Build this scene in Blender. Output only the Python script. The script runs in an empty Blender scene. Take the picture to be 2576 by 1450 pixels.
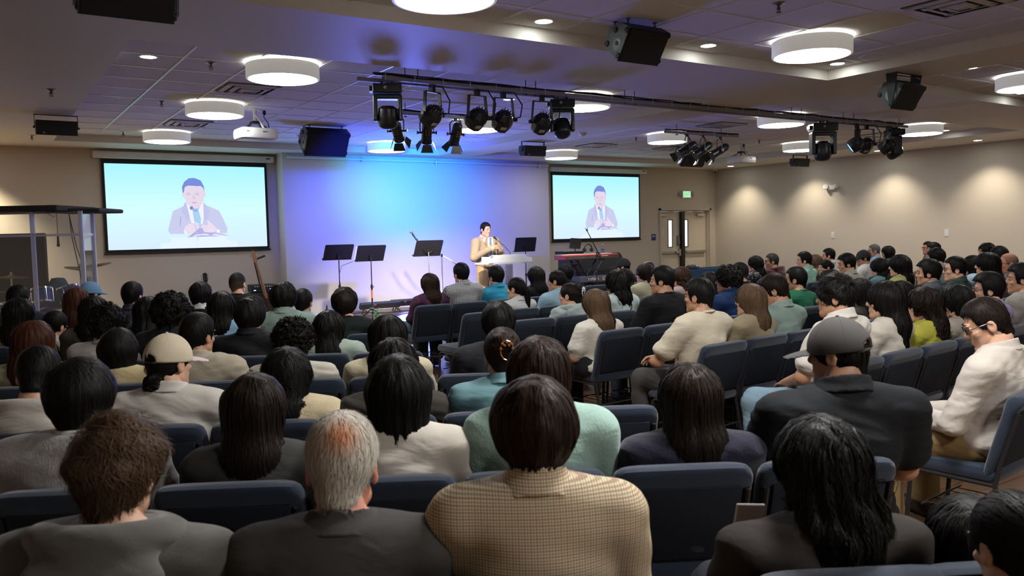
import bpy, math, random
import numpy as np
from mathutils import Matrix, Vector

# ------------------------------------------------------------------ camera, world, exposure
scene = bpy.context.scene
COL = scene.collection
EYE = Vector((0.0, 0.0, 1.535))

def camera():
    yaw, pitch, roll = 0.579109, -0.0665052, -0.0215785
    cy, sy, cp, sp = math.cos(yaw), math.sin(yaw), math.cos(pitch), math.sin(pitch)
    f = Vector((sy * cp, cy * cp, sp)); r = Vector((cy, -sy, 0)); u = r.cross(f)
    cr, sr = math.cos(roll), math.sin(roll)
    R = cr * r + sr * u
    U = -sr * r + cr * u
    cam = bpy.data.cameras.new('camera')
    cam.sensor_width = 36.0
    cam.lens = 2060.5 * 36.0 / 2576.0
    cam.clip_start = 0.02
    cam.clip_end = 100
    cam.dof.use_dof = True
    cam.dof.focus_distance = 7.5
    cam.dof.aperture_fstop = 5.6
    o = bpy.data.objects.new('camera', cam)
    COL.objects.link(o)
    m = Matrix.Identity(4)
    for i in range(3):
        m[i][0], m[i][1], m[i][2], m[i][3] = R[i], U[i], -f[i], EYE[i]
    o.matrix_world = m
    scene.camera = o
camera()

world = bpy.data.worlds.new('world')
scene.world = world
world.use_nodes = True
world.node_tree.nodes['Background'].inputs[0].default_value = (0.9, 0.95, 1.0, 1)
world.node_tree.nodes['Background'].inputs[1].default_value = 0.35

vs = scene.view_settings
scene.display_settings.display_device = 'sRGB'
vs.view_transform = 'Standard'
vs.look = 'None'
vs.gamma = 1.0
vs.use_curve_mapping = False
vs.exposure = 0.12
scene.cycles.use_denoising = True
scene.cycles.max_bounces = 8
scene.cycles.diffuse_bounces = 4
scene.cycles.glossy_bounces = 3
scene.cycles.transmission_bounces = 6
scene.cycles.transparent_max_bounces = 12
scene.cycles.sample_clamp_indirect = 4.0
scene.cycles.caustics_reflective = False
scene.cycles.caustics_refractive = False

# light levels, all in one place
DRUM_E = 52.0           # the round ceiling drums
DOWN_E = 40.0           # recessed downlights
WASH_W = 120.0           # wall washers, watts each
PAR_W = 1500.0           # blue wall pars
KEY_W = 260.0           # white pars on the speaker
BAR_W = 600.0           # blue floor bar shining up
SCREEN_E = 0.93

def spot(name, loc, target, watts, color, angle, blend=0.6, size=0.06, parent=None):
    l = bpy.data.lights.new(name, 'SPOT')
    l.energy, l.color, l.spot_size, l.spot_blend, l.shadow_soft_size = watts, color, math.radians(angle), blend, size
    o = bpy.data.objects.new(name, l)
    COL.objects.link(o)
    d = Vector(target) - Vector(loc)
    if parent is not None:
        o.parent = parent
        o.matrix_parent_inverse = Matrix.Translation(parent.location).inverted() if parent.rotation_euler.z == 0 else parent.matrix_basis.inverted()
    o.location = loc
    o.rotation_euler = d.to_track_quat('-Z', 'Y').to_euler()
    return o

# ------------------------------------------------------------------ materials
MATS = {}
def mat(name, color, rough=0.6, metal=0.0, spec=0.5, emit=None, estr=0.0, bump=None, var=0.0, sheen=0.0, trans=0.0, ior=1.45, alpha=1.0, scale3=None, coat=0.0, wrinkle=0.0):
    """plain principled surface; bump=(noise scale, strength); var = slight colour mottling"""
    if name in MATS:
        return MATS[name]
    m = bpy.data.materials.new(name)
    m.use_nodes = True
    nt = m.node_tree
    b = nt.nodes['Principled BSDF']
    b.inputs['Base Color'].default_value = (*color, 1)
    b.inputs['Roughness'].default_value = rough
    b.inputs['Metallic'].default_value = metal
    b.inputs['Specular IOR Level'].default_value = spec
    b.inputs['IOR'].default_value = ior
    b.inputs['Transmission Weight'].default_value = trans
    b.inputs['Alpha'].default_value = alpha
    b.inputs['Coat Weight'].default_value = coat
    if sheen:
        b.inputs['Sheen Weight'].default_value = sheen
        b.inputs['Sheen Roughness'].default_value = 0.5
    if emit:
        b.inputs['Emission Color'].default_value = (*emit, 1)
        b.inputs['Emission Strength'].default_value = estr
    if bump or var:
        tc = nt.nodes.new('ShaderNodeTexCoord')
        mp = nt.nodes.new('ShaderNodeMapping')
        if scale3:
            mp.inputs['Scale'].default_value = scale3
        nt.links.new(tc.outputs['Object'], mp.inputs['Vector'])
        nz = nt.nodes.new('ShaderNodeTexNoise')
        nz.inputs['Scale'].default_value = bump[0] if bump else 6.0
        nz.inputs['Detail'].default_value = 4.0
        nt.links.new(mp.outputs['Vector'], nz.inputs['Vector'])
        if bump:
            bp = nt.nodes.new('ShaderNodeBump')
            bp.inputs['Strength'].default_value = bump[1]
            bp.inputs['Distance'].default_value = 0.0025
            nt.links.new(nz.outputs['Fac'], bp.inputs['Height'])
            nt.links.new(bp.outputs['Normal'], b.inputs['Normal'])
            if wrinkle:
                n2 = nt.nodes.new('ShaderNodeTexNoise')
                n2.inputs['Scale'].default_value = 6.5; n2.inputs['Detail'].default_value = 1.6; n2.inputs['Distortion'].default_value = 1.6
                m3 = nt.nodes.new('ShaderNodeMapping'); m3.inputs['Scale'].default_value = (0.8, 0.8, 1.7)
                nt.links.new(tc.outputs['Object'], m3.inputs[0]); nt.links.new(m3.outputs[0], n2.inputs[0])
                b2 = nt.nodes.new('ShaderNodeBump'); b2.inputs['Strength'].default_value = wrinkle; b2.inputs['Distance'].default_value = 0.022
                nt.links.new(n2.outputs['Fac'], b2.inputs['Height']); nt.links.new(b2.outputs['Normal'], bp.inputs['Normal'])
        if var:
            mx = nt.nodes.new('ShaderNodeMixRGB')
            mx.inputs['Color1'].default_value = (*[max(0, c * (1 - var)) for c in color], 1)
            mx.inputs['Color2'].default_value = (*[min(1, c * (1 + var)) for c in color], 1)
            nt.links.new(nz.outputs['Fac'], mx.inputs['Fac'])
            nt.links.new(mx.outputs['Color'], b.inputs['Base Color'])
    MATS[name] = m
    return m

def emis(name, color, strength):
    if name in MATS:
        return MATS[name]
    m = bpy.data.materials.new(name)
    m.use_nodes = True
    nt = m.node_tree
    nt.nodes.remove(nt.nodes['Principled BSDF'])
    e = nt.nodes.new('ShaderNodeEmission')
    e.inputs[0].default_value = (*color, 1)
    e.inputs[1].default_value = strength
    nt.links.new(e.outputs[0], nt.nodes['Material Output'].inputs[0])
    MATS[name] = m
    return m

def checker_mat(name, ca, cb, sx, sz, rough=0.8, third=None):
    """small woven check: stripes along object X and Z multiplied"""
    if name in MATS:
        return MATS[name]
    m = bpy.data.materials.new(name)
    m.use_nodes = True
    nt = m.node_tree
    b = nt.nodes['Principled BSDF']
    b.inputs['Roughness'].default_value = rough
    tc = nt.nodes.new('ShaderNodeTexCoord')
    sp = nt.nodes.new('ShaderNodeSeparateXYZ')
    nt.links.new(tc.outputs['Object'], sp.inputs[0])
    def stripe(out, scale, width):
        mu = nt.nodes.new('ShaderNodeMath'); mu.operation = 'MULTIPLY'; mu.inputs[1].default_value = scale
        nt.links.new(out, mu.inputs[0])
        fr = nt.nodes.new('ShaderNodeMath'); fr.operation = 'FRACT'
        nt.links.new(mu.outputs[0], fr.inputs[0])
        lt = nt.nodes.new('ShaderNodeMath'); lt.operation = 'LESS_THAN'; lt.inputs[1].default_value = width
        nt.links.new(fr.outputs[0], lt.inputs[0])
        return lt.outputs[0]
    a, c = stripe(sp.outputs[0], sx, 0.5), stripe(sp.outputs[2], sz, 0.5)
    ad = nt.nodes.new('ShaderNodeMath'); ad.operation = 'ADD'
    nt.links.new(a, ad.inputs[0]); nt.links.new(c, ad.inputs[1])
    hf = nt.nodes.new('ShaderNodeMath'); hf.operation = 'MULTIPLY'; hf.inputs[1].default_value = 0.5
    nt.links.new(ad.outputs[0], hf.inputs[0])
    mx = nt.nodes.new('ShaderNodeMixRGB')
    mx.inputs['Color1'].default_value = (*ca, 1)
    mx.inputs['Color2'].default_value = (*cb, 1)
    nt.links.new(hf.outputs[0], mx.inputs['Fac'])
    last = mx.outputs[0]
    if third:
        t1 = stripe(sp.outputs[0], third[1], third[2]); t2 = stripe(sp.outputs[2], third[1], third[2])
        mm = nt.nodes.new('ShaderNodeMath'); mm.operation = 'MAXIMUM'
        nt.links.new(t1, mm.inputs[0]); nt.links.new(t2, mm.inputs[1])
        sc = nt.nodes.new('ShaderNodeMath'); sc.operation = 'MULTIPLY'; sc.inputs[1].default_value = 0.35
        nt.links.new(mm.outputs[0], sc.inputs[0])
        m2 = nt.nodes.new('ShaderNodeMixRGB')
        m2.inputs['Color2'].default_value = (*third[0], 1)
        nt.links.new(sc.outputs[0], m2.inputs['Fac']); nt.links.new(last, m2.inputs['Color1'])
        last = m2.outputs[0]
    nt.links.new(last, b.inputs['Base Color'])
    MATS[name] = m
    return m

# ------------------------------------------------------------------ mesh building
class MB:
    def __init__(s):
        s.v, s.f, s.mi, s.cur = [], [], [], 0
    def add(s, vs_, fs_):
        n = len(s.v)
        s.v.extend([tuple(p) for p in vs_])
        for f in fs_:
            s.f.append(tuple(i + n for i in f)); s.mi.append(s.cur)
        return s
    def box(s, c, d, rot=None, bev=0.0):
        x, y, z = d[0] / 2, d[1] / 2, d[2] / 2
        if bev <= 0:
            P = [(-x, -y, -z), (x, -y, -z), (x, y, -z), (-x, y, -z), (-x, -y, z), (x, -y, z), (x, y, z), (-x, y, z)]
            F = [(3, 2, 1, 0), (4, 5, 6, 7), (0, 1, 5, 4), (1, 2, 6, 5), (2, 3, 7, 6), (3, 0, 4, 7)]
        else:
            # rounded box: superellipse-like via three loops on each end (chamfer in all axes)
            P, F = [], []
            def ring(z0, inset):
                q = []
                b = bev
                xi, yi = x - inset, y - inset
                for (sx_, sy_) in ((1, 1), (-1, 1), (-1, -1), (1, -1)):
                    a0 = {(1, 1): 0, (-1, 1): 90, (-1, -1): 180, (1, -1): 270}[(sx_, sy_)]
                    for k in range(4):
                        a = math.radians(a0 + k * 30)
                        q.append((sx_ * (xi - b) + b * math.cos(a), sy_ * (yi - b) + b * math.sin(a), z0))
                return q
            b = bev
            levels = [(-z, b * 0.7), (-z + b * 0.3, b * 0.2), (-z + b, 0), (z - b, 0), (z - b * 0.3, b * 0.2), (z, b * 0.7)]
            for (zz, ins) in levels:
                P.extend(ring(zz, ins))
            n = 16
            F.append(tuple(range(n - 1, -1, -1)))
            for l in range(len(levels) - 1):
                for i in range(n):
                    j = (i + 1) % n
                    F.append((l * n + i, l * n + j, (l + 1) * n + j, (l + 1) * n + i))
            F.append(tuple(range((len(levels) - 1) * n, len(levels) * n)))
        R = rot if rot is not None else Matrix.Identity(3)
        C = Vector(c)
        return s.add([C + R @ Vector(p) for p in P], F)
    def tube(s, pts, r, n=8, cap=True, closed=False):
        """pts list of points, r scalar or list"""
        pts = [Vector(p) for p in pts]
        m = len(pts)
        rs = r if isinstance(r, (list, tuple)) else [r] * m
        P, F = [], []
        prev = None
        for i, p in enumerate(pts):
            if closed:
                t = pts[(i + 1) % m] - pts[i - 1]
            else:
                t = pts[min(i + 1, m - 1)] - pts[max(i - 1, 0)]
            if t.length < 1e-9:
                t = Vector((0, 0, 1))
            t.normalize()
            if prev is None:
                a = Vector((0, 0, 1)) if abs(t.z) < 0.9 else Vector((1, 0, 0))
                u = t.cross(a).normalized()
            else:
                u = (prev - t * prev.dot(t))
                u = u.normalized() if u.length > 1e-6 else t.orthogonal().normalized()
            prev = u
            w = t.cross(u)
            for k in range(n):
                a = 2 * math.pi * k / n
                P.append(p + (u * math.cos(a) + w * math.sin(a)) * rs[i])
        rng = m if closed else m - 1
        for i in range(rng):
            i2 = (i + 1) % m
            for k in range(n):
                k2 = (k + 1) % n
                F.append((i * n + k, i * n + k2, i2 * n + k2, i2 * n + k))
        if cap and not closed:
            F.append(tuple(range(n - 1, -1, -1)))
            F.append(tuple(range((m - 1) * n, m * n)))
        return s.add(P, F)
    def cyl(s, a, b, r, n=16, r2=None):
        return s.tube([a, b], [r, r2 if r2 is not None else r], n)
    def lathe(s, prof, c=(0, 0, 0), n=32, rot=None, cap=False, sx=1.0):
        """prof list of (r, z)"""
        P, F = [], []
        R = rot if rot is not None else Matrix.Identity(3)
        C = Vector(c)
        for (r, z) in prof:
            for k in range(n):
                a = 2 * math.pi * k / n
                P.append(C + R @ Vector((r * math.cos(a) * sx, r * math.sin(a), z)))
        for i in range(len(prof) - 1):
            for k in range(n):
                k2 = (k + 1) % n
                F.append((i * n + k, i * n + k2, (i + 1) * n + k2, (i + 1) * n + k))
        if cap:
            F.append(tuple(range(n - 1, -1, -1)))
            F.append(tuple(range((len(prof) - 1) * n, len(prof) * n)))
        return s.add(P, F)
    def prism(s, poly, h0, h1, axis='y', rot=None, c=(0, 0, 0)):
        """extrude 2-D polygon. axis y: poly in (x, z); axis z: poly in (x, y); axis x: poly in (y, z)"""
        def mk(p, h):
            return {'y': (p[0], h, p[1]), 'z': (p[0], p[1], h), 'x': (h, p[0], p[1])}[axis]
        n = len(poly)
        P = [mk(p, h0) for p in poly] + [mk(p, h1) for p in poly]
        R = rot if rot is not None else Matrix.Identity(3)
        C = Vector(c)
        P = [C + R @ Vector(p) for p in P]
        F = [tuple(range(n - 1, -1, -1)), tuple(range(n, 2 * n))]
        for i in range(n):
            j = (i + 1) % n
            F.append((i, j, n + j, n + i))
        return s.add(P, F)
    def quad(s, a, b, c, d):
        return s.add([a, b, c, d], [(0, 1, 2, 3)])
    def ball(s, c, r, n=12, sc=(1, 1, 1), rot=None):
        prof = [(math.sin(math.pi * i / n), -math.cos(math.pi * i / n)) for i in range(n + 1)]
        R = rot if rot is not None else Matrix.Identity(3)
        P, F = [], []
        C = Vector(c)
        for (q, z) in prof:
            for k in range(n * 2):
                a = math.pi * k / n
                P.append(C + R @ Vector((q * math.cos(a) * r * sc[0], q * math.sin(a) * r * sc[1], z * r * sc[2])))
        for i in range(n):
            for k in range(2 * n):
                k2 = (k + 1) % (2 * n)
                F.append((i * 2 * n + k, i * 2 * n + k2, (i + 1) * 2 * n + k2, (i + 1) * 2 * n + k))
        return s.add(P, F)
    def mesh(s, name, mats, smooth=False, fixn=True):
        me = bpy.data.meshes.new(name)
        me.from_pydata(s.v, [], s.f)
        for m in (mats if isinstance(mats, (list, tuple)) else [mats]):
            me.materials.append(m)
        if any(s.mi):
            me.polygons.foreach_set('material_index', s.mi)
        if fixn:
            import bmesh
            bm = bmesh.new(); bm.from_mesh(me)
            bmesh.ops.recalc_face_normals(bm, faces=bm.faces)
            bm.to_mesh(me); bm.free()
        if smooth:
            me.polygons.foreach_set('use_smooth', [True] * len(me.polygons))
            try:
                me.set_sharp_from_angle(angle=math.radians(40))
            except Exception:
                pass
        me.update()
        return me
    def build(s, name, mats, parent=None, smooth=False, label=None, loc=None):
        return obj(name, s.mesh(name, mats, smooth), parent, label, loc)

def obj(name, me, parent=None, label=None, loc=None):
    o = bpy.data.objects.new(name, me)
    COL.objects.link(o)
    if parent is not None:
        o.parent = parent
    if loc is not None:
        o.location = loc
    if label:
        o['label'] = label
    return o

def tag(o, label, cat, group=None):
    o['label'] = label; o['category'] = cat
    if group:
        o['group'] = group
    return o

def thing(name, label, cat, loc=(0, 0, 0), rz=0.0, group=None, rot=None):
    o = bpy.data.objects.new(name, None)
    COL.objects.link(o)
    o.empty_display_size = 0.1
    o.location = loc
    o.rotation_euler = rot if rot is not None else (0, 0, rz)
    return tag(o, label, cat, group)

def struct(o):
    o['kind'] = 'structure'
    return o

def copy_thing(root, loc, rz=None, label=None, group=None):
    r = root.copy(); COL.objects.link(r)
    r.location = loc
    if rz is not None:
        r.rotation_euler = (0, 0, rz)
    if label:
        r['label'] = label
    if group:
        r['group'] = group
    for ch in list(root.children):
        c = ch.copy(); COL.objects.link(c); c.parent = r
        for g in list(ch.children):
            d = g.copy(); COL.objects.link(d); d.parent = c
    return r

def rotm(rx=0, ry=0, rz=0):
    from mathutils import Euler
    return Euler((rx, ry, rz)).to_matrix()

def text_obj(name, body, size, m, parent, loc, rot, extrude=0.001, width=None, align='CENTER'):
    cu = bpy.data.curves.new(name, 'FONT')
    cu.body = body; cu.size = size; cu.align_x = align; cu.align_y = 'CENTER'; cu.extrude = extrude
    tmp = bpy.data.objects.new(name + '_tmp', cu)
    COL.objects.link(tmp)
    dg = bpy.context.evaluated_depsgraph_get()
    me = bpy.data.meshes.new_from_object(tmp.evaluated_get(dg))
    bpy.data.objects.remove(tmp); bpy.data.curves.remove(cu)
    me.materials.clear(); me.materials.append(m)
    if width:
        xs = [v.co.x for v in me.vertices]
        k = width / max(1e-6, max(xs) - min(xs))
        for v in me.vertices:
            v.co.x *= k
    o = obj(name, me, parent)
    o.location = loc; o.rotation_euler = rot
    return o

# ------------------------------------------------------------------ room shell
WALL_Y, WALL_XR, WALL_XL, WALL_YB = 15.16, 16.36, -3.2, -3.5
ZS, ZT = 3.08, 3.19
paint = mat('beige_wall_paint', (0.60, 0.53, 0.43), 0.75, bump=(180, 0.06), var=0.02)
panel_paint = mat('stage_wall_paint', (0.66, 0.63, 0.60), 0.7, bump=(160, 0.05), var=0.015)
soffit_paint = mat('soffit_paint', (0.72, 0.67, 0.60), 0.55, bump=(150, 0.05), var=0.02)
tile_m = mat('ceiling_tile', (0.78, 0.76, 0.74), 0.9, bump=(240, 0.5), var=0.12)
grid_m = mat('ceiling_grid_metal', (0.74, 0.72, 0.70), 0.35)
black_m = mat('matte_black', (0.012, 0.012, 0.014), 0.5)
white_m = mat('white_enamel', (0.78, 0.77, 0.75), 0.4)
steel_m = mat('brushed_steel', (0.55, 0.55, 0.55), 0.35, metal=1.0)

def floor_mat():
    m = bpy.data.materials.new('wood_plank_floor')
    m.use_nodes = True
    nt = m.node_tree; b = nt.nodes['Principled BSDF']
    tc = nt.nodes.new('ShaderNodeTexCoord')
    mp = nt.nodes.new('ShaderNodeMapping'); mp.inputs['Rotation'].default_value = (0, 0, 0.0)
    nt.links.new(tc.outputs['Object'], mp.inputs[0])
    br = nt.nodes.new('ShaderNodeTexBrick')
    br.inputs['Color1'].default_value = (0.19, 0.105, 0.055, 1); br.inputs['Color2'].default_value = (0.13, 0.07, 0.038, 1)
    br.inputs['Mortar'].default_value = (0.03, 0.015, 0.008, 1)
    br.inputs['Scale'].default_value = 1.0; br.inputs['Mortar Size'].default_value = 0.003
    br.inputs['Brick Width'].default_value = 1.2; br.inputs['Row Height'].default_value = 0.15
    nt.links.new(mp.outputs[0], br.inputs[0])
    nz = nt.nodes.new('ShaderNodeTexNoise'); nz.inputs['Scale'].default_value = 12
    mp2 = nt.nodes.new('ShaderNodeMapping'); mp2.inputs['Scale'].default_value = (0.4, 6, 1)
    nt.links.new(tc.outputs['Object'], mp2.inputs[0]); nt.links.new(mp2.outputs[0], nz.inputs[0])
    mx = nt.nodes.new('ShaderNodeMixRGB'); mx.blend_type = 'MULTIPLY'; mx.inputs[0].default_value = 0.5
    nt.links.new(br.outputs[0], mx.inputs[1]); nt.links.new(nz.outputs[0], mx.inputs[2])
    nt.links.new(mx.outputs[0], b.inputs['Base Color'])
    b.inputs['Roughness'].default_value = 0.32
    return m
floor_m = floor_mat()

def room():
    m = MB(); m.box(((WALL_XL + WALL_XR) / 2, (WALL_YB + WALL_Y) / 2, -0.05), (WALL_XR - WALL_XL + 0.4, WALL_Y - WALL_YB + 0.8, 0.1))
    struct(m.build('floor', floor_m))
    # back wall with the door opening
    X0, X1, ZD = 14.39, 16.11, 2.03
    m = MB()
    H = ZT + 0.3
    m.box(((WALL_XL + X0) / 2 - 0.1, WALL_Y + 0.1, H / 2), (X0 - WALL_XL + 0.2, 0.2, H))
    m.box(((X1 + WALL_XR) / 2 + 0.1, WALL_Y + 0.1, H / 2), (WALL_XR - X1 + 0.2, 0.2, H))
    m.box(((X0 + X1) / 2, WALL_Y + 0.1, (ZD + H) / 2), (X1 - X0, 0.2, H - ZD))
    struct(m.build('wall_back', paint))
    m = MB(); m.box((WALL_XR + 0.1, (WALL_YB + WALL_Y) / 2, H / 2), (0.2, WALL_Y - WALL_YB, H)); struct(m.build('wall_right', paint))
    m = MB(); m.box((WALL_XL - 0.1, (WALL_YB + WALL_Y) / 2, H / 2), (0.2, WALL_Y - WALL_YB, H)); struct(m.build('wall_left', paint))
    m = MB(); m.box(((WALL_XL + WALL_XR) / 2, WALL_YB - 0.1, H / 2), (WALL_XR - WALL_XL + 0.4, 0.2, H)); struct(m.build('wall_rear', paint))
    # projecting stage wall in the middle of the back wall
    m = MB(); m.box(((4.735 + 10.65) / 2, (14.73 + WALL_Y) / 2, ZS / 2), (10.65 - 4.735, WALL_Y - 14.73, ZS - 0.0)); struct(m.build('wall_stage', panel_paint))
    # low stage platform
    m = MB(); m.box((7.5, 12.9, 0.06), (14.0, 3.66, 0.12)); struct(m.build('floor_stage', floor_m))
    # ceiling with four recessed trays
    trays = [(1.083, 7.645, 6.93, 14.19), (1.083, 7.645, -2.6, 5.505), (8.415, 14.78, 6.93, 14.15), (8.415, 14.78, -2.6, 5.505)]
    m = MB()
    xs = [WALL_XL, 1.083, 7.645, 8.415, 14.78, WALL_XR]
    ys = [WALL_YB, -2.6, 5.505, 6.93, 14.19, WALL_Y]
    for i in range(5):
        for j in range(5):
            if i in (1, 3) and j in (1, 3):
                continue
            m.quad((xs[i], ys[j], ZS), (xs[i], ys[j + 1], ZS), (xs[i + 1], ys[j + 1], ZS), (xs[i + 1], ys[j], ZS))
    for i in (1, 3):
        for j in (1, 3):
            a, b, c, d = xs[i], xs[i + 1], ys[j], ys[j + 1]
            m.cur = 0
            m.quad((a, c, ZS), (b, c, ZS), (b, c, ZT), (a, c, ZT)); m.quad((a, d, ZS), (a, d, ZT), (b, d, ZT), (b, d, ZS))
            m.quad((a, c, ZS), (a, c, ZT), (a, d, ZT), (a, d, ZS)); m.quad((b, c, ZS), (b, d, ZS), (b, d, ZT), (b, c, ZT))
            m.cur = 1
            m.quad((a, c, ZT), (a, d, ZT), (b, d, ZT), (b, c, ZT))
            m.cur = 2
            t = 0.61
            ox = 1.68 if i == 1 else 9.03
            k = math.ceil((a - ox) / t)
            while ox + k * t < b - 0.02:
                x = ox + k * t
                if x > a + 0.02:
                    m.box((x, (c + d) / 2, ZT - 0.003), (0.022, d - c, 0.006))
                k += 1
            y = c + 0.35
            while y < d - 0.02:
                m.box(((a + b) / 2, y, ZT - 0.0025), (b - a, 0.022, 0.005))
                y += t
            m.box((a + 0.012, (c + d) / 2, ZT - 0.0025), (0.024, d - c, 0.005)); m.box((b - 0.012, (c + d) / 2, ZT - 0.0025), (0.024, d - c, 0.005))
    me = m.mesh('ceiling', [soffit_paint, tile_m, grid_m], fixn=False)
    struct(obj('ceiling', me))
    m = MB(); m.box(((WALL_XL + WALL_XR) / 2, (WALL_YB + WALL_Y) / 2, ZT + 0.2), (WALL_XR - WALL_XL + 0.4, WALL_Y - WALL_YB + 0.4, 0.1)); struct(m.build('ceiling_slab', paint))
    # baseboards
    bb = mat('baseboard_dark', (0.03, 0.028, 0.03), 0.5)
    m = MB(); m.box(((WALL_XL + 4.73) / 2, WALL_Y - 0.006, 0.05), (4.73 - WALL_XL, 0.012, 0.1)); m.box(((10.65 + 14.33) / 2, WALL_Y - 0.006, 0.05), (14.33 - 10.65, 0.012, 0.1)); struct(m.build('baseboard_back', bb))
    m = MB(); m.box((WALL_XR - 0.006, (WALL_YB + WALL_Y) / 2, 0.05), (0.012, WALL_Y - WALL_YB, 0.1)); struct(m.build('baseboard_right', bb))
room()

def doors():
    cream = mat('door_cream_paint', (0.66, 0.58, 0.45), 0.45)
    frame_m = mat('door_frame_paint', (0.56, 0.50, 0.40), 0.45)
    glass_lit = emis('daylight_glass', (0.93, 0.98, 1.0), 1.35)
    gun = mat('window_gasket', (0.10, 0.12, 0.13), 0.5)
    bronze = mat('dark_mullion', (0.018, 0.014, 0.012), 0.4)
    y = WALL_Y
    # trim
    m = MB()
    m.box((14.365, y - 0.01, 1.04), (0.05, 0.06, 2.08)); m.box((16.135, y - 0.01, 1.04), (0.05, 0.06, 2.08)); m.box((15.25, y - 0.01, 2.055), (1.82, 0.06, 0.05))
    m.box((14.40, y + 0.1, 1.0), (0.03, 0.16, 2.0)); m.box((16.10, y + 0.1, 1.0), (0.03, 0.16, 2.0)); m.box((15.25, y + 0.1, 2.02), (1.72, 0.16, 0.03))
    struct(m.build('trim_1', frame_m))
    m = MB(); m.box((15.195, y + 0.06, 1.0), (0.10, 0.12, 2.0)); struct(m.build('trim_2', bronze))
    for k, (a, b, wx) in enumerate(((14.415, 15.145, 14.82), (15.245, 16.085, 15.37))):
        m = MB()
        d0 = y + 0.12
        cx = (a + b) / 2
        z0, z1, w = 1.10, 1.79, 0.15
        m.box(((a + wx - w / 2) / 2, d0, 1.0), (wx - w / 2 - a, 0.045, 1.99)); m.box(((b + wx + w / 2) / 2, d0, 1.0), (b - wx - w / 2, 0.045, 1.99))
        m.box((wx, d0, z0 / 2), (w, 0.045, z0)); m.box((wx, d0, (z1 + 2.0) / 2), (w, 0.045, 2.0 - z1))
        dr = struct(m.build('door_%d' % (k + 1), cream))
        g = MB()
        for (cx_, cz_, sx, sz) in ((wx - w / 2, (z0 + z1) / 2, 0.022, z1 - z0 + 0.02), (wx + w / 2, (z0 + z1) / 2, 0.022, z1 - z0 + 0.02), (wx, z0, w, 0.022), (wx, z1, w, 0.022)):
            g.box((cx_, d0 - 0.022, cz_), (sx, 0.02, sz))
        g.build('window_frame', gun, dr)
        p = MB(); p.box((wx, d0 + 0.005, (z0 + z1) / 2), (w, 0.01, z1 - z0)); p.build('window_pane', glass_lit, dr)
        h = MB()
        zb = 0.965
        ea, eb = (a + 0.02, 15.10) if k == 0 else (15.29, b - 0.06)
        h.box(((ea + eb) / 2, d0 - 0.07, zb), (eb - ea, 0.045, 0.065), bev=0.01)
        hx = 15.115 if k == 0 else 15.275
        h.box((hx, d0 - 0.06, zb - 0.01), (0.07, 0.07, 0.19), bev=0.02)
        h.box(((ea + 0.03) if k == 0 else (eb - 0.03), d0 - 0.05, zb), (0.05, 0.06, 0.07), bev=0.01)
        hb = h.build('panic_bar', mat('panic_bar_metal', (0.42, 0.40, 0.37), 0.4, metal=0.7), dr)
        h2 = MB(); h2.box((hx + (-0.18 if k == 0 else 0.03), d0 - 0.098, zb), (0.03, 0.012, 0.035)); h2.build('latch_button', black_m, hb)
        c = MB()
        ccx = 14.53 if k == 0 else 15.86
        c.box((ccx, d0 - 0.07, 1.915), (0.27, 0.07, 0.06), bev=0.01)
        c.tube([(ccx + 0.02, d0 - 0.06, 1.955), (ccx + (0.12 if k == 0 else -0.12), d0 - 0.2, 1.99), (ccx + (0.33 if k == 0 else -0.30), d0 - 0.1, 1.995)], 0.009, 6)
        c.build('door_closer', mat('closer_silver', (0.62, 0.57, 0.48), 0.4, metal=0.3), dr)
        if k == 0:
            q = MB(); q.box((15.08, d0 - 0.045, 1.27), (0.075, 0.05, 0.25), bev=0.012); q.box((15.08, d0 - 0.075, 1.24), (0.06, 0.02, 0.11), bev=0.008)
            q.build('door_lock', mat('lock_grey', (0.22, 0.21, 0.2), 0.4, metal=0.6), dr)
    # outside daylight glow behind the panes is the panes themselves; signs
    red = mat('sign_red', (0.55, 0.05, 0.04), 0.5)
    wp = mat('sign_white', (0.80, 0.77, 0.72), 0.5)
    t = thing('door_sign', 'small white emergency exit only sign in red letters on the cream door', 'sign', (14.50, WALL_Y + 0.09, 1.49))
    m = MB(); m.box((0, 0, 0), (0.19, 0.004, 0.17)); m.build('plate', wp, t)
    for (s_, sz, z, w) in (('EMERGENCY', 0.03, 0.055, 0.15), ('EXIT', 0.06, 0.008, 0.12), ('ONLY', 0.045, -0.048, 0.10)):
        text_obj('lettering', s_, sz, red, t, (0, -0.003, z), (math.pi / 2, 0, 0), width=w)
    t = thing('wall_sign', 'blue square EXIT plate on the beige wall beside the double doors', 'sign', (14.155, WALL_Y, 1.365))
    m = MB(); m.box((0, -0.004, 0), (0.15, 0.006, 0.16), bev=0.002); m.build('plate', mat('sign_blue', (0.012, 0.03, 0.22), 0.45), t)
    text_obj('lettering', 'EXIT', 0.065, wp, t, (0, -0.008, 0.022), (math.pi / 2, 0, 0), width=0.11)
    # lit exit sign with two emergency lamp heads
    t = thing('exit_sign', 'lit white box sign reading EXIT in green above the double doors', 'sign', (15.265, WALL_Y, 2.435))
    m = MB(); m.box((0, -0.03, 0), (0.30, 0.055, 0.19), bev=0.008); m.build('housing', white_m, t)
    m = MB(); m.box((0, -0.0585, 0), (0.265, 0.002, 0.155)); m.build('face_plate', emis('exit_face', (0.72, 1.0, 0.72), 0.75), t)
    text_obj('lettering', 'EXIT', 0.15, emis('exit_green', (0.03, 0.85, 0.10), 0.95), t, (0, -0.061, -0.002), (math.pi / 2, 0, 0), width=0.23)
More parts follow.
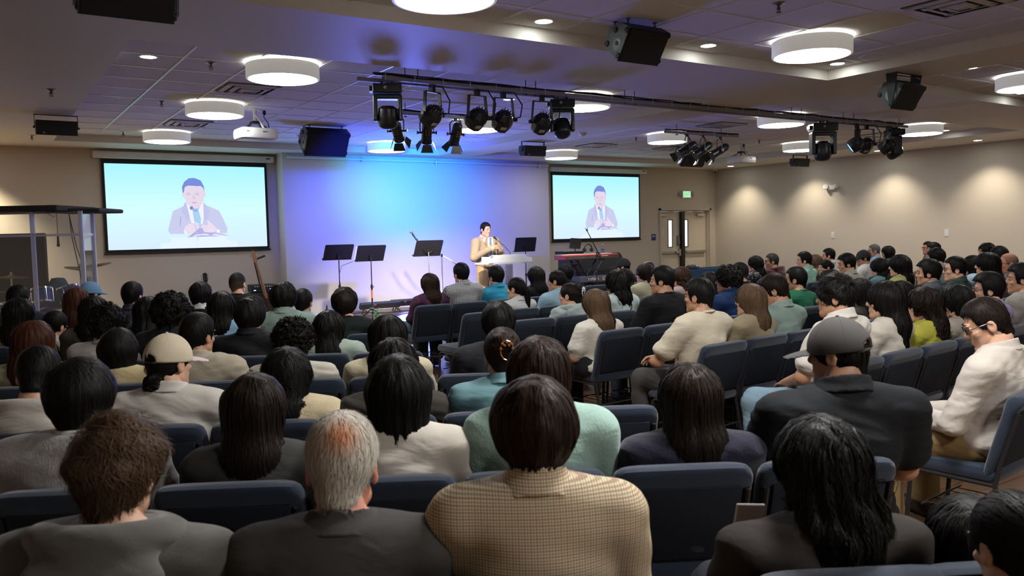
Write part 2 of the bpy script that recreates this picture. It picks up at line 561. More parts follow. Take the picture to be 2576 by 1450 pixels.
    for sx in (-1, 1):
        h = MB()
        h.cyl((sx * 0.15, -0.03, 0), (sx * 0.185, -0.035, 0), 0.018, 8)
        h.lathe([(0.0, -0.035), (0.03, -0.03), (0.05, 0.0), (0.055, 0.03), (0.045, 0.033), (0.0, 0.02)], (sx * 0.21, -0.05, 0.0), 16, rotm(1.2, 0, sx * 0.7))
        h.build('lamp_head', mat('lamp_head_grey', (0.45, 0.40, 0.36), 0.35), t, smooth=True)
    # wall-mounted emergency light on the right wall
    t = thing('emergency_light', 'white twin-head emergency light on the right wall', 'light', (WALL_XR, 11.63, 2.42))
    m = MB(); m.box((-0.03, 0, 0), (0.055, 0.20, 0.11), bev=0.02); m.build('housing', white_m, t, smooth=True)
    for sy in (-1, 1):
        h = MB(); h.lathe([(0.0, -0.05), (0.04, -0.045), (0.058, 0.0), (0.06, 0.03), (0.05, 0.032), (0.0, 0.025)], (-0.08, sy * 0.13, 0.015), 16, rotm(0, -1.2, sy * 0.5))
        h.build('lamp_head', white_m, t, smooth=True)
    for (yy, zz, lab) in ((11.62, 1.34, 'white light switch plate on the right wall below the emergency light'), (9.01, 1.36, 'white light switch plate on the right wall, the one nearer the audience rear')):
        t = thing('light_switch', lab, 'switch', (WALL_XR, yy, zz))
        m = MB(); m.box((-0.004, 0, 0), (0.008, 0.085, 0.14), bev=0.003); m.build('cover_plate', white_m, t)
        m = MB(); m.box((-0.010, 0, 0), (0.008, 0.035, 0.07), bev=0.002); m.build('rocker', white_m, t)
    t = thing('security_camera', 'small white dome camera in the ceiling corner above the doors', 'camera', (16.16, 14.97, ZS))
    m = MB(); m.lathe([(0.0, 0.0), (0.06, 0.0), (0.062, -0.035), (0.045, -0.05), (0.0, -0.05)], n=20); m.build('housing', white_m, t, smooth=True)
    m = MB(); m.ball((0, 0, -0.05), 0.036, 8); m.build('dome', black_m, t, smooth=True)
doors()
# ------------------------------------------------------------------ ceiling fixtures
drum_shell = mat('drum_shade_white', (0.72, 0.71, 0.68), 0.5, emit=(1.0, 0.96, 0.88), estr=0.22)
down_lit = emis('downlight_lens', (0.93, 1.0, 0.98), DOWN_E)

def drum_light(x, y, label):
    zone = 0.2 if y > 12.5 else (0.5 if y > 9.5 else (0.8 if y > 3 else (2.0 if x < 5 else 0.45)))      # dimmed toward the stage and over the right block
    if x > 9 and zone > 0.5:
        zone = 0.6
    drum_lit = emis('drum_diffuser_%d' % (zone * 100), (1.0, 0.985, 0.965), DRUM_E * zone)
    drum_up = emis('drum_uplight_%d' % (zone * 100), (1.0, 0.94, 0.80), DRUM_E * 0.12 * max(zone, 0.5))
    t = thing('drum_light', label, 'ceiling light', (x, y, ZT), 0, 'round drum lights on the ceiling')
    m = MB(); m.lathe([(0.318, -0.155), (0.335, -0.155), (0.338, -0.151), (0.338, -0.026), (0.33, -0.022), (0.31, -0.022)], n=56)
    m.build('shade', drum_shell, t, smooth=True)
    m = MB(); m.lathe([(0.0, -0.150), (0.318, -0.150), (0.32, -0.155)], n=56); m.build('diffuser', drum_lit, t)
    m = MB(); m.lathe([(0.0, -0.0195), (0.29, -0.0195), (0.29, -0.012), (0.0, -0.012)], n=40); m.build('uplight_ring', drum_up, t)
    m = MB(); m.cyl((0, 0, -0.012), (0, 0, 0), 0.12, 24); m.build('mounting_plate', white_m, t)
    return t

DRUMS = [(2.61, 4.71, 'white drum light cut by the top edge of the picture'), (2.53, 7.75, 'largest whole drum light in the tray over the audience beside the big air vent'),
    (2.53, 10.37, 'drum light above the projector'), (2.54, 13.38, 'drum light above the big projection screen'),
    (6.20, 10.31, 'drum light behind the hanging cans with barn doors'), (6.20, 13.44, 'drum light close to the blue-lit stage wall'),
    (6.28, 7.95, 'drum light half hidden behind a moving head on the long truss'), (6.25, 4.66, 'drum light beside the black speaker hung on eyebolts, near two small downlights'),
    (10.05, 10.40, 'drum light touching the short truss with three cans'), (10.09, 13.5, 'drum light above the small projection screen'),
    (10.02, 8.00, 'drum light just under the middle of the long truss'), (13.67, 10.45, 'drum light above the right-hand small wall speaker'),
    (13.28, 7.77, 'drum light at the far end of the long truss'), (10.02, 4.60, 'drum light at the right edge of the picture, cut off'),
    (2.61, 1.75, 'drum light in the tray overhead, above the picture'), (6.25, 1.75, 'drum light overhead, beyond the upper right of the picture'), (2.61, -1.2, 'drum light behind the photographer'), (6.25, -1.2, 'drum light behind and to the right of the photographer'), (13.67, 4.6, 'drum light past the right edge of the picture')]
for a in DRUMS:
    drum_light(*a)

def downlight(x, y, z, label, wash=False):
    t = thing('downlight', label, 'downlight', (x, y, z), 0, 'small recessed downlights')
    m = MB(); m.lathe([(0.068, -0.003), (0.085, -0.004), (0.09, 0.0), (0.068, 0.0)], n=28); m.build('trim_ring', white_m, t, smooth=True)
    m = MB(); m.lathe([(0.0, -0.002), (0.069, -0.002)], n=28); m.build('lens', down_lit, t)
    return t
for a in [(1.40, 8.03, ZT, 'round downlight in the tray, beside the sprinkler and the large drum light'), (3.83, 5.32, ZT, 'downlight between the top-edge drum light and the hung speaker'),
          (5.64, 5.30, ZT, 'downlight between the hung speaker and the drum light'), (7.45, 5.25, ZT, 'downlight in the corner of the tray, beside a round ceiling speaker'),
          (5.62, 8.57, ZT, 'downlight seen behind the lighting cans of the long truss'), (14.5, 8.04, ZT, 'downlight past the far end of the long truss'),
          (11.33, 5.28, ZT, 'downlight at the right edge, under the cut-off drum light'), (8.95, 4.70, ZT, 'downlight seen edge-on over the bracket speaker')]:
    downlight(*a)
WASHX = 15.92
for (x, y, lab) in [(15.75, 14.09, 'wall washer nearest the door corner'), (15.75, 12.1, 'wall washer behind the small speaker at right'), (15.75, 10.13, 'wall washer below the end of the long truss'),
                    (15.75, 8.11, 'wall washer at right, past the far soffit corner'), (15.75, 6.1, 'wall washer in the soffit outside the right edge')]:
    t = downlight(x, y, ZS, lab)
    spot('wall_wash_lamp', (x, y, ZS - 0.02), (x + 0.35, y, 0.8), WASH_W, (1.0, 0.90, 0.73), 100, 0.8, 0.08)
for (x, y, lab) in [(-0.2, 14.5, 'wall washer in the soffit above the drum cage'), (-1.8, 14.5, 'wall washer in the soffit outside the left edge')]:
    t = downlight(x, y, ZS, lab)
    spot('wall_wash_lamp', (x, y, ZS - 0.02), (x, y + 0.35, 0.8), WASH_W * 5.5, (1.0, 0.86, 0.62), 100, 0.8, 0.08)

dark_slot = mat('vent_shadow_metal', (0.10, 0.095, 0.09), 0.6)
def vent(x, y, label, s=0.56):
    t = thing('air_vent', label, 'vent', (x, y, ZT), 0, 'square ceiling air vents')
    m = MB(); m.box((0, 0, -0.004), (s + 0.02, s + 0.02, 0.008)); m.build('backing', dark_slot, t)
    m = MB()
    for k, r in enumerate((1.0, 0.68, 0.36)):
        h = s / 2 * r
        w = s * 0.09
        for (sx, sy) in ((1, 0), (-1, 0), (0, 1), (0, -1)):
            a = rotm(0.22 * sy, -0.22 * sx, 0)
            m.box((sx * (h - w / 2), sy * (h - w / 2), -0.018 - 0.006 * k), ((w if sx else 2 * h), (w if sy else 2 * h), 0.004), a)
    m.box((0, 0, -0.03), (s * 0.16, s * 0.16, 0.005))
    m.build('louvre', mat('vent_white_metal', (0.60, 0.58, 0.55), 0.5), t)
for a in [(2.62, 9.21, 'square air vent behind the largest drum light'), (2.62, 12.25, 'square air vent between the second and third drum lights on that side'),
          (6.30, 3.40, 'square air vent at the top edge of the picture'), (10.04, 9.17, 'square air vent above the short truss with three cans'),
          (10.05, 12.32, 'square air vent above the small black speaker in the middle'), (11.9, 12.17, 'flat grey return grille in the tray by the far hung speaker'),
          (13.9, 8.9, 'air vent seen edge-on behind the lights at the end of the long truss')]:
    vent(*a)
for (x, y, lab) in [(1.38, 10.49, 'round white ceiling speaker near the tray edge above the small wall speaker'), (3.82, 10.45, 'round ceiling speaker beside the projector'),
                    (7.45, 4.85, 'round ceiling speaker beside the corner downlight'), (6.83, 10.79, 'round ceiling speaker behind the lighting cans'), (11.4, 12.82, 'round ceiling speaker above the small screen'),
                    (5.65, 12.91, 'round ceiling speaker above the blue-lit wall')]:
    t = thing('ceiling_speaker', lab, 'speaker', (x, y, ZT), 0, 'round ceiling speakers')
    m = MB(); m.lathe([(0.115, -0.006), (0.13, -0.004), (0.132, 0.0)], n=32); m.build('rim', white_m, t, smooth=True)
    m = MB(); m.lathe([(0.0, -0.007), (0.115, -0.006)], n=32); m.build('grille', tile_m, t)
def sprinkler(x, y, z, lab):
    t = thing('sprinkler', lab, 'sprinkler', (x, y, z), 0, 'ceiling sprinkler heads')
    m = MB(); m.lathe([(0.0, 0.0), (0.042, 0.0), (0.045, -0.004), (0.02, -0.012)], n=20); m.build('escutcheon', mat('sprinkler_chrome', (0.4, 0.4, 0.42), 0.3, metal=1.0), t, smooth=True)
    m = MB(); m.cyl((0, 0, -0.01), (0, 0, -0.05), 0.009, 8); m.tube([(-0.014, 0, -0.03), (-0.018, 0, -0.05), (0, 0, -0.066), (0.018, 0, -0.05), (0.014, 0, -0.03)], 0.003, 5); m.lathe([(0.0, -0.066), (0.02, -0.066), (0.02, -0.069), (0.0, -0.069)], n=14)
    m.build('head', dark_slot, t)
for a in [(1.94, 8.02, ZT, 'sprinkler head beside the corner downlight of the tray'), (1.95, 10.49, ZT, 'sprinkler head between drum lights in the tray'), (1.97, 13.63, ZT, 'sprinkler head near the large screen'),
          (5.06, 4.06, ZT, 'sprinkler head at the top edge of the picture'), (9.89, 11.01, ZT, 'sprinkler head beside the middle tray drum light'), (12.43, 10.42, ZT, 'sprinkler head above the far projector'),
          (0.73, 9.5, ZS, 'sprinkler head in the soffit above the small wall speaker'), (0.77, 13.58, ZS, 'sprinkler head in the soffit below the small wall speaker')]:
    sprinkler(*a)
for (x, y, z, lab) in [(4.5, 13.0, ZT, 'white smoke detector with a red mark beside the large hung speaker'), (8.05, 10.2, ZS, 'smoke detector on the soffit between the trays'), (11.2, 11.75, ZT, 'smoke detector near the far hung speaker'), (6.9, 9.4, ZT, 'low smoke detector behind the moving head')]:
    t = thing('smoke_detector', lab, 'smoke detector', (x, y, z))
    m = MB(); m.lathe([(0.0, -0.05), (0.035, -0.048), (0.055, -0.03), (0.07, -0.012), (0.072, 0.0)], n=24); m.build('cover', white_m, t, smooth=True)

# ------------------------------------------------------------------ hung loudspeakers
cab_m = mat('speaker_cabinet', (0.02, 0.022, 0.024), 0.55, bump=(90, 0.25))
plate_m = mat('speaker_end_plate', (0.055, 0.065, 0.07), 0.35, bump=(160, 0.9))
grille_m = mat('speaker_grille', (0.008, 0.008, 0.009), 0.6)
def hung_speaker(label, loc, k, length, mount, rz=0.0):
    """loc = the point on the ceiling over the left end of the cabinet; length runs along X"""
    t = thing('hung_speaker', label, 'speaker', loc, rz)
    drop = 0.035 if mount == 'eyebolts' else 0.07
    P = [(0.0, 0.0), (-0.10, -0.06), (0.05, -0.285), (0.155, -0.177), (0.205, -0.12), (0.12, -0.012)]
    P = [(p[0] * k, p[1] * k - drop) for p in P]
    m = MB(); m.prism(P, 0.004, length, axis='x'); m.build('cabinet', cab_m, t)
    # front grille, a thin slab on the face towards the audience
    a, b = Vector((0, P[1][0], P[1][1])), Vector((0, P[2][0], P[2][1]))
    u = (b - a).normalized(); n = Vector((0, u.z, -u.y)); n = n if n.y < 0 else -n
    m = MB()
    q = [a + u * 0.01 * k, b - u * 0.01 * k]
    P8 = []
    for off in (0.001, 0.012):
        for (xx, pp) in ((0.012, q[0]), (length - 0.012, q[0]), (length - 0.012, q[1]), (0.012, q[1])):
            P8.append(pp + n * off + Vector((xx, 0, 0)))
    m.add(P8, [(0, 1, 2, 3), (7, 6, 5, 4), (0, 4, 5, 1), (1, 5, 6, 2), (2, 6, 7, 3), (3, 7, 4, 0)])
    m.build('grille', grille_m, t)
    for side, x0 in ((-1, 0.0), (1, length)):
        m = MB(); m.prism(P, x0 - 0.004, x0 + 0.004, axis='x')
        ep = m.build('end_plate', plate_m, t)
        c = Vector((x0 + side * 0.004, 0.045 * k, -0.15 * k - drop))
        R = rotm(0, math.pi / 2, 0)
        d = MB(); d.lathe([(0.0, 0.006), (0.02 * k, 0.006), (0.055 * k, 0.004), (0.06 * k, 0.0)], c, 28, R if side > 0 else rotm(0, -math.pi / 2, 0)); d.build('badge_disc', mat('speaker_disc', (0.20, 0.22, 0.23), 0.4), ep, smooth=True)
        d = MB()
        d.lathe([(0.0, 0.009), (0.018 * k, 0.009), (0.018 * k, 0.0)], c, 16, R if side > 0 else rotm(0, -math.pi / 2, 0))
        for (py, pz) in ((-0.07, -0.075), (0.04, -0.245), (0.165, -0.13), (0.06, -0.045)):
            q = MB(); q.lathe([(0.0, 0.012), (0.02 * k, 0.01), (0.024 * k, 0.0)], (x0 + side * 0.004, py * k, pz * k - drop), 14, R if side > 0 else rotm(0, -math.pi / 2, 0)); q.build('rubber_foot', grille_m, ep)
        d.build('badge_hole', grille_m, ep)
    if mount == 'eyebolts':
        for (x, y) in ((0.07, 0.0), (length - 0.07, 0.0), (0.05, 0.13 * k)):
            d = MB()
            d.lathe([(0.0, 0.0), (0.022, 0.0), (0.02, -0.004), (0.006, -0.01)], (x, y, 0), 14)
            d.cyl((x, y, 0), (x, y, -drop - 0.02 * k), 0.004, 6)
            d.tube([(x + 0.012 * math.cos(a), y, -drop * 0.7 + 0.012 * math.sin(a)) for a in [i * math.pi / 5 for i in range(10)]], 0.003, 5, closed=True)
            d.build('eyebolt', dark_slot, t)
    else:
        d = MB()
        d.box((length / 2, 0.03 * k, -0.006), (length + 0.05, 0.11 * k, 0.012)); 
        d.box((length / 2, -0.02 * k, -0.03), (length + 0.03, 0.012, 0.012))
        for xx in (-0.018, length + 0.018):
            d.prism([(-0.035 * k, 0.0), (0.085 * k, 0.0), (0.07 * k, -0.12 * k - drop), (0.05 * k, -0.245 * k - drop), (0.02 * k, -0.245 * k - drop), (-0.01 * k, -0.12 * k - drop)], xx - 0.006, xx + 0.006, axis='x')
        d.build('bracket', mat('speaker_bracket', (0.035, 0.04, 0.045), 0.3), t)
    return t
hung_speaker('black hexagonal loudspeaker hung on eyebolts with a pale round end badge', (4.29, 4.93, ZT), 1.02, 0.42, 'eyebolts')
hung_speaker('large black loudspeaker hung in the tray beside the large screen', (4.13, 11.75, ZT), 1.45, 0.64, 'eyebolts')
hung_speaker('black loudspeaker behind the three cans of the short truss, blue on its end', (11.62, 11.6, ZT), 1.35, 0.60, 'eyebolts')
hung_speaker('black loudspeaker held in a wide bracket under the soffit corner', (7.9, 4.9, ZS), 1.0, 0.40, 'bracket')
hung_speaker('black loudspeaker cut by the top edge of the picture, under the soffit', (0.52, 4.83, ZS), 0.98, 0.47, 'bracket')

def small_speaker(label, loc):
    t = thing('wall_speaker', label, 'speaker', loc)
    L = 0.44
    P = [(-0.09, -0.075), (-0.055, -0.245), (0.07, -0.235), (0.11, -0.16), (0.10, -0.07)]
    m = MB(); m.prism(P, -L / 2, L / 2, axis='x'); m.build('cabinet', cab_m, t)
    m = MB(); m.prism([(-0.094, -0.082), (-0.06, -0.238), (-0.052, -0.238), (-0.086, -0.082)], -L / 2 + 0.01, L / 2 - 0.01, axis='x'); m.build('grille', grille_m, t)
    m = MB(); m.box((-0.14, -0.079, -0.222), (0.022, 0.005, 0.022), rotm(0.2, 0, 0)); m.build('badge', mat('speaker_disc', (0.2, 0.22, 0.23), 0.4), t)
    m = MB()
    m.box((0, 0.0, -0.004), (L + 0.03, 0.035, 0.008)); m.box((-L / 2 - 0.01, 0.0, -0.08), (0.006, 0.035, 0.16)); m.box((L / 2 + 0.01, 0.0, -0.08), (0.006, 0.035, 0.16))
    for s in (-1, 1):
        m.cyl((s * (L / 2), 0, -0.15), (s * (L / 2 + 0.028), 0, -0.15), 0.014, 10)
    m.build('bracket', mat('speaker_bracket', (0.035, 0.04, 0.045), 0.3), t)
small_speaker('small black speaker in a U bracket at the left edge of the ceiling', (0.91, 11.38, ZS))
small_speaker('small black speaker in a U bracket above the middle of the stage', (8.02, 11.52, ZS))
small_speaker('small black speaker in a U bracket near the right wall', (14.96, 11.44, ZS))

# ------------------------------------------------------------------ lighting bars and lamps
rail_m = mat('galvanised_channel', (0.36, 0.36, 0.36), 0.45, metal=0.3)
cable_m = mat('black_cable', (0.01, 0.01, 0.012), 0.5)
def lighting_bar(name, label, x0, x1, y, z, rails, rods):
    t = thing(name, label, 'lighting bar', ((x0 + x1) / 2, y, z))
    L = x1 - x0
    for dy, dz, sh in rails:
        m = MB()
        m.box((sh, dy, dz + 0.017), (L, 0.036, 0.003)); m.box((sh, dy - 0.0165, dz), (L, 0.003, 0.036)); m.box((sh, dy + 0.0165, dz), (L, 0.003, 0.036)); m.box((sh, dy - 0.011, dz - 0.017), (L, 0.009, 0.003)); m.box((sh, dy + 0.011, dz - 0.017), (L, 0.009, 0.003))
        m.build('rail', rail_m, t)
    for r in rods:
        m = MB(); m.cyl((r - (x0 + x1) / 2, 0.07, -0.03), (r - (x0 + x1) / 2, 0.07, ZT - z), 0.005, 6); m.box((r - (x0 + x1) / 2, 0.07, -0.025), (0.03, 0.03, 0.012)); m.build('threaded_rod', dark_slot, t)
    rnd = random.Random(len(label))
    for k in range(2):
        pts = []
        n = int(L * 6)
        for i in range(n + 1):
            s_ = -L / 2 + L * i / n
            pts.append((s_, -0.01 + 0.015 * rnd.random(), 0.022 + 0.012 * k + 0.014 * rnd.random()))
        m = MB(); m.tube(pts, 0.008, 6); m.build('power_cable', cable_m, t)
    ties = MB()
    for i in range(int(L * 3.2)):
        x = -L / 2 + 0.12 + i / 3.2
        ties.box((x, -0.019, 0.012), (0.006, 0.004, 0.055)); 
    ties.build('cable_tie', white_m, t)
    return t
lighting_bar('lighting_truss', 'long twin-rail lighting bar hung across the ceiling', 3.25, 12.0, 7.30, 3.045, [(0, 0, 0.1), (0.13, -0.005, -0.1)], [3.62, 3.76, 5.05, 5.18, 6.45, 6.6, 9.45, 9.66, 10.6, 10.85, 12.0])
lighting_bar('lighting_pipe', 'short lighting bar carrying three cans with barn doors, over the stage left', 4.40, 5.78, 9.32, 3.05, [(0, 0, 0)], [4.6, 5.5])
lighting_bar('lighting_pipe', 'short lighting bar carrying three bright-rimmed cans, over the keyboard', 8.98, 10.62, 9.34, 3.05, [(0, 0, 0)], [9.3, 10.3])

lamp_black = mat('lamp_black', (0.012, 0.012, 0.014), 0.32)
lamp_grey = mat('lamp_label', (0.40, 0.38, 0.34), 0.5)
def moving_head(label, x, y=7.36, z=3.02, rz=0.0, tilt=0.0, k=1.0):
    t = thing('moving_head', label, 'stage light', (x, y, z), rz)
    m = MB(); m.box((0, 0, -0.075 * k), (0.30 * k, 0.22 * k, 0.095 * k), bev=0.012); m.box((-0.165 * k, 0, -0.075 * k), (0.03, 0.12, 0.05)); b = m.build('base', lamp_black, t)
    d = MB(); d.lathe([(0.0, 0.003), (0.016, 0.003), (0.016, 0.0)], (-0.02, -0.112 * k, -0.07 * k), 12, rotm(math.pi / 2, 0, 0)); d.build('badge', lamp_grey, b)
    m = MB(); m.box((-0.05, 0, -0.015), (0.03, 0.06, 0.04)); m.box((0.05, 0, -0.015), (0.03, 0.06, 0.04)); m.build('clamp', dark_slot, t)
    m = MB()
    m.box((0, 0, -0.155 * k), (0.30 * k, 0.13 * k, 0.05 * k), bev=0.015)
    for s in (-1, 1):
        m.box((s * 0.128 * k, 0, -0.27 * k), (0.046 * k, 0.13 * k, 0.27 * k), bev=0.015)
    m.build('yoke', lamp_black, t)
    m = MB()
    R = rotm(tilt, 0, 0)
    m.lathe([(0.0, 0.12 * k), (0.06 * k, 0.117 * k), (0.095 * k, 0.09 * k), (0.105 * k, 0.02 * k), (0.105 * k, -0.05 * k), (0.092 * k, -0.095 * k), (0.06 * k, -0.118 * k), (0.0, -0.125 * k)], (0, 0, -0.36 * k), 20, R, sx=1.0)
    m.build('head', lamp_black, t, smooth=True)
    return t
moving_head('moving-head stage light at the left end of the long truss', 3.42, rz=-0.43, tilt=0.2, k=0.93)
moving_head('moving-head stage light in the middle of the truss, beside four par cans', 5.52, rz=-0.5, tilt=-0.5, k=0.92)
moving_head('moving-head stage light hanging straight down near the far truss end', 10.12, rz=-0.6, tilt=0.0, k=1.15)
moving_head('last moving-head stage light at the far end of the truss, tipped sideways', 11.86, rz=0.9, tilt=1.1, k=1.0)

def par_can(label, x, y=7.34, z=3.015, rz=0.0, tilt=0.6):
    t = thing('par_light', label, 'stage light', (x, y, z), rz, 'par lights on the long truss')
    m = MB()
    m.box((0, 0, -0.045), (0.17, 0.03, 0.008))
    for s in (-1, 1):
        m.box((s * 0.088, 0.0, -0.13), (0.008, 0.03, 0.18), rotm(0, s * -0.10, 0))
        m.cyl((s * 0.085, 0, -0.215), (s * 0.122, 0, -0.215), 0.016, 8)
    m.box((0, 0, -0.02), (0.035, 0.04, 0.05))
    m.build('yoke', lamp_black, t)
    R = rotm(-math.pi / 2 - tilt, 0, 0)
    m = MB()
    m.lathe([(0.0, -0.075), (0.035, -0.073), (0.055, -0.055), (0.075, -0.03), (0.084, 0.0), (0.086, 0.05), (0.078, 0.085), (0.07, 0.085), (0.066, 0.078), (0.0, 0.076)], (0, 0, -0.215), 10, R)
    for q in range(12):
        a = q * math.pi / 6
        m.box(Vector((0, 0, -0.215)) + R @ Vector((0.05 * math.cos(a), 0.05 * math.sin(a), -0.065)), (0.006, 0.006, 0.025), R)
    c = m.build('can', lamp_black, t)
    m = MB(); m.box(Vector((-0.02, 0, -0.215)) + R @ Vector((0.0, 0.088, 0.02)), (0.05, 0.004, 0.03), R); m.build('rating_label', lamp_grey, c)
    m = MB(); m.lathe([(0.0, 0.077), (0.066, 0.079)], (0, 0, -0.215), 16, R); m.build('lens', emis('par_lens_blue', (0.15, 0.35, 1.0), 3.0), t)
    m = MB(); m.tube([(0.02, 0, -0.0), (0.09, -0.03, 0.0), (0.15, -0.05, -0.10), (0.13, -0.05, -0.2), (0.04, -0.05, -0.22)], 0.006, 6); m.build('power_cord', cable_m, t)
    for ch in t.children:
        ch.scale = (1.28, 1.28, 1.28)
    return t
for (x, rz, lab) in [(3.90, 0.35, 'first par can along the truss from its left end'), (4.42, 0.1, 'par can with teal-lit bracket, second along the truss'), (4.74, -0.1, 'par can overlapping a bright downlight'),
                     (5.24, -0.2, 'par can right beside the tipped moving head'), (10.88, 0.7, 'par can paired with another, behind the straight moving head'), (11.12, -0.5, 'par can paired with another, tilted toward its twin'), (11.66, 0.2, 'small par can before the last moving head')]:
    par_can(lab, x, rz=rz)

def barn_can(label, x, y, z, rz, tilt, k=1.0):
    t = thing('barn_door_light', label, 'stage light', (x, y, z), rz, 'cans with barn doors')
    m = MB()
    m.tube([(-0.085, 0, -0.2 * k), (-0.085, 0, -0.07), (-0.05, 0, -0.03), (0.05, 0, -0.03), (0.085, 0, -0.07), (0.085, 0, -0.2 * k)], 0.008, 6)
    for s in (-1, 1):
        m.cyl((s * 0.06, 0, -0.2 * k), (s * 0.115, 0, -0.2 * k), 0.012, 8); m.box((s * 0.12, 0, -0.2 * k), (0.012, 0.04, 0.04))
    m.box((0, 0, -0.015), (0.03, 0.04, 0.04))
    m.build('yoke', lamp_black, t)
    R = rotm(-math.pi / 2 - tilt, 0, 0)
    c = Vector((0, 0, -0.2 * k))
    m = MB()
    m.lathe([(0.0, -0.15 * k), (0.04, -0.148 * k), (0.058, -0.13 * k), (0.064, -0.09 * k), (0.066, 0.10 * k), (0.072, 0.105 * k), (0.072, 0.135 * k), (0.06, 0.135 * k), (0.058, 0.12 * k), (0.0, 0.118 * k)], c, 18, R)
    body = m.build('can', lamp_black, t, smooth=True)
    m = MB(); m.lathe([(0.0, 0.1195 * k), (0.058, 0.121 * k)], c, 18, R); m.build('lens', emis('par_lens_warm', (1.0, 0.86, 0.66), 3.5), t)
    m = MB()
    for i in range(3):
        for s in (-0.018, 0.018):
            m.box(c + R @ Vector((s, 0.067, -0.06 + 0.03 * i)), (0.01, 0.004, 0.01), R)
    m.build('amber_marks', mat('amber_marks', (0.55, 0.22, 0.01), 0.5), body)
    for i, a in enumerate((0, math.pi / 2, math.pi, 3 * math.pi / 2)):
        dirv = Vector((math.cos(a), math.sin(a), 0)); side = Vector((-math.sin(a), math.cos(a), 0))
        base = dirv * 0.072
        op = 0.5
        tip = base + (dirv * math.sin(op) + Vector((0, 0, 1)) * math.cos(op)) * 0.10
        b0, b1 = base + side * 0.05, base - side * 0.05
        t0, t1 = tip + side * 0.08, tip - side * 0.08
        z0 = Vector((0, 0, 0.135 * k))
        nrm = (dirv * math.cos(op) - Vector((0, 0, 1)) * math.sin(op)) * 0.003
        P = [c + R @ (p + z0) for p in (b0, b1, t1, t0, b0 + nrm, b1 + nrm, t1 + nrm, t0 + nrm)]
        m = MB(); m.add(P, [(0, 1, 2, 3), (7, 6, 5, 4), (0, 4, 5, 1), (1, 5, 6, 2), (2, 6, 7, 3), (3, 7, 4, 0)]); m.build('barn_door', lamp_black, t)
    m = MB(); m.tube([(0, 0.02, 0.02), (0.06, 0.05, 0.03), (0.05, -0.06, -0.05), (0.0, -0.08, -0.12 * k), (0.0, -0.1, -0.15 * k)], 0.007, 6); m.build('power_cord', cable_m, t)
    return t
for (x, rz, tl, lab) in [(4.45, -0.7, 0.75, 'barn-door can hanging just under the first moving head'), (4.86, -0.35, 0.95, 'middle barn-door can of the three with amber marks'), (5.28, 0.0, 1.05, 'barn-door can with its flap open over the blue-lit wall')]:
    barn_can(lab, x, 9.32, 3.03, rz, tl)
for (x, rz, tl, lab) in [(9.45, 1.15, 0.55, 'first can of three beside the keyboard-side speaker, white flap open'), (9.80, 1.15, 0.6, 'middle can of three beside the keyboard-side speaker'), (10.18, 1.2, 0.5, 'last can of three, next to the far projector')]:
    barn_can(lab, x, 9.34, 3.03, rz, tl, 1.15)

# projectors
def projector(label, loc, rz):
    t = thing('projector', label, 'projector', loc, rz)
    m = MB(); m.box((0, 0, -0.32), (0.48, 0.36, 0.14), bev=0.04); b = m.build('housing', white_m, t, smooth=True)
    m = MB(); m.lathe([(0.0, 0.03), (0.045, 0.03), (0.055, 0.0)], (0.1, 0.18, -0.32), 20, rotm(-math.pi / 2, 0, 0)); m.build('lens', black_m, t, smooth=True)
    m = MB(); m.box((-0.16, -0.183, -0.30), (0.03, 0.004, 0.008)); m.build('indicator', dark_slot, b)
    text_obj('brand_lettering', 'EPSON', 0.022, dark_slot, b, (0.06, -0.182, -0.30), (math.pi / 2, 0, 0), width=0.055)
    m = MB(); m.cyl((0, 0, 0.0), (0, 0, -0.16), 0.025, 14); m.lathe([(0.07, 0.0), (0.07, -0.01), (0.02, -0.012)], n=18); m.build('ceiling_pole', white_m, t)
    m = MB(); m.box((0, 0, -0.17), (0.12, 0.1, 0.03), bev=0.008)
    for s in (-1, 1):
        m.tube([(s * 0.05, 0.02, -0.18), (s * 0.12, 0.1, -0.24), (s * 0.14, 0.12, -0.25)], 0.008, 6); m.tube([(s * 0.05, -0.02, -0.18), (s * 0.12, -0.08, -0.24), (s * 0.15, -0.1, -0.25)], 0.008, 6)
    m.build('mount', black_m, t)
    m = MB(); m.tube([(0.14, 0.05, 0.0), (0.14, 0.05, -0.06), (0.12, 0.03, -0.08), (0.17, 0.0, -0.17), (0.16, -0.05, -0.25)], 0.006, 6); m.box((0.14, 0.05, -0.03), (0.03, 0.03, 0.05)); m.build('power_cord', cable_m, t)
    m = MB(); m.tube([(-0.02, -0.02, -0.06), (0.04, -0.06, -0.15), (0.08, -0.1, -0.26)], 0.013, 8); m.build('conduit', white_m, t)
projector('white ceiling projector in the tray, beside the large black speaker', (3.09, 10.64, ZT), 0.05)
projector('white ceiling projector beyond the three-can short truss', (12.6, 11.0, ZT), 0.05)

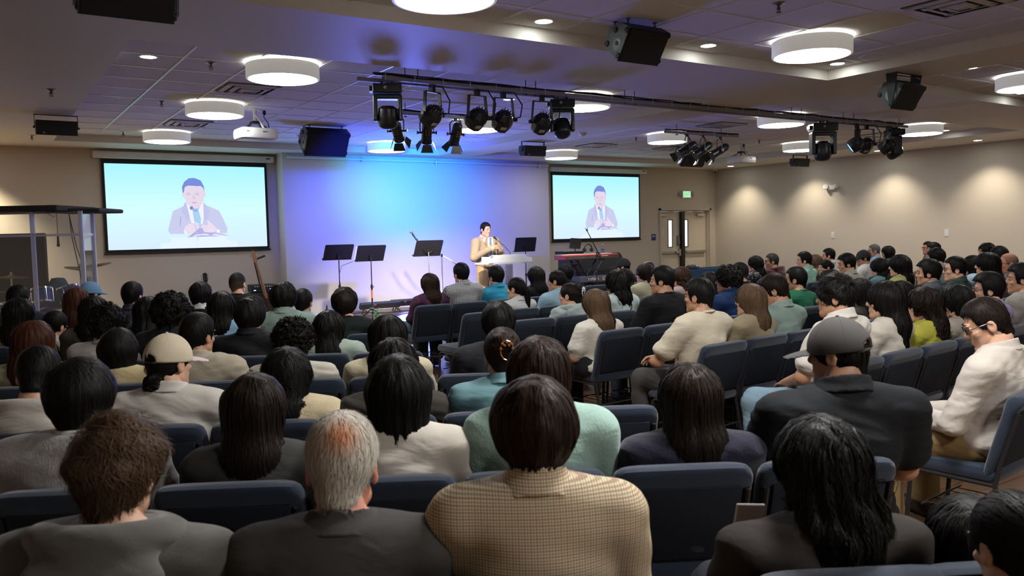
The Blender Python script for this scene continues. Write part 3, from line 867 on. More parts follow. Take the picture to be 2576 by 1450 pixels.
# ------------------------------------------------------------------ projection screens
def projection_screen(label, x0, x1, z0, z1, hx0, hx1, hz0, hz1):
    yb = WALL_Y - 0.07
    cx, W, H = (x0 + x1) / 2, x1 - x0, z1 - z0
    t = thing('projection_screen', label, 'screen', (cx, yb, 0))
    m = MB(); m.box(((hx0 + hx1) / 2 - cx, 0.0, (hz0 + hz1) / 2), (hx1 - hx0, 0.11, hz1 - hz0), bev=0.03); hs = m.build('housing', white_m, t, smooth=True)
    m = MB(); m.box((hx1 - cx - 0.12, -0.057, (hz0 + hz1) / 2 + 0.01), (0.07, 0.003, 0.02)); m.build('maker_plate', black_m, hs)
    m = MB(); m.box((0, 0.01, (z0 + z1) / 2), (W, 0.006, H)); m.build('black_border', mat('screen_border', (0.006, 0.007, 0.010), 0.7), t)
    m = MB(); m.cyl((-W / 2 - 0.02, 0.012, z0 - 0.005), (W / 2 + 0.02, 0.012, z0 - 0.005), 0.014, 10); m.build('weight_bar', black_m, t)
    # the projected picture: flat layers, each one a few tenths of a millimetre proud
    bt, bs, bb = 0.075, 0.045, 0.055
    px0, px1, pz0, pz1 = -W / 2 + bs, W / 2 - bs, z0 + bb, z1 - bt
    mp = bpy.data.materials.new('projected_backdrop')
    mp.use_nodes = True
    nt = mp.node_tree; nt.nodes.remove(nt.nodes['Principled BSDF'])
    tc = nt.nodes.new('ShaderNodeTexCoord'); sp = nt.nodes.new('ShaderNodeSeparateXYZ')
    nt.links.new(tc.outputs['Generated'], sp.inputs[0])
    cr = nt.nodes.new('ShaderNodeValToRGB')
    cr.color_ramp.elements[0].position = 0.0; cr.color_ramp.elements[0].color = (0.70, 0.86, 1.0, 1)
    cr.color_ramp.elements[1].position = 1.0; cr.color_ramp.elements[1].color = (0.40, 0.92, 1.0, 1)
    e2 = cr.color_ramp.elements.new(0.5); e2.color = (0.66, 1.0, 1.0, 1)
    nt.links.new(sp.outputs[2], cr.inputs[0])
    em = nt.nodes.new('ShaderNodeEmission'); em.inputs[1].default_value = SCREEN_E
    nt.links.new(cr.outputs[0], em.inputs[0]); nt.links.new(em.outputs[0], nt.nodes['Material Output'].inputs[0])
    m = MB(); m.box(((px0 + px1) / 2, 0.004, (pz0 + pz1) / 2), (px1 - px0, 0.004, pz1 - pz0)); pic = m.build('projected_picture', mp, t)
    PW, PH = px1 - px0, pz1 - pz0
    def U(p):           # picture units: 0..1 across, 0..1 up
        return (px0 + p[0] * PW, pz0 + p[1] * PH)
    layer = [0]
    def shape(name, pts, col, e=1.0):
        layer[0] += 1
        y = 0.002 - 0.0006 * layer[0]
        m = MB()
        q = [U(p) for p in pts]
        m.add([(a, y, b) for a, b in q], [tuple(range(len(q)))])
        m.build(name, emis('projected_' + name, col, e * SCREEN_E), pic)
    def poly(cx_, cy_, rx, ry, a0=0, a1=360, n=22):
        return [(cx_ + rx * math.cos(math.radians(a0 + (a1 - a0) * i / n)), cy_ + ry * math.sin(math.radians(a0 + (a1 - a0) * i / n))) for i in range(n)]
    # figure coordinates measured from the projected picture (u, v)
    shape('jacket', [(0.370, 0.175), (0.357, 0.22), (0.375, 0.34), (0.392, 0.45), (0.46, 0.51), (0.50, 0.545), (0.56, 0.55), (0.63, 0.50), (0.685, 0.45), (0.71, 0.35), (0.735, 0.235), (0.73, 0.175)], (0.60, 0.62, 0.86))
    shape('jacket_shadow', [(0.43, 0.27), (0.436, 0.27), (0.442, 0.38), (0.436, 0.38)], (0.42, 0.44, 0.74))
    shape('shirt', [(0.478, 0.545), (0.50, 0.55), (0.58, 0.55), (0.585, 0.54), (0.583, 0.36), (0.575, 0.29), (0.505, 0.30), (0.487, 0.42)], (0.86, 0.90, 1.0))
    shape('lapel', [(0.470, 0.555), (0.478, 0.545), (0.497, 0.36), (0.475, 0.34), (0.445, 0.45)], (0.55, 0.57, 0.83))
    shape('lapel', [(0.592, 0.55), (0.586, 0.54), (0.585, 0.36), (0.60, 0.33), (0.625, 0.45)], (0.57, 0.59, 0.85))
    shape('neck', [(0.495, 0.53), (0.565, 0.53), (0.56, 0.48), (0.535, 0.45), (0.51, 0.48)], (0.72, 0.62, 0.78))
    shape('tie', [(0.517, 0.47), (0.552, 0.46), (0.565, 0.36), (0.562, 0.29), (0.53, 0.31), (0.52, 0.38)], (0.40, 0.66, 0.90))
    shape('tie_knot', [(0.512, 0.48), (0.552, 0.475), (0.545, 0.44), (0.522, 0.44)], (0.28, 0.50, 0.80))
    shape('face', [(0.463, 0.72), (0.466, 0.62), (0.477, 0.55), (0.505, 0.49), (0.535, 0.475), (0.562, 0.50), (0.585, 0.56), (0.592, 0.63), (0.594, 0.72), (0.58, 0.77), (0.53, 0.79), (0.48, 0.77)], (0.80, 0.70, 0.84))
    shape('ear', poly(0.460, 0.645, 0.007, 0.025), (0.80, 0.68, 0.83)); shape('ear', poly(0.597, 0.65, 0.007, 0.025), (0.80, 0.68, 0.83))
    shape('hair', [(0.458, 0.66), (0.455, 0.74), (0.47, 0.80), (0.50, 0.845), (0.535, 0.85), (0.575, 0.82), (0.593, 0.75), (0.596, 0.67), (0.588, 0.73), (0.572, 0.755), (0.545, 0.75), (0.53, 0.755), (0.49, 0.755), (0.472, 0.735), (0.466, 0.68)], (0.20, 0.28, 0.72))
    for sx in (0, 1):
        x = 0.493 + 0.055 * sx
        shape('eyebrow', [(x - 0.016, 0.668), (x, 0.677), (x + 0.016, 0.672), (x, 0.671)], (0.52, 0.45, 0.68)); shape('eye', poly(x, 0.652, 0.013, 0.005), (0.48, 0.42, 0.66))
    shape('nose', [(0.522, 0.645), (0.527, 0.645), (0.538, 0.60), (0.532, 0.592), (0.515, 0.595)], (0.72, 0.60, 0.76))
    shape('mouth', poly(0.528, 0.553, 0.017, 0.006), (0.64, 0.44, 0.62)); shape('lip', poly(0.528, 0.542, 0.014, 0.005), (0.74, 0.56, 0.72))
    hand = [(0.49, 0.30), (0.515, 0.285), (0.535, 0.30), (0.548, 0.285), (0.55, 0.245), (0.552, 0.205), (0.54, 0.185), (0.50, 0.175), (0.47, 0.18), (0.455, 0.21), (0.462, 0.26)]
    shape('hand', hand, (0.84, 0.74, 0.87))
    shape('hand', [(0.60, 0.335), (0.612, 0.33), (0.64, 0.28), (0.665, 0.235), (0.665, 0.205), (0.63, 0.185), (0.59, 0.19), (0.568, 0.215), (0.565, 0.26), (0.575, 0.285), (0.60, 0.27), (0.61, 0.29)], (0.84, 0.74, 0.87))
    for (a, b) in (((0.515, 0.265), (0.545, 0.275)), ((0.52, 0.235), (0.55, 0.235)), ((0.57, 0.255), (0.60, 0.25)), ((0.57, 0.235), (0.60, 0.225))):
        shape('finger_line', [a, b, (b[0], b[1] - 0.004), (a[0], a[1] - 0.004)], (0.66, 0.54, 0.74))
    shape('cuff', [(0.452, 0.225), (0.462, 0.215), (0.473, 0.175), (0.457, 0.175)], (0.90, 0.94, 1.0)); shape('cuff', [(0.668, 0.225), (0.684, 0.215), (0.68, 0.175), (0.66, 0.185)], (0.90, 0.94, 1.0))
    shape('shadow', [(0.55, 0.24), (0.57, 0.24), (0.58, 0.19), (0.66, 0.18), (0.73, 0.15), (0.73, 0.135), (0.47, 0.13), (0.50, 0.165)], (0.45, 0.45, 0.80))
    shape('book', [(0.505, 0.14), (0.53, 0.163), (0.58, 0.172), (0.605, 0.165), (0.62, 0.15), (0.65, 0.17), (0.73, 0.14), (0.735, 0.13), (0.64, 0.15), (0.60, 0.15), (0.56, 0.155), (0.515, 0.135)], (0.80, 0.86, 1.0))
    shape('lectern', [(0.30, 0.0), (0.31, 0.06), (0.37, 0.075), (0.377, 0.13), (0.725, 0.14), (0.728, 0.09), (0.79, 0.08), (0.80, 0.0)], (0.80, 0.92, 1.0))
    shape('microphone', poly(0.5075, 0.485, 0.011, 0.022), (0.22, 0.26, 0.58)); shape('microphone_stem', [(0.512, 0.465), (0.517, 0.465), (0.5415, 0.09), (0.538, 0.09)], (0.52, 0.58, 0.84))
projection_screen('large projection screen on the back wall showing the speaker, left of the stage wall', 1.82, 4.555, 1.345, 2.915, 1.70, 4.69, 2.92, 3.04)
projection_screen('smaller-looking projection screen with the same speaker, above the keyboard', 10.99, 13.665, 1.33, 2.91, 10.95, 13.86, 2.915, 3.02)

# curtain tube along the top of the stage wall, three clips
t = thing('curtain_rod', 'thin white rod with clips along the top of the blue-lit stage wall', 'rod', (7.7, 14.73, 3.0))
m = MB(); m.cyl((-2.9, -0.06, 0), (2.92, -0.06, 0.0), 0.022, 12); m.build('rod', white_m, t, smooth=True)
for x in (-1.45, 0.13, 2.66):
    m = MB(); m.box((x, -0.04, 0.0), (0.025, 0.08, 0.07)); m.cyl((x, -0.085, 0.02), (x, -0.085, -0.06), 0.008, 6); m.build('clip', steel_m, t)
# ------------------------------------------------------------------ stage furniture and instruments
SZ = 0.12
desk_m = mat('music_desk_black', (0.016, 0.016, 0.022), 0.4)
chrome = mat('chrome', (0.7, 0.7, 0.72), 0.15, metal=1.0)
def acrylic(name, tint, gloss=0.10, haze=0.0):
    if name in MATS:
        return MATS[name]
    m = bpy.data.materials.new(name); m.use_nodes = True
    nt = m.node_tree; nt.nodes.remove(nt.nodes['Principled BSDF'])
    tr = nt.nodes.new('ShaderNodeBsdfTransparent'); tr.inputs[0].default_value = (*tint, 1)
    gl = nt.nodes.new('ShaderNodeBsdfGlossy'); gl.inputs['Roughness'].default_value = 0.03
    lw = nt.nodes.new('ShaderNodeLayerWeight'); lw.inputs[0].default_value = 0.35
    mu = nt.nodes.new('ShaderNodeMath'); mu.operation = 'MULTIPLY_ADD'; mu.inputs[1].default_value = 0.5; mu.inputs[2].default_value = gloss
    nt.links.new(lw.outputs['Fresnel'], mu.inputs[0])
    mx = nt.nodes.new('ShaderNodeMixShader')
    nt.links.new(mu.outputs[0], mx.inputs[0]); nt.links.new(tr.outputs[0], mx.inputs[1]); nt.links.new(gl.outputs[0], mx.inputs[2])
    out = mx.outputs[0]
    if haze:
        df = nt.nodes.new('ShaderNodeBsdfDiffuse'); df.inputs[0].default_value = (0.62, 0.64, 0.66, 1)
        tl = nt.nodes.new('ShaderNodeBsdfTranslucent'); tl.inputs[0].default_value = (0.3, 0.31, 0.33, 1)
        a = nt.nodes.new('ShaderNodeAddShader'); nt.links.new(df.outputs[0], a.inputs[0]); nt.links.new(tl.outputs[0], a.inputs[1])
        m2 = nt.nodes.new('ShaderNodeMixShader'); m2.inputs[0].default_value = haze
        nt.links.new(out, m2.inputs[1]); nt.links.new(a.outputs[0], m2.inputs[2]); out = m2.outputs[0]
    nt.links.new(out, nt.nodes['Material Output'].inputs[0])
    MATS[name] = m
    return m
clear = acrylic('clear_acrylic', (0.93, 0.95, 0.97))
frost = acrylic('frosted_acrylic', (0.9, 0.92, 0.95), 0.1, 0.75)

def tripod_legs(t, z, r=0.26, n=3, a0=0.4, m_=None, name='leg'):
    for i in range(n):
        a = a0 + i * 2 * math.pi / n
        m = MB(); m.tube([(0, 0, z), (r * math.cos(a), r * math.sin(a), 0.012)], 0.011, 6); m.ball((r * math.cos(a), r * math.sin(a), 0.012), 0.014, 5); m.build(name, m_ or black_m, t)

def music_stand(label, x, y, zc, tilt=0.5, rz=0.0, w=0.50, h=0.30, tape=False, paper=False, twin=False):
    t = thing('music_stand', label, 'music stand', (x, y, SZ), rz)
    z = zc - SZ
    R = rotm(tilt, 0, 0)      # top leans to the audience (-Y)
    c = Vector((0, 0.0, z))
    m = MB()
    pl = []
    for (sx, sz) in ((1, 1), (-1, 1), (-1, -1), (1, -1)):
        for k in range(4):
            a = math.radians({(1, 1): 0, (-1, 1): 90, (-1, -1): 180, (1, -1): 270}[(sx, sz)] + 30 * k)
            rr = 0.022 if sz > 0 else 0.004
            pl.append((sx * (w / 2 - rr) + rr * math.cos(a), sz * (h / 2 - rr) + rr * math.sin(a)))
    m.prism(pl, -0.003, 0.003, axis='y', rot=R, c=c)
    m.box(c + R @ Vector((0, 0.03, -h / 2)), (w, 0.06, 0.006), R)
    d = m.build('desk', desk_m, t)
    b = MB()
    if twin:
        for s in (-1, 1):
            b.tube([c + R @ Vector((0, -0.02, -0.10)), c + R @ Vector((s * 0.07, -0.012, -0.06)), c + R @ Vector((s * 0.10, -0.01, 0.0))], 0.010, 6)
    b.box(c + R @ Vector((0, -0.02, -0.06)), (0.05, 0.035, 0.07), R, 0.008)
    for s in (-1, 1):
        for k in range(2):
            b.cyl(c + R @ Vector((s * (w / 2 - 0.02), -0.002, -0.07 - 0.03 * k)), c + R @ Vector((s * (w / 2 - 0.02), -0.007, -0.07 - 0.03 * k)), 0.006, 6)
    b.build('bracket', mat('stand_bracket', (0.03, 0.03, 0.032), 0.3, metal=0.5), d)
    m = MB(); m.cyl((0, 0.0, 0.55), (0, 0.0, z - 0.05), 0.0095, 8); m.build('upper_tube', steel_m if twin else black_m, t)
    m = MB(); m.cyl((0, 0, 0.05), (0, 0, 0.60), 0.0145, 10); m.cyl((0, 0, 0.56), (0, 0, 0.62), 0.021, 10); m.box((0.025, 0, 0.585), (0.03, 0.012, 0.012)); lt = m.build('lower_tube', black_m, t)
    if tape:
        m = MB(); m.cyl((0, 0, 0.40), (0, 0, 0.53), 0.0175, 10); m.build('orange_tape', mat('orange_tape', (0.75, 0.18, 0.03), 0.5), lt)
    m = MB(); m.cyl((0, 0, 0.20), (0, 0, 0.25), 0.025, 10); m.build('collar', black_m, t)
    tripod_legs(t, 0.24)
    if paper:
        p = thing('sheet_music', 'white sheet of music sticking out of the second stand from the drum cage', 'paper', c + Vector((x, y, SZ)) + R @ Vector((-w / 2 - 0.002, 0.012, 0.0)), rz)
        q = MB(); q.box((0.05, 0, 0), (0.14, 0.003, 0.25), R); q.build('sheet', mat('paper_white', (0.8, 0.8, 0.78), 0.7), p)
    return t
music_stand('blue-lit music stand, the one nearest the bass guitar', 5.05, 12.96, 1.285, 0.55)
music_stand('black music stand with orange tape round its pole', 5.45, 12.56, 1.26, 0.5, tape=True, paper=True)
music_stand('music stand on a silver pole with a forked bracket, in front of the microphone', 6.30, 12.14, 1.32, 0.5, twin=True)
music_stand('music stand behind the open book on the lectern', 9.17, 13.5, 1.31, 0.25, h=0.29)
music_stand('low black music stand seen edge-on behind the people before the keyboard', 8.20, 10.9, 0.90, 0.9, rz=0.5, w=0.52, h=0.34)

def mic_shape(m, a, b):
    a, b = Vector(a), Vector(b)
    d = (b - a).normalized()
    m.tube([a, a + d * 0.12], [0.011, 0.017], 10)
def mic_stand():
    t = thing('microphone_stand', 'boom microphone stand with a microphone, behind the silver-poled music stand', 'microphone stand', (6.62, 12.28, SZ))
    m = MB(); m.cyl((0, 0, 0.1), (0, 0, 1.06), 0.010, 8); m.build('pole', mat('pole_grey', (0.25, 0.25, 0.26), 0.3, metal=0.8), t)
    m = MB(); m.tube([(-0.35, 0.26, 1.36), (0, 0, 1.08), (0.19, -0.12, 0.94)], 0.008, 8); m.cyl((0.15, -0.095, 0.965), (0.2, -0.125, 0.93), 0.016, 8); m.build('boom', mat('pole_grey', (0.25, 0.25, 0.26), 0.3, metal=0.8), t)
    m = MB(); m.box((0, 0, 1.07), (0.03, 0.04, 0.05), bev=0.008); m.build('clutch', black_m, t)
    tripod_legs(t, 0.28, 0.3)
    p = thing('microphone', 'silver-headed black microphone in a clip at the end of the boom', 'microphone', (6.62 - 0.35, 12.28 + 0.26, SZ + 1.36))
    m = MB(); m.tube([(0.02, 0, -0.03), (-0.05, 0.03, 0.09)], [0.011, 0.017], 10); m.build('handle', mat('mic_body', (0.01, 0.012, 0.03), 0.35), p, smooth=True)
    m = MB(); m.ball((-0.065, 0.036, 0.115), 0.027, 8); m.build('grille', steel_m, p, smooth=True)
    m = MB(); m.tube([(0.0, 0, 0.0), (0.03, -0.015, -0.03)], 0.018, 8); m.build('clip', black_m, p)
mic_stand()

def keyboard_rig():
    red = mat('keyboard_red', (0.55, 0.02, 0.015), 0.35)
    pur = mat('keyboard_end', (0.42, 0.06, 0.08), 0.4)
    t = thing('keyboard', 'red stage keyboard on a crossed stand, its back to the audience', 'keyboard', (9.64, 12.14, SZ))
    m = MB(); m.box((0, 0, 0.95), (1.29, 0.32, 0.085), bev=0.012); m.build('case', red, t)
    m = MB(); m.box((0.0, -0.161, 0.945), (1.25, 0.006, 0.06)); bp = m.build('rear_panel', mat('keyboard_rear', (0.05, 0.045, 0.04), 0.4), t)
    m = MB()
    for i, xx in enumerate((-0.22, -0.2, -0.08, -0.06, -0.04, 0.0, 0.03, 0.1)):
        q = MB(); q.box((xx, -0.166, 0.94), (0.014, 0.006, 0.018)); q.build('socket', steel_m, bp)
    m = MB(); m.box((0.30, -0.165, 0.962), (0.16, 0.004, 0.010)); m.build('red_lettering', mat('lettering_pale', (0.7, 0.55, 0.5), 0.5), bp)
    m = MB(); m.box((-0.646, 0, 0.95), (0.012, 0.30, 0.075)); m.build('end_cheek', pur, t)
    m = MB(); m.box((0, 0.07, 0.995), (1.2, 0.15, 0.012)); m.build('keys', mat('ivory_keys', (0.8, 0.8, 0.78), 0.3), t)
    s = thing('keyboard_stand', 'black crossed-leg stand under the red keyboard', 'stand', (9.64, 12.14, SZ))
    for dy in (-0.1, 0.1):
        m = MB(); m.tube([(-0.38, dy, 0.03), (0.30, dy, 0.89)], 0.016, 6); m.tube([(0.38, dy + 0.03, 0.03), (-0.30, dy + 0.03, 0.89)], 0.016, 6); m.build('leg', mat('stand_black_blue_lit', (0.02, 0.025, 0.06), 0.25, metal=0.6), s)  # black legs, with the blue stage light put into their colour
    m = MB(); m.box((-0.30, 0, 0.895), (0.04, 0.36, 0.025)); m.box((0.30, 0, 0.895), (0.04, 0.36, 0.025)); m.build('support_bar', black_m, s)
    m = MB(); m.box((-0.38, 0, 0.015), (0.04, 0.45, 0.03)); m.box((0.38, 0, 0.015), (0.04, 0.45, 0.03)); m.build('foot_bar', black_m, s)
    # second keyboard lower down
    k = thing('synthesizer', 'violet-lit second keyboard lettered on its back, lower on the stand', 'keyboard', (9.80, 12.0, SZ))
    m = MB(); m.box((0, 0.1, 0.53), (0.95, 0.28, 0.11), bev=0.012); m.build('case', mat('synth_case', (0.06, 0.06, 0.10), 0.4), k)
    text_obj('lettering', 'YAMAHA', 0.075, mat('lettering_pale', (0.7, 0.55, 0.5), 0.5), k, (-0.16, -0.044, 0.53), (math.pi / 2, 0, 0), width=0.26)
    text_obj('lettering', 'Gpx', 0.09, mat('lettering_pale', (0.7, 0.55, 0.5), 0.5), k, (0.16, -0.044, 0.53), (math.pi / 2, 0, 0), width=0.2)
    for s_ in (-0.4, 0.4):
        m = MB(); m.box((s_, 0.1, 0.24), (0.04, 0.25, 0.48)); m.build('leg', black_m, k)
    # black cabinet behind, with small mixer and tablet
    c = thing('equipment_desk', 'black slant-fronted desk behind the red keyboard', 'desk', (10.32, 12.95, SZ))
    m = MB(); m.prism([(-0.30, 0.0), (0.35, 0.0), (0.35, 0.98), (-0.12, 0.98), (-0.20, 0.90)], -0.50, 0.72, axis='x'); m.build('body', mat('desk_black', (0.02, 0.02, 0.022), 0.5), c)
    m = MB(); m.box((0.03, -0.305, 0.4), (1.2, 0.01, 0.5)); m.build('kick_panel', black_m, c)
    x = thing('mixer', 'small mixing console with lit buttons on the black desk', 'mixer', (9.85, 12.96, SZ + 0.98))
    m = MB(); m.box((0, 0, 0.03), (0.5, 0.3, 0.06), bev=0.01); b = m.build('body', black_m, x)
    m = MB()
    for i in range(9):
        m.cyl((-0.2 + 0.05 * i, -0.1, 0.06), (-0.2 + 0.05 * i, -0.1, 0.075), 0.01, 8)
    m.build('knob', white_m, b)
    x = thing('tablet', 'black tablet on a stand over the red keyboard', 'tablet', (9.52, 12.33, SZ + 1.07))
    m = MB(); m.box((0, 0, 0.13), (0.26, 0.012, 0.20), rotm(0.2, 0.06, 0)); m.build('screen_back', desk_m, x)
    m = MB(); m.tube([(0, 0.01, 0.06), (0.0, 0.02, -0.08)], 0.01, 6); m.box((0, 0.02, -0.075), (0.3, 0.14, 0.015)); m.build('holder', black_m, x)
    x = thing('headphones', 'black headphones lying by the tablet', 'headphones', (9.80, 12.3, SZ + 1.0))
    m = MB(); m.tube([(0.09 * math.cos(a), 0.0, 0.09 + 0.09 * math.sin(a)) for a in [i * math.pi / 8 for i in range(9)]], 0.012, 6); m.build('headband', black_m, x)
    for s_ in (-1, 1):
        m = MB(); m.lathe([(0.0, -0.02), (0.035, -0.02), (0.04, 0.0), (0.035, 0.02), (0.0, 0.02)], (s_ * 0.085, 0, 0.07), 14, rotm(0, math.pi / 2, 0)); m.build('ear_cup', black_m, x)
    # mic stand in front of the keyboard
    x = thing('boom_stand', 'empty boom microphone stand leaning over the red keyboard', 'microphone stand', (9.60, 11.80, SZ))
    m = MB(); m.cyl((0.0, 0, 0.04), (0, 0, 1.04), 0.012, 8); m.build('pole', black_m, x)
    m = MB(); m.tube([(0.10, 0, 0.9), (0.0, 0, 1.08), (-0.13, 0.02, 1.32), (-0.19, 0.03, 1.43)], [0.011, 0.010, 0.008, 0.007], 8); m.build('boom', mat('stand_black_blue_lit', (0.02, 0.025, 0.06), 0.25, metal=0.6), x)
    m = MB(); m.tube([(-0.19, 0.03, 1.43), (-0.205, 0.03, 1.465)], 0.016, 8); m.tube([(-0.185, 0.03, 1.47), (-0.19, 0.03, 1.495)], 0.005, 5); m.tube([(-0.225, 0.03, 1.465), (-0.235, 0.03, 1.49)], 0.005, 5); m.build('clip', black_m, x)
    m = MB(); m.cyl((0.03, 0, 0.96), (0.07, 0, 1.02), 0.022, 8); m.build('clutch', black_m, x)
    tripod_legs(x, 0.3, 0.28)
    x = thing('water_bottle', 'small clear water bottle on the black desk', 'bottle', (10.72, 12.98, SZ + 0.98))
    m = MB(); m.lathe([(0.0, 0.0), (0.03, 0.0), (0.032, 0.05), (0.03, 0.11), (0.014, 0.15), (0.014, 0.165)], n=18); m.build('body', acrylic('clear_acrylic_bottle', (0.85, 0.9, 0.95), 0.15), x, smooth=True)
    m = MB(); m.lathe([(0.0331, 0.045), (0.0331, 0.085)], n=18); m.build('paper_label', mat('label_blue', (0.1, 0.15, 0.5), 0.5), x)
    m = MB(); m.lathe([(0.0, 0.185), (0.015, 0.185), (0.015, 0.163)], n=14); m.build('cap', white_m, x)
keyboard_rig()

def purple_chair():
    fab = mat('purple_fabric', (0.035, 0.018, 0.07), 0.8)
    t = thing('stacking_chair', 'purple round-backed stacking chair with a hand hole, near the doors', 'chair', (10.95, 12.1, SZ), 0.15)
    m = MB(); pts = []
    for i in range(24):
        a = 2 * math.pi * i / 24
        pts.append((0.19 * math.copysign(abs(math.cos(a)) ** 0.7, math.cos(a)), 0.63 + 0.17 * math.copysign(abs(math.sin(a)) ** 0.8, math.sin(a))))
    m.prism(pts, -0.02, 0.02, axis='y', c=(0, -0.18, 0)); b = m.build('backrest', fab, t)
    m = MB(); m.tube([(p[0], -0.18, p[1]) for p in pts], 0.012, 6, closed=True); m.build('back_trim', mat('chair_trim_gold', (0.35, 0.24, 0.14), 0.35, metal=0.7), b)
    m = MB(); m.box((0, -0.18, 0.745), (0.12, 0.044, 0.03), bev=0.01); m.build('hand_hole', mat('hole_beige', (0.55, 0.48, 0.38), 0.8), b)
    m = MB(); m.box((0, 0.05, 0.44), (0.40, 0.40, 0.06), bev=0.025); m.build('seat', fab, t)
    for sx in (-1, 1):
        for sy in (-0.17, 0.22):
            m = MB(); m.tube([(sx * 0.18, sy, 0.43), (sx * 0.2, sy * 1.15, 0.0)], 0.011, 6); m.build('leg', black_m, t)
purple_chair()

def offering_table():
    blue = mat('blue_tablecloth', (0.008, 0.045, 0.10), 0.8, bump=(30, 0.2))
    t = thing('draped_table', 'table under a dark blue cloth in front of the double doors', 'table', (13.1, 12.4, 0.0))
    m = MB(); m.box((0, 0, 0.685), (1.75, 0.7, 0.03)); m.build('tabletop', black_m, t)
    for sx in (-1, 1):
        for sy in (-1, 1):
            m = MB(); m.cyl((sx * 0.8, sy * 0.3, 0), (sx * 0.8, sy * 0.3, 0.67), 0.015, 8); m.build('leg', black_m, t)
    c = MB()
    n = 100
    P0, P1 = [], []
    for i in range(n):
        a = 2 * math.pi * i / n
        ca, sa = math.cos(a), math.sin(a)
        k = 1.0 / max(abs(ca) / 0.89, abs(sa) / 0.365)
        w = 0.02 * math.sin(a * 26)
        P0.append((ca * k, sa * k, 0.706)); P1.append((ca * (k + 0.02 + w), sa * (k + 0.02 + w), 0.03))
    c.add(P0 + P1, [tuple(range(n))] + [(i, (i + 1) % n, n + (i + 1) % n, n + i) for i in range(n)])
    o = c.build('tablecloth', blue, None, smooth=True); o.location = (13.1, 12.4, 0.0); tag(o, 'dark blue cloth draped to the floor over the table by the doors', 'tablecloth')
    x = thing('offering_tray', 'shiny silver tray set with a lid on the blue tablecloth', 'tray', (12.62, 12.35, 0.707))
    m = MB(); m.lathe([(0.0, 0.005), (0.13, 0.005), (0.15, 0.02), (0.155, 0.045), (0.145, 0.045), (0.13, 0.02), (0.0, 0.015)], n=32); m.build('tray', chrome, x, smooth=True)
    m = MB(); m.lathe([(0.14, 0.05), (0.15, 0.06), (0.12, 0.075), (0.05, 0.09), (0.0, 0.095)], n=32); l = m.build('lid', chrome, x, smooth=True)
    m = MB(); m.ball((0, 0, 0.115), 0.018, 8); m.cyl((0, 0, 0.09), (0, 0, 0.11), 0.006, 6); m.build('knob', chrome, l, smooth=True)
offering_table()

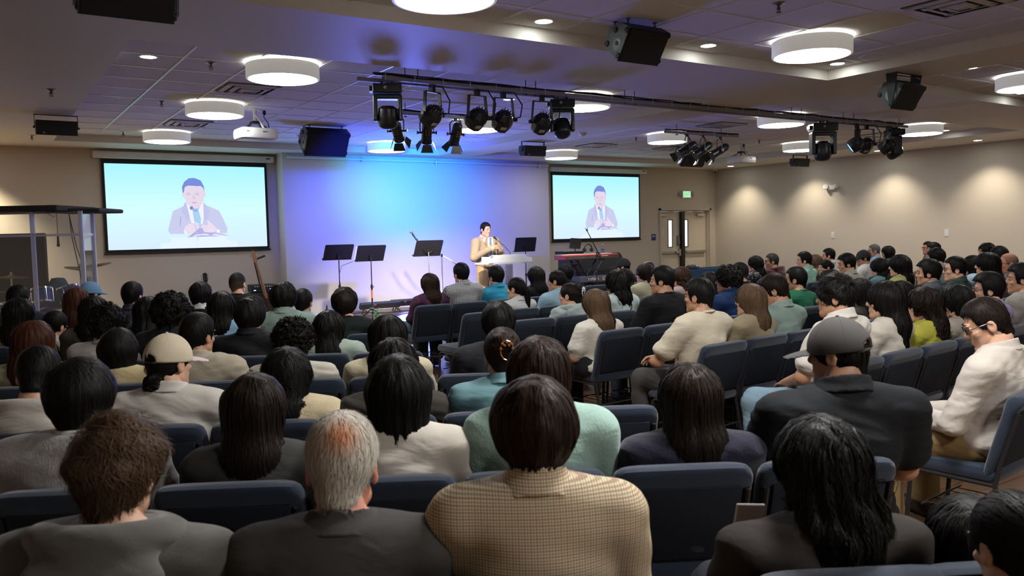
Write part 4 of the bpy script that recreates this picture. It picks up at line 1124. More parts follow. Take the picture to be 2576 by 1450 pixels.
def guitars():
    wood = mat('maple_neck', (0.42, 0.20, 0.06), 0.4, bump=(20, 0.1), scale3=(1, 1, 0.1))
    t = thing('bass_guitar', 'bass guitar with a long maple neck leaning in a stand beside the amplifier', 'guitar', (4.20, 13.9, SZ), rot=(0.0, -0.24, 0.0))
    m = MB(); m.tube([(0, 0, 0.42), (0, 0, 1.05)], [0.030, 0.021], 8); m.prism([(-0.024, 1.05), (0.024, 1.05), (0.034, 1.12), (0.022, 1.24), (0.008, 1.26), (-0.026, 1.23), (-0.036, 1.1)], -0.008, 0.008, axis='y'); n = m.build('neck', wood, t)
    m = MB()
    for i in range(4):
        m.cyl((-0.03, 0, 1.09 + 0.035 * i), (-0.065, 0, 1.095 + 0.035 * i), 0.006, 6); m.box((-0.07, 0, 1.095 + 0.035 * i), (0.018, 0.006, 0.02))
    m.build('tuning_peg', steel_m, n)
    pts = [(0.0, 0.45), (0.07, 0.47), (0.13, 0.43), (0.11, 0.33), (0.15, 0.22), (0.14, 0.09), (0.05, 0.03), (-0.06, 0.03), (-0.15, 0.09), (-0.16, 0.22), (-0.11, 0.32), (-0.15, 0.45), (-0.12, 0.50), (-0.05, 0.47)]
    m = MB(); m.prism(pts, -0.02, 0.02, axis='y'); m.build('body', mat('sunburst_body', (0.05, 0.02, 0.01), 0.25), t)
    m = MB()
    for i in range(4):
        m.cyl((-0.015 + 0.01 * i, -0.03, 0.15), (-0.012 + 0.008 * i, -0.026, 1.12), 0.0012, 4)
    m.build('strings', steel_m, t)
    s = thing('guitar_stand', 'black hanging guitar stand holding the bass guitar', 'stand', (4.05, 14.0, SZ))
    m = MB(); m.tube([(0.12, 0.1, 0.05), (-0.07, 0.1, 1.02), (-0.07, 0.06, 1.05), (0.0, -0.02, 1.10)], 0.012, 8); m.build('pole', black_m, s)
    m = MB(); m.tube([(-0.05, -0.05, 1.09), (0.0, -0.04, 1.10), (0.07, -0.06, 1.13)], 0.017, 8); m.build('yoke', black_m, s)
    tripod_legs(s, 0.25, 0.24)
    a = thing('bass_amplifier', 'black bass amplifier head with a row of knobs on its cabinet', 'amplifier', (4.15, 14.35, SZ))
    m = MB(); m.box((0, 0, 0.24), (0.42, 0.34, 0.48), bev=0.02); c = m.build('cabinet', cab_m, a)
    m = MB(); m.box((0, -0.172, 0.24), (0.37, 0.006, 0.42)); m.build('grille', grille_m, c)
    m = MB(); m.box((0, 0, 0.56), (0.40, 0.28, 0.13), bev=0.012); h = m.build('amp_head', black_m, a)
    m = MB()
    for i in range(8):
        m.cyl((-0.15 + 0.042 * i, -0.14, 0.595), (-0.15 + 0.042 * i, -0.158, 0.595), 0.013, 10)
    m.build('knob', mat('knob_cream', (0.5, 0.47, 0.4), 0.4), h)
    m = MB(); m.box((-0.15, -0.143, 0.53), (0.035, 0.004, 0.012)); m.box((0.12, -0.143, 0.545), (0.02, 0.004, 0.012)); m.build('indicator', emis('blue_led', (0.3, 0.5, 1.0), 4.0), h)
    g = thing('acoustic_guitar', 'guitar whose headstock alone shows over the people on the left', 'guitar', (3.30, 14.45, SZ), rot=(0.12, -0.1, 0.0))
    m = MB(); m.tube([(0, 0, 0.30), (0, 0, 0.72)], 0.024, 8); m.build('neck', mat('dark_neck', (0.06, 0.03, 0.02), 0.4), g)
    m = MB(); m.prism([(-0.022, 0.70), (0.022, 0.70), (0.036, 0.75), (0.036, 0.86), (0.0, 0.88), (-0.036, 0.86), (-0.036, 0.75)], -0.008, 0.008, axis='y'); h = m.build('headstock', mat('headstock_black', (0.02, 0.02, 0.03), 0.2), g)
    m = MB()
    for i in range(3):
        for s_ in (-1, 1):
            m.cyl((s_ * 0.034, 0, 0.765 + 0.035 * i), (s_ * 0.055, 0, 0.765 + 0.035 * i), 0.005, 6); m.ball((s_ * 0.06, 0, 0.765 + 0.035 * i), 0.009, 5); m.ball((s_ * 0.018, -0.01, 0.765 + 0.035 * i), 0.007, 5)
    m.build('tuning_peg', chrome, h)
    m = MB(); pts = [(0.18 * math.cos(a) * (0.75 + 0.25 * abs(math.sin(a * 0.5 + 0.78)) ** 2), 0.20 + 0.2 * math.sin(a)) for a in [i * math.pi / 12 for i in range(24)]]
    m.prism(pts, -0.05, 0.05, axis='y'); m.build('body', mat('acoustic_body', (0.25, 0.11, 0.03), 0.3), g)
guitars()

def led_bars():
    hous = mat('floor_bar_black', (0.035, 0.035, 0.04), 0.35)
    for (x, y, lab) in ((6.28, 14.12, 'first of two black light bars on the stage floor, with a red sticker'), (6.98, 14.30, 'second black light bar on the stage floor, beside the seated checkered shirt')):
        t = thing('light_bar', lab, 'stage light', (x, y, SZ))
        m = MB(); m.box((0, 0, 0.135), (0.80, 0.075, 0.11), rotm(0.5, 0, 0)); m.build('housing', hous, t)
        m = MB(); m.box((0.0, 0.022, 0.185), (0.74, 0.045, 0.006), rotm(0.5, 0, 0)); m.build('lens_strip', emis('blue_strip', (0.10, 0.16, 1.0), 6.0), t)
        m = MB(); m.box((-0.12, -0.055, 0.15), (0.04, 0.004, 0.03), rotm(0.5, 0, 0)); m.build('sticker', mat('red_sticker', (0.6, 0.1, 0.12), 0.5), t)
        for s in (-0.33, 0.33):
            f = MB(); f.tube([(s - 0.06, -0.05, 0.0), (s, 0, 0.09), (s + 0.06, -0.05, 0.0)], 0.010, 6); f.tube([(s, 0.06, 0.0), (s, 0, 0.09)], 0.010, 6); f.cyl((s - 0.02, 0, 0.09), (s + 0.02, 0, 0.09), 0.022, 8); f.build('foot', black_m, t)
led_bars()
rnd = random.Random(5)
for (pts, lab) in (([(4.9, 14.3, 0), (5.4, 14.0, 0), (5.9, 14.25, 0), (6.3, 13.9, 0), (7.0, 14.0, 0), (7.6, 13.8, 0)], 'black cable running along the foot of the stage wall'),
                   ([(5.0, 13.7, 0), (5.4, 13.4, 0), (5.6, 13.6, 0), (6.2, 13.3, 0), (6.8, 13.55, 0)], 'black cable looping on the stage behind the taped music stand')):
    q = []
    for i in range(len(pts) - 1):
        for k in range(6):
            f = k / 6
            q.append((pts[i][0] * (1 - f) + pts[i + 1][0] * f, pts[i][1] * (1 - f) + pts[i + 1][1] * f + 0.03 * math.sin(i * 6 + k), SZ + 0.008))
    m = MB(); m.tube(q, 0.007, 6)
    tag(m.build('floor_cable', cable_m), lab, 'cable')
m = MB(); m.tube([(5.20, 12.72, 1.13), (5.05, 12.85, 1.06), (5.02, 12.9, 0.9), (5.08, 12.95, 0.6), (5.13, 13.0, 0.3), (5.2, 13.0, SZ + 0.006), (5.5, 13.1, SZ + 0.006)], 0.004, 6)
tag(m.build('hanging_cable', cable_m), 'thin cable hanging from the corner of the taped music stand', 'cable')
t = thing('potted_plant', 'green leaves of a small plant in front of the taped music stand', 'plant', (5.28, 12.02, SZ))
leaf_m = mat('plant_leaf', (0.10, 0.28, 0.03), 0.4)
m = MB(); m.lathe([(0.0, 0.0), (0.05, 0.0), (0.065, 0.09), (0.06, 0.09), (0.0, 0.08)], n=18); m.build('pot', black_m, t, smooth=True)
m = MB()
for i in range(16):
    a = i * 2.4; r = 0.05 + 0.08 * rnd.random(); z = 0.12 + 0.16 * rnd.random()
    d = Vector((math.cos(a), math.sin(a), 0.3)); b = Vector((0.3 * r * math.cos(a), 0.3 * r * math.sin(a), z)); s_ = Vector((-math.sin(a), math.cos(a), 0)) * 0.018
    m.tube([(0, 0, 0.08), b], 0.002, 4)
    m.add([b, b + d * 0.035 + s_, b + d * 0.09 + Vector((0, 0, -0.02)), b + d * 0.035 - s_, b + d * 0.04 + Vector((0, 0, 0.008))], [(0, 1, 4), (1, 2, 4), (2, 3, 4), (3, 0, 4)])
m.build('leaves', leaf_m, t)
t = thing('dropper_bottle', 'thin dark bottle with an orange label on the stage edge', 'bottle', (4.94, 13.3, SZ))
m = MB(); m.lathe([(0.0, 0.0), (0.033, 0.0), (0.034, 0.18), (0.012, 0.22), (0.012, 0.235)], n=16); m.build('body', mat('bottle_brown', (0.04, 0.02, 0.015), 0.2), t, smooth=True)
m = MB(); m.lathe([(0.0345, 0.04), (0.0345, 0.15)], n=16); m.build('paper_label', mat('label_orange', (0.5, 0.2, 0.08), 0.5), t)
m = MB(); m.lathe([(0.014, 0.225), (0.014, 0.245), (0.006, 0.26), (0.004, 0.285), (0.0, 0.285)], n=12); m.build('cap', black_m, t)

def lectern():
    t = thing('lectern', 'clear and frosted acrylic lectern the speaker stands behind', 'lectern', (7.28, 11.40, SZ), -0.15)
    m = MB(); m.box((0, 0.05, 0.012), (0.6, 0.42, 0.024), bev=0.01); m.build('base', clear, t)
    for s in (-1, 1):
        m = MB(); m.box((s * 0.13, 0.05, 0.47), (0.018, 0.26, 0.90)); m.build('side_panel', clear, t)
    m = MB(); m.box((0, -0.07, 0.47), (0.30, 0.014, 0.90)); m.build('front_panel', clear, t)
    m = MB()
    R = rotm(-0.22, 0, 0)
    out = [(-0.50, -0.02), (-0.44, -0.16), (-0.25, -0.24), (0.25, -0.24), (0.40, -0.2), (0.42, 0.0), (0.40, 0.18), (-0.40, 0.18)]
    m.prism(out, 0.925, 0.945, axis='z'); m.build('shelf', frost, t)
    m = MB()
    m.prism([(-0.36, 0.945), (-0.24, 1.07), (0.30, 1.08), (0.32, 1.03), (0.42, 1.02), (0.43, 0.945)], -0.245, -0.225, axis='y'); m.build('front_rest', frost, t)
    m = MB(); m.box((0.02, -0.02, 1.02), (0.62, 0.42, 0.012), R); m.build('reading_board', frost, t)
    for s in (-0.30, 0.36):
        m = MB(); m.box((s, -0.02, 0.99), (0.012, 0.38, 0.10)); m.build('cheek', frost, t)
    b = thing('open_book', 'open book with cream pages lying on the lectern', 'book', (7.44, 11.37, SZ + 1.03), -0.15)
    m = MB()
    for s in (-1, 1):
        P = []
        for i in range(6):
            f = i / 5
            x = s * 0.17 * f; z = 0.03 + 0.025 * math.sin(f * math.pi * 0.8) - 0.01 * f
            P += [(x, -0.12, z + 0.04 - 0.05), (x, 0.12, z + 0.09 - 0.1), (x, 0.12, z - 0.06), (x, -0.12, z - 0.045)]
        F = []
        for i in range(5):
            for k in range(4):
                F.append((i * 4 + k, i * 4 + (k + 1) % 4, (i + 1) * 4 + (k + 1) % 4, (i + 1) * 4 + k))
        F += [(0, 1, 2, 3), (23, 22, 21, 20)]
        m.add(P, F)
    m.build('pages', mat('book_pages', (0.62, 0.56, 0.42), 0.7), b)
    m = MB(); m.box((0, 0, 0.0), (0.36, 0.26, 0.012)); m.build('cover', mat('book_cover', (0.03, 0.02, 0.015), 0.5), b)
    g = thing('gooseneck_microphone', 'thin gooseneck microphone bent from the lectern toward the speaker', 'microphone', (7.33, 11.24, SZ + 0.93))
    m = MB(); m.tube([(0, 0, 0.0), (0.01, 0, 0.10), (0.0, 0.015, 0.18), (-0.07, 0.06, 0.28), (-0.18, 0.14, 0.40)], 0.005, 6); m.cyl((0, 0, 0), (0, 0, 0.03), 0.014, 10); m.build('neck', black_m, g)
    m = MB(); m.tube([(-0.17, 0.135, 0.39), (-0.20, 0.155, 0.425)], [0.012, 0.016], 8); m.ball((-0.205, 0.158, 0.43), 0.018, 6); m.build('capsule', black_m, g)
lectern()

def drum_corner():
    P0, P1, P2, P3 = (1.09, 11.15), (0.60, 11.47), (0.10, 11.79), (1.27, 11.64)
    t = thing('drum_shield', 'clear acrylic drum enclosure at the left end of the stage', 'drum shield', (P0[0], P0[1], SZ))
    zt = 1.80
    def L(p, z=0.0):
        return Vector((p[0] - P0[0], p[1] - P0[1], z))
    edge = acrylic('acrylic_edge', (0.72, 0.74, 0.95), 0.3, 0.35)
    for (a, b) in ((P0, P1), (P1, P2), (P0, P3), (P2, (-0.4, 12.11))):
        for (z0, z1) in ((0.0, 1.50), (1.53, zt)):
            u = (L(b) - L(a)); n = Vector((-u.y, u.x, 0)).normalized() * 0.003
            a0, b0 = L(a) + u * 0.02, L(b) - u * 0.02
            Z0, Z1 = Vector((0, 0, z0)), Vector((0, 0, z1))
            P = [a0 - n + Z0, b0 - n + Z0, b0 + n + Z0, a0 + n + Z0, a0 - n + Z1, b0 - n + Z1, b0 + n + Z1, a0 + n + Z1]
            m = MB(); m.add(P, [(3, 2, 1, 0), (4, 5, 6, 7), (0, 1, 5, 4), (1, 2, 6, 5), (2, 3, 7, 6), (3, 0, 4, 7)]); m.build('clear_panel', clear, t)
        m = MB(); c = (L(a) + L(b)) / 2; u = L(b) - L(a)
        m.box((c.x, c.y, 1.515), (u.length, 0.016, 0.03), rotm(0, 0, math.atan2(u.y, u.x))); m.build('joint_strip', edge, t)
    for p in (P0, P1, P2, P3):
        m = MB(); ang = math.atan2(P1[1] - P0[1], P1[0] - P0[0])
        m.box(L(p, zt / 2), (0.05, 0.02, zt), rotm(0, 0, ang)); m.build('edge_strip', edge, t)
    foam = mat('foam_lid', (0.022, 0.022, 0.024), 0.9, bump=(60, 0.4))
    ang = math.atan2(P2[1] - P0[1], P2[0] - P0[0])
    m = MB(); m.box((-0.62, 0.75, zt + 0.035), (1.5, 0.95, 0.07), rotm(0, 0, ang), 0.02); m.build('lid', foam, t)
    m = MB(); m.box((0.10, 0.42, zt + 0.01), (0.66, 0.7, 0.05), rotm(0, 0, ang + 0.05), 0.02); m.build('lid', foam, t)
    # gobo panel, hanging microphone and kit
    g = thing('sound_baffle', 'tall black sound baffle behind the drums', 'panel', (0.35, 13.3, SZ), -0.5)
    m = MB(); m.box((0, 0, 0.78), (1.1, 0.07, 1.56), bev=0.02); m.build('panel', mat('gobo_black', (0.02, 0.02, 0.021), 0.9), g)
    for s in (-0.45, 0.45):
        m = MB(); m.box((s, 0, 0.01), (0.06, 0.4, 0.02)); m.build('foot', black_m, g)
    g = thing('hanging_microphone', 'microphone hanging on a cable under the enclosure lid', 'microphone', (0.87, 11.55, SZ + zt))
    m = MB(); m.tube([(-0.1, 0, -0.02), (-0.03, 0, -0.06), (0.0, 0, -0.02), (0.0, 0, -0.28)], 0.004, 6); m.build('cable', cable_m, g)
    m = MB(); m.tube([(0, 0, -0.28), (0, 0, -0.40)], [0.010, 0.016], 8); m.ball((0, 0, -0.41), 0.02, 6); m.build('body', black_m, g)
    m = MB(); m.tube([(1.0, 11.5, SZ + zt - 0.02), (1.02, 11.5, 1.6), (1.08, 11.5, 1.2), (1.12, 11.5, 0.95), (1.22, 11.5, 0.75), (1.3, 11.55, 0.5)], 0.006, 6)
    m.tube([(1.0, 11.5, SZ + zt - 0.02), (1.06, 11.5, 1.5), (1.18, 11.5, 1.0), (1.25, 11.52, 0.72), (1.3, 11.55, 0.5)], 0.006, 6)
    tag(m.build('cable_bundle', cable_m), 'two black cables hanging down inside the drum enclosure', 'cable')
    blue = mat('drum_shell_blue', (0.02, 0.03, 0.22), 0.25)
    skin = mat('drum_skin', (0.55, 0.55, 0.55), 0.6)
    brass = mat('cymbal_bronze', (0.35, 0.28, 0.16), 0.35, metal=1.0)
    k = thing('drum_kit', 'drum kit with blue shells and chrome hardware inside the clear enclosure', 'drum kit', (0.85, 12.45, SZ), 0.3)
    def drum(c, r, h, rot):
        m = MB(); m.lathe([(r, -h / 2), (r, h / 2)], c, 28, rot); d = m.build('drum_shell', blue, k, smooth=True)
        q = MB(); q.lathe([(0.0, h / 2 + 0.003), (r * 0.98, h / 2 + 0.003)], c, 28, rot); q.lathe([(0.0, -h / 2 - 0.003), (r * 0.98, -h / 2 - 0.003)], c, 28, rot); q.build('drum_head', skin, d)
        q = MB()
        for zz in (-h / 2, h / 2):
            q.lathe([(r - 0.004, zz - 0.012), (r + 0.008, zz - 0.012), (r + 0.008, zz + 0.012), (r - 0.004, zz + 0.012)], c, 28, rot)
        for i in range(8):
            a = i * math.pi / 4
            p0, p1 = Vector((math.cos(a) * (r + 0.006), math.sin(a) * (r + 0.006), -h / 2)), Vector((math.cos(a) * (r + 0.006), math.sin(a) * (r + 0.006), h / 2))
            R = rot if rot is not None else Matrix.Identity(3)
            q.cyl(Vector(c) + R @ p0, Vector(c) + R @ p1, 0.004, 5)
        q.build('hoop', chrome, d, smooth=True)
    drum((0, 0, 0.28), 0.28, 0.42, rotm(math.pi / 2, 0, 0))
    drum((-0.16, -0.05, 0.72), 0.13, 0.18, rotm(-0.35, 0.1, 0)); drum((0.18, -0.05, 0.72), 0.14, 0.19, rotm(-0.35, -0.1, 0))
    drum((0.42, 0.35, 0.38), 0.19, 0.36, None); drum((-0.38, 0.30, 0.58), 0.17, 0.13, None)
    for (x, y, z, r, tx) in ((-0.48, 0.05, 1.00, 0.20, 0.05), (0.52, 0.0, 1.10, 0.24, -0.18), (-0.55, 0.45, 0.80, 0.17, 0.0), (0.25, -0.25, 1.08, 0.19, 0.15)):
        m = MB(); m.cyl((x, y, 0.05), (x, y, z + 0.05), 0.010, 8); m.cyl((x, y, 0.3), (x, y, 0.36), 0.018, 8)
        for i in range(3):
            a = i * 2.1; m.tube([(x, y, 0.3), (x + 0.2 * math.cos(a), y + 0.2 * math.sin(a), 0.01)], 0.008, 5)
        m.ball((x, y, z + 0.05), 0.012, 5); st = m.build('cymbal_stand', chrome, k)
        q = MB(); q.lathe([(0.0, 0.02), (0.03, 0.018), (0.05, 0.004), (r, -0.012), (r, -0.010), (0.05, 0.007)], (x, y, z), 32, rotm(tx, tx * 0.6, 0)); q.build('cymbal', brass, st, smooth=True)
    d = thing('drum_throne', 'round black drum stool with a blue jacket over it, behind the kit', 'stool', (0.95, 13.0, SZ))
    m = MB(); m.lathe([(0.0, 0.44), (0.15, 0.44), (0.17, 0.47), (0.15, 0.51), (0.0, 0.52)], n=24); m.build('seat', black_m, d, smooth=True)
    m = MB(); m.cyl((0, 0, 0.2), (0, 0, 0.45), 0.014, 8); m.build('pole', chrome, d); tripod_legs(d, 0.26, 0.24, m_=chrome)
    j = MB(); j.lathe([(0.22, 0.50), (0.20, 0.62), (0.15, 0.78), (0.11, 0.88), (0.08, 0.93), (0.0, 0.94)], n=22, sx=1.0)
    jo = j.build('draped_jacket', mat('jacket_teal', (0.02, 0.07, 0.12), 0.8, bump=(14, 0.8)), None, smooth=True); jo.location = (0.95, 13.0, SZ); tag(jo, 'dark teal jacket draped over the seat behind the drums', 'jacket')
drum_corner()

# stage lamps' own light
for (x, tx, tz, colr, ang, k) in ((3.9, 6.5, 2.0, (0.004, 0.045, 1.0), 46, 1.0), (4.42, 6.9, 2.45, (0.02, 0.60, 0.95), 31, 0.5), (4.74, 7.6, 2.45, (0.02, 0.60, 0.95), 31, 0.5), (5.24, 8.1, 2.0, (0.004, 0.045, 1.0), 44, 1.0)):
    spot('par_lamp', (x, 9.62, 2.72), (tx, 14.73, tz), PAR_W * k, colr, ang, 0.95, 0.07)
for (x, y, tx, ty, tz, ang, k) in ((4.5, 9.55, 7.25, 11.9, 1.25, 17, 1.0), (9.45, 9.6, 7.3, 11.9, 1.25, 17, 1.0), (4.9, 9.55, 6.4, 13.6, 0.1, 44, 3.0), (5.3, 9.55, 7.6, 13.6, 0.1, 44, 3.0), (9.8, 9.6, 8.3, 13.4, 0.2, 34, 0.5), (10.2, 9.6, 9.4, 12.3, 0.6, 30, 0.5)):
    spot('key_lamp', (x, y, 2.74), (tx, ty, tz), KEY_W * k, (1.0, 0.86, 0.72), ang, 0.8, 0.06)
spot('floor_bar_lamp', (6.3, 13.9, 0.45), (4.9, 6.2, 3.05), BAR_W, (0.12, 0.16, 1.0), 40, 0.9, 0.35)
spot('floor_bar_lamp', (7.0, 14.1, 0.45), (5.6, 9.8, 3.1), BAR_W * 0.75, (0.14, 0.20, 1.0), 125, 0.9, 0.3)
spot('floor_bar_lamp', (6.3, 13.9, 0.45), (6.5, 13.6, 3.1), BAR_W * 0.12, (0.06, 0.5, 1.0), 120, 0.9, 0.3)
# ------------------------------------------------------------------ chairs
navy = mat('navy_upholstery', (0.0035, 0.012, 0.030), 0.85, bump=(220, 0.35), sheen=0.25)
navy_back = mat('navy_back_panel', (0.002, 0.005, 0.012), 0.8, bump=(200, 0.2))
tube_m = mat('chair_frame_black', (0.016, 0.016, 0.018), 0.35)
CH = {}
def chair_meshes():
    W, ZTOP = 0.462, 0.78
    def rake(z):
        return -0.10 - 0.10 * (z - 0.43) / 0.35
    m = MB()
    # padded back: rounded slab with a fat rolled top edge that overhangs to the rear
    P, F = [], []
    lv = [(0.40, 0.020, 0.006), (0.42, 0.032, 0.0), (0.52, 0.036, 0.0), (0.62, 0.036, 0.0), (0.70, 0.036, 0.0), (0.735, 0.042, 0.0), (0.757, 0.042, 0.003), (0.772, 0.034, 0.010), (0.78, 0.016, 0.022)]
    n = 28
    for (z, th, ins) in lv:
        w = W / 2 - ins
        for i in range(n):
            a = 2 * math.pi * i / n
            ca, sa = math.cos(a), math.sin(a)
            x = math.copysign(abs(ca) ** 0.28, ca) * w
            y = math.copysign(abs(sa) ** 0.75, sa) * th
            zz = z - 0.018 * max(0, (abs(x) / (W / 2)) ** 8) * (1 if z > 0.7 else 0)
            P.append((x, rake(z) + y, zz))
    for l in range(len(lv) - 1):
        for i in range(n):
            j = (i + 1) % n
            F.append((l * n + i, l * n + j, (l + 1) * n + j, (l + 1) * n + i))
    F.append(tuple(range(n - 1, -1, -1))); F.append(tuple(range((len(lv) - 1) * n, len(lv) * n)))
    m.add(P, F)
    CH['backrest'] = m.mesh('backrest', navy, True)
    m = MB()
    for s in (-1, 1):
        pass
    z0, z1 = 0.44, 0.715
    R = rotm(math.atan2(0.10, 0.35), 0, 0)
    m.box((0, (rake(z0) + rake(z1)) / 2 - 0.037, (z0 + z1) / 2), (W - 0.085, 0.012, z1 - z0), R, 0.005)
    CH['back_panel'] = m.mesh('back_panel', navy_back, True)
    m = MB()
    m.box((0, 0.075, 0.405), (0.45, 0.43, 0.075), bev=0.034)
    m.box((0, 0.28, 0.400), (0.43, 0.05, 0.07), bev=0.024)
    CH['seat'] = m.mesh('seat', navy, True)
    for s in (-1, 1):
        m = MB(); m.tube([(s * 0.208, rake(0.70) - 0.036, 0.70), (s * 0.212, rake(0.45) - 0.034, 0.45), (s * 0.215, -0.125, 0.36), (s * 0.218, -0.19, 0.0)], 0.0115, 8); CH['leg_rear_%d' % s] = m.mesh('leg', tube_m, True)
        m = MB(); m.tube([(s * 0.21, -0.12, 0.36), (s * 0.214, 0.22, 0.365), (s * 0.215, 0.25, 0.35), (s * 0.218, 0.275, 0.0)], 0.0115, 8); CH['leg_front_%d' % s] = m.mesh('leg', tube_m, True)
    m = MB(); m.tube([(-0.21, -0.15, 0.20), (0.21, -0.15, 0.20)], 0.007, 6); m.tube([(-0.21, 0.24, 0.34), (0.21, 0.24, 0.34)], 0.008, 6)
    for k in range(5):
        m.tube([(-0.16 + 0.08 * k, -0.14, 0.20), (-0.16 + 0.08 * k, 0.20, 0.20)], 0.003, 4)
    m.tube([(-0.21, 0.20, 0.20), (0.21, 0.20, 0.20)], 0.006, 6)
    CH['book_rack'] = m.mesh('book_rack', tube_m, True)
chair_meshes()
def make_chair(x, y, rz, label):
    t = thing('padded_chair', label, 'chair', (x, y, 0), rz, 'navy padded chairs in the congregation')
    b = obj('backrest', CH['backrest'], t); obj('back_panel', CH['back_panel'], b)
    obj('seat', CH['seat'], t)
    for s in (-1, 1):
        obj('leg', CH['leg_rear_%d' % s], t); obj('leg', CH['leg_front_%d' % s], t)
    obj('book_rack', CH['book_rack'], t)
    return t

# ------------------------------------------------------------------ people: signed-distance bodies meshed by surface nets
def ell(P, c, r):
    q = (P - np.array(c)) / np.array(r)
    k0 = np.sqrt((q * q).sum(1)); k1 = np.sqrt(((q / np.array(r)) ** 2).sum(1)) + 1e-9
    return k0 * (k0 - 1.0) / k1
def cone(P, a, b, r1, r2, sc=None):
    a, b = np.array(a, float), np.array(b, float)
    if sc is not None:
        s = np.array(sc, float); P = P / s; a = a / s; b = b / s
    d = b - a
    t = np.clip(((P - a) @ d) / (d @ d), 0, 1)
    return np.linalg.norm(P - a - t[:, None] * d, axis=1) - (r1 + (r2 - r1) * t)
def smin(a, b, k):
    h = np.clip(0.5 + 0.5 * (b - a) / k, 0, 1)
    return b + (a - b) * h - k * h * (1 - h)
def smax(a, b, k):
    return -smin(-a, -b, k)
def un(k, *ds):
    r = ds[0]
    for d in ds[1:]:
        r = smin(r, d, k)
    return r

def nets(f, lo, hi, h):
    lo, hi = np.array(lo, float), np.array(hi, float)
    n = np.ceil((hi - lo) / h).astype(int) + 1
    ax = [lo[i] + h * np.arange(n[i]) for i in range(3)]
    G = np.stack(np.meshgrid(*ax, indexing='ij'), -1).reshape(-1, 3)
    F = f(G).reshape(n)
    S = F < 0
    corners = [(i, j, k) for i in (0, 1) for j in (0, 1) for k in (0, 1)]
    def sub(A, c):
        return A[c[0]:n[0] - 1 + c[0], c[1]:n[1] - 1 + c[1], c[2]:n[2] - 1 + c[2]]
    cnt = sum(sub(S, c).astype(np.int8) for c in corners)
    act = (cnt > 0) & (cnt < 8)
    idx = np.argwhere(act)
    vid = -np.ones(act.shape, int); vid[act] = np.arange(len(idx))
    cv = np.stack([F[idx[:, 0] + c[0], idx[:, 1] + c[1], idx[:, 2] + c[2]] for c in corners], 1)
    acc = np.zeros((len(idx), 3)); m = np.zeros(len(idx))
    ca = np.array(corners, float)
    for a in range(8):
        for b in range(a + 1, 8):
            if np.abs(ca[a] - ca[b]).sum() != 1:
                continue
            x = (cv[:, a] < 0) != (cv[:, b] < 0)
            t = np.where(x, cv[:, a] / np.where(x, cv[:, a] - cv[:, b], 1), 0)
            p = ca[a] + t[:, None] * (ca[b] - ca[a])
            acc += p * x[:, None]; m += x
    V = lo + h * (idx + acc / m[:, None])
    Q = []
    for d in range(3):
        e, g = (d + 1) % 3, (d + 2) % 3
        sl0 = [slice(1, n[i] - 1) for i in range(3)]; sl0[d] = slice(0, n[d] - 1)
        sl1 = list(sl0); sl1[d] = slice(1, n[d])
        A, B = S[tuple(sl0)], S[tuple(sl1)]
        for flip in (False, True):
            w = np.argwhere((A & ~B) if not flip else (~A & B))
            if len(w) == 0:
                continue
            c = w.copy(); c[:, e] += 1; c[:, g] += 1
            def at(de, dg):
                q = c.copy(); q[:, e] -= de; q[:, g] -= dg
                return vid[q[:, 0], q[:, 1], q[:, 2]]
            quad = np.stack([at(1, 1), at(0, 1), at(0, 0), at(1, 0)], 1)
            Q.append(quad if not flip else quad[:, ::-1])
    return V, (np.concatenate(Q) if Q else np.zeros((0, 4), int))

def np_mesh(name, parts, mats, smooth=True):
    """parts: list of (V, quads) or (V, quads, material index)"""
    vs_, fs_, mi, n = [], [], [], 0
    for p in parts:
        vs_.append(p[0]); fs_.append(p[1] + n); n += len(p[0])
        mi.append(np.full(len(p[1]), p[2] if len(p) > 2 else 0, np.int32))
    V = np.concatenate(vs_).astype(np.float32); Q = np.concatenate(fs_).astype(np.int32)
    me = bpy.data.meshes.new(name)
    me.vertices.add(len(V)); me.vertices.foreach_set('co', V.ravel())
    me.loops.add(Q.size); me.loops.foreach_set('vertex_index', Q.ravel())
    me.polygons.add(len(Q)); me.polygons.foreach_set('loop_start', np.arange(0, Q.size, 4, dtype=np.int32))
    for m in (mats if isinstance(mats, (list, tuple)) else [mats]):
        me.materials.append(m)
    me.polygons.foreach_set('material_index', np.concatenate(mi))
    me.polygons.foreach_set('use_smooth', np.ones(len(Q), bool))
    me.update(calc_edges=True)
    me.validate()
    return me

CACHE = {}
def cached(key, fn):
    if key not in CACHE:
        CACHE[key] = fn()
    return CACHE[key]

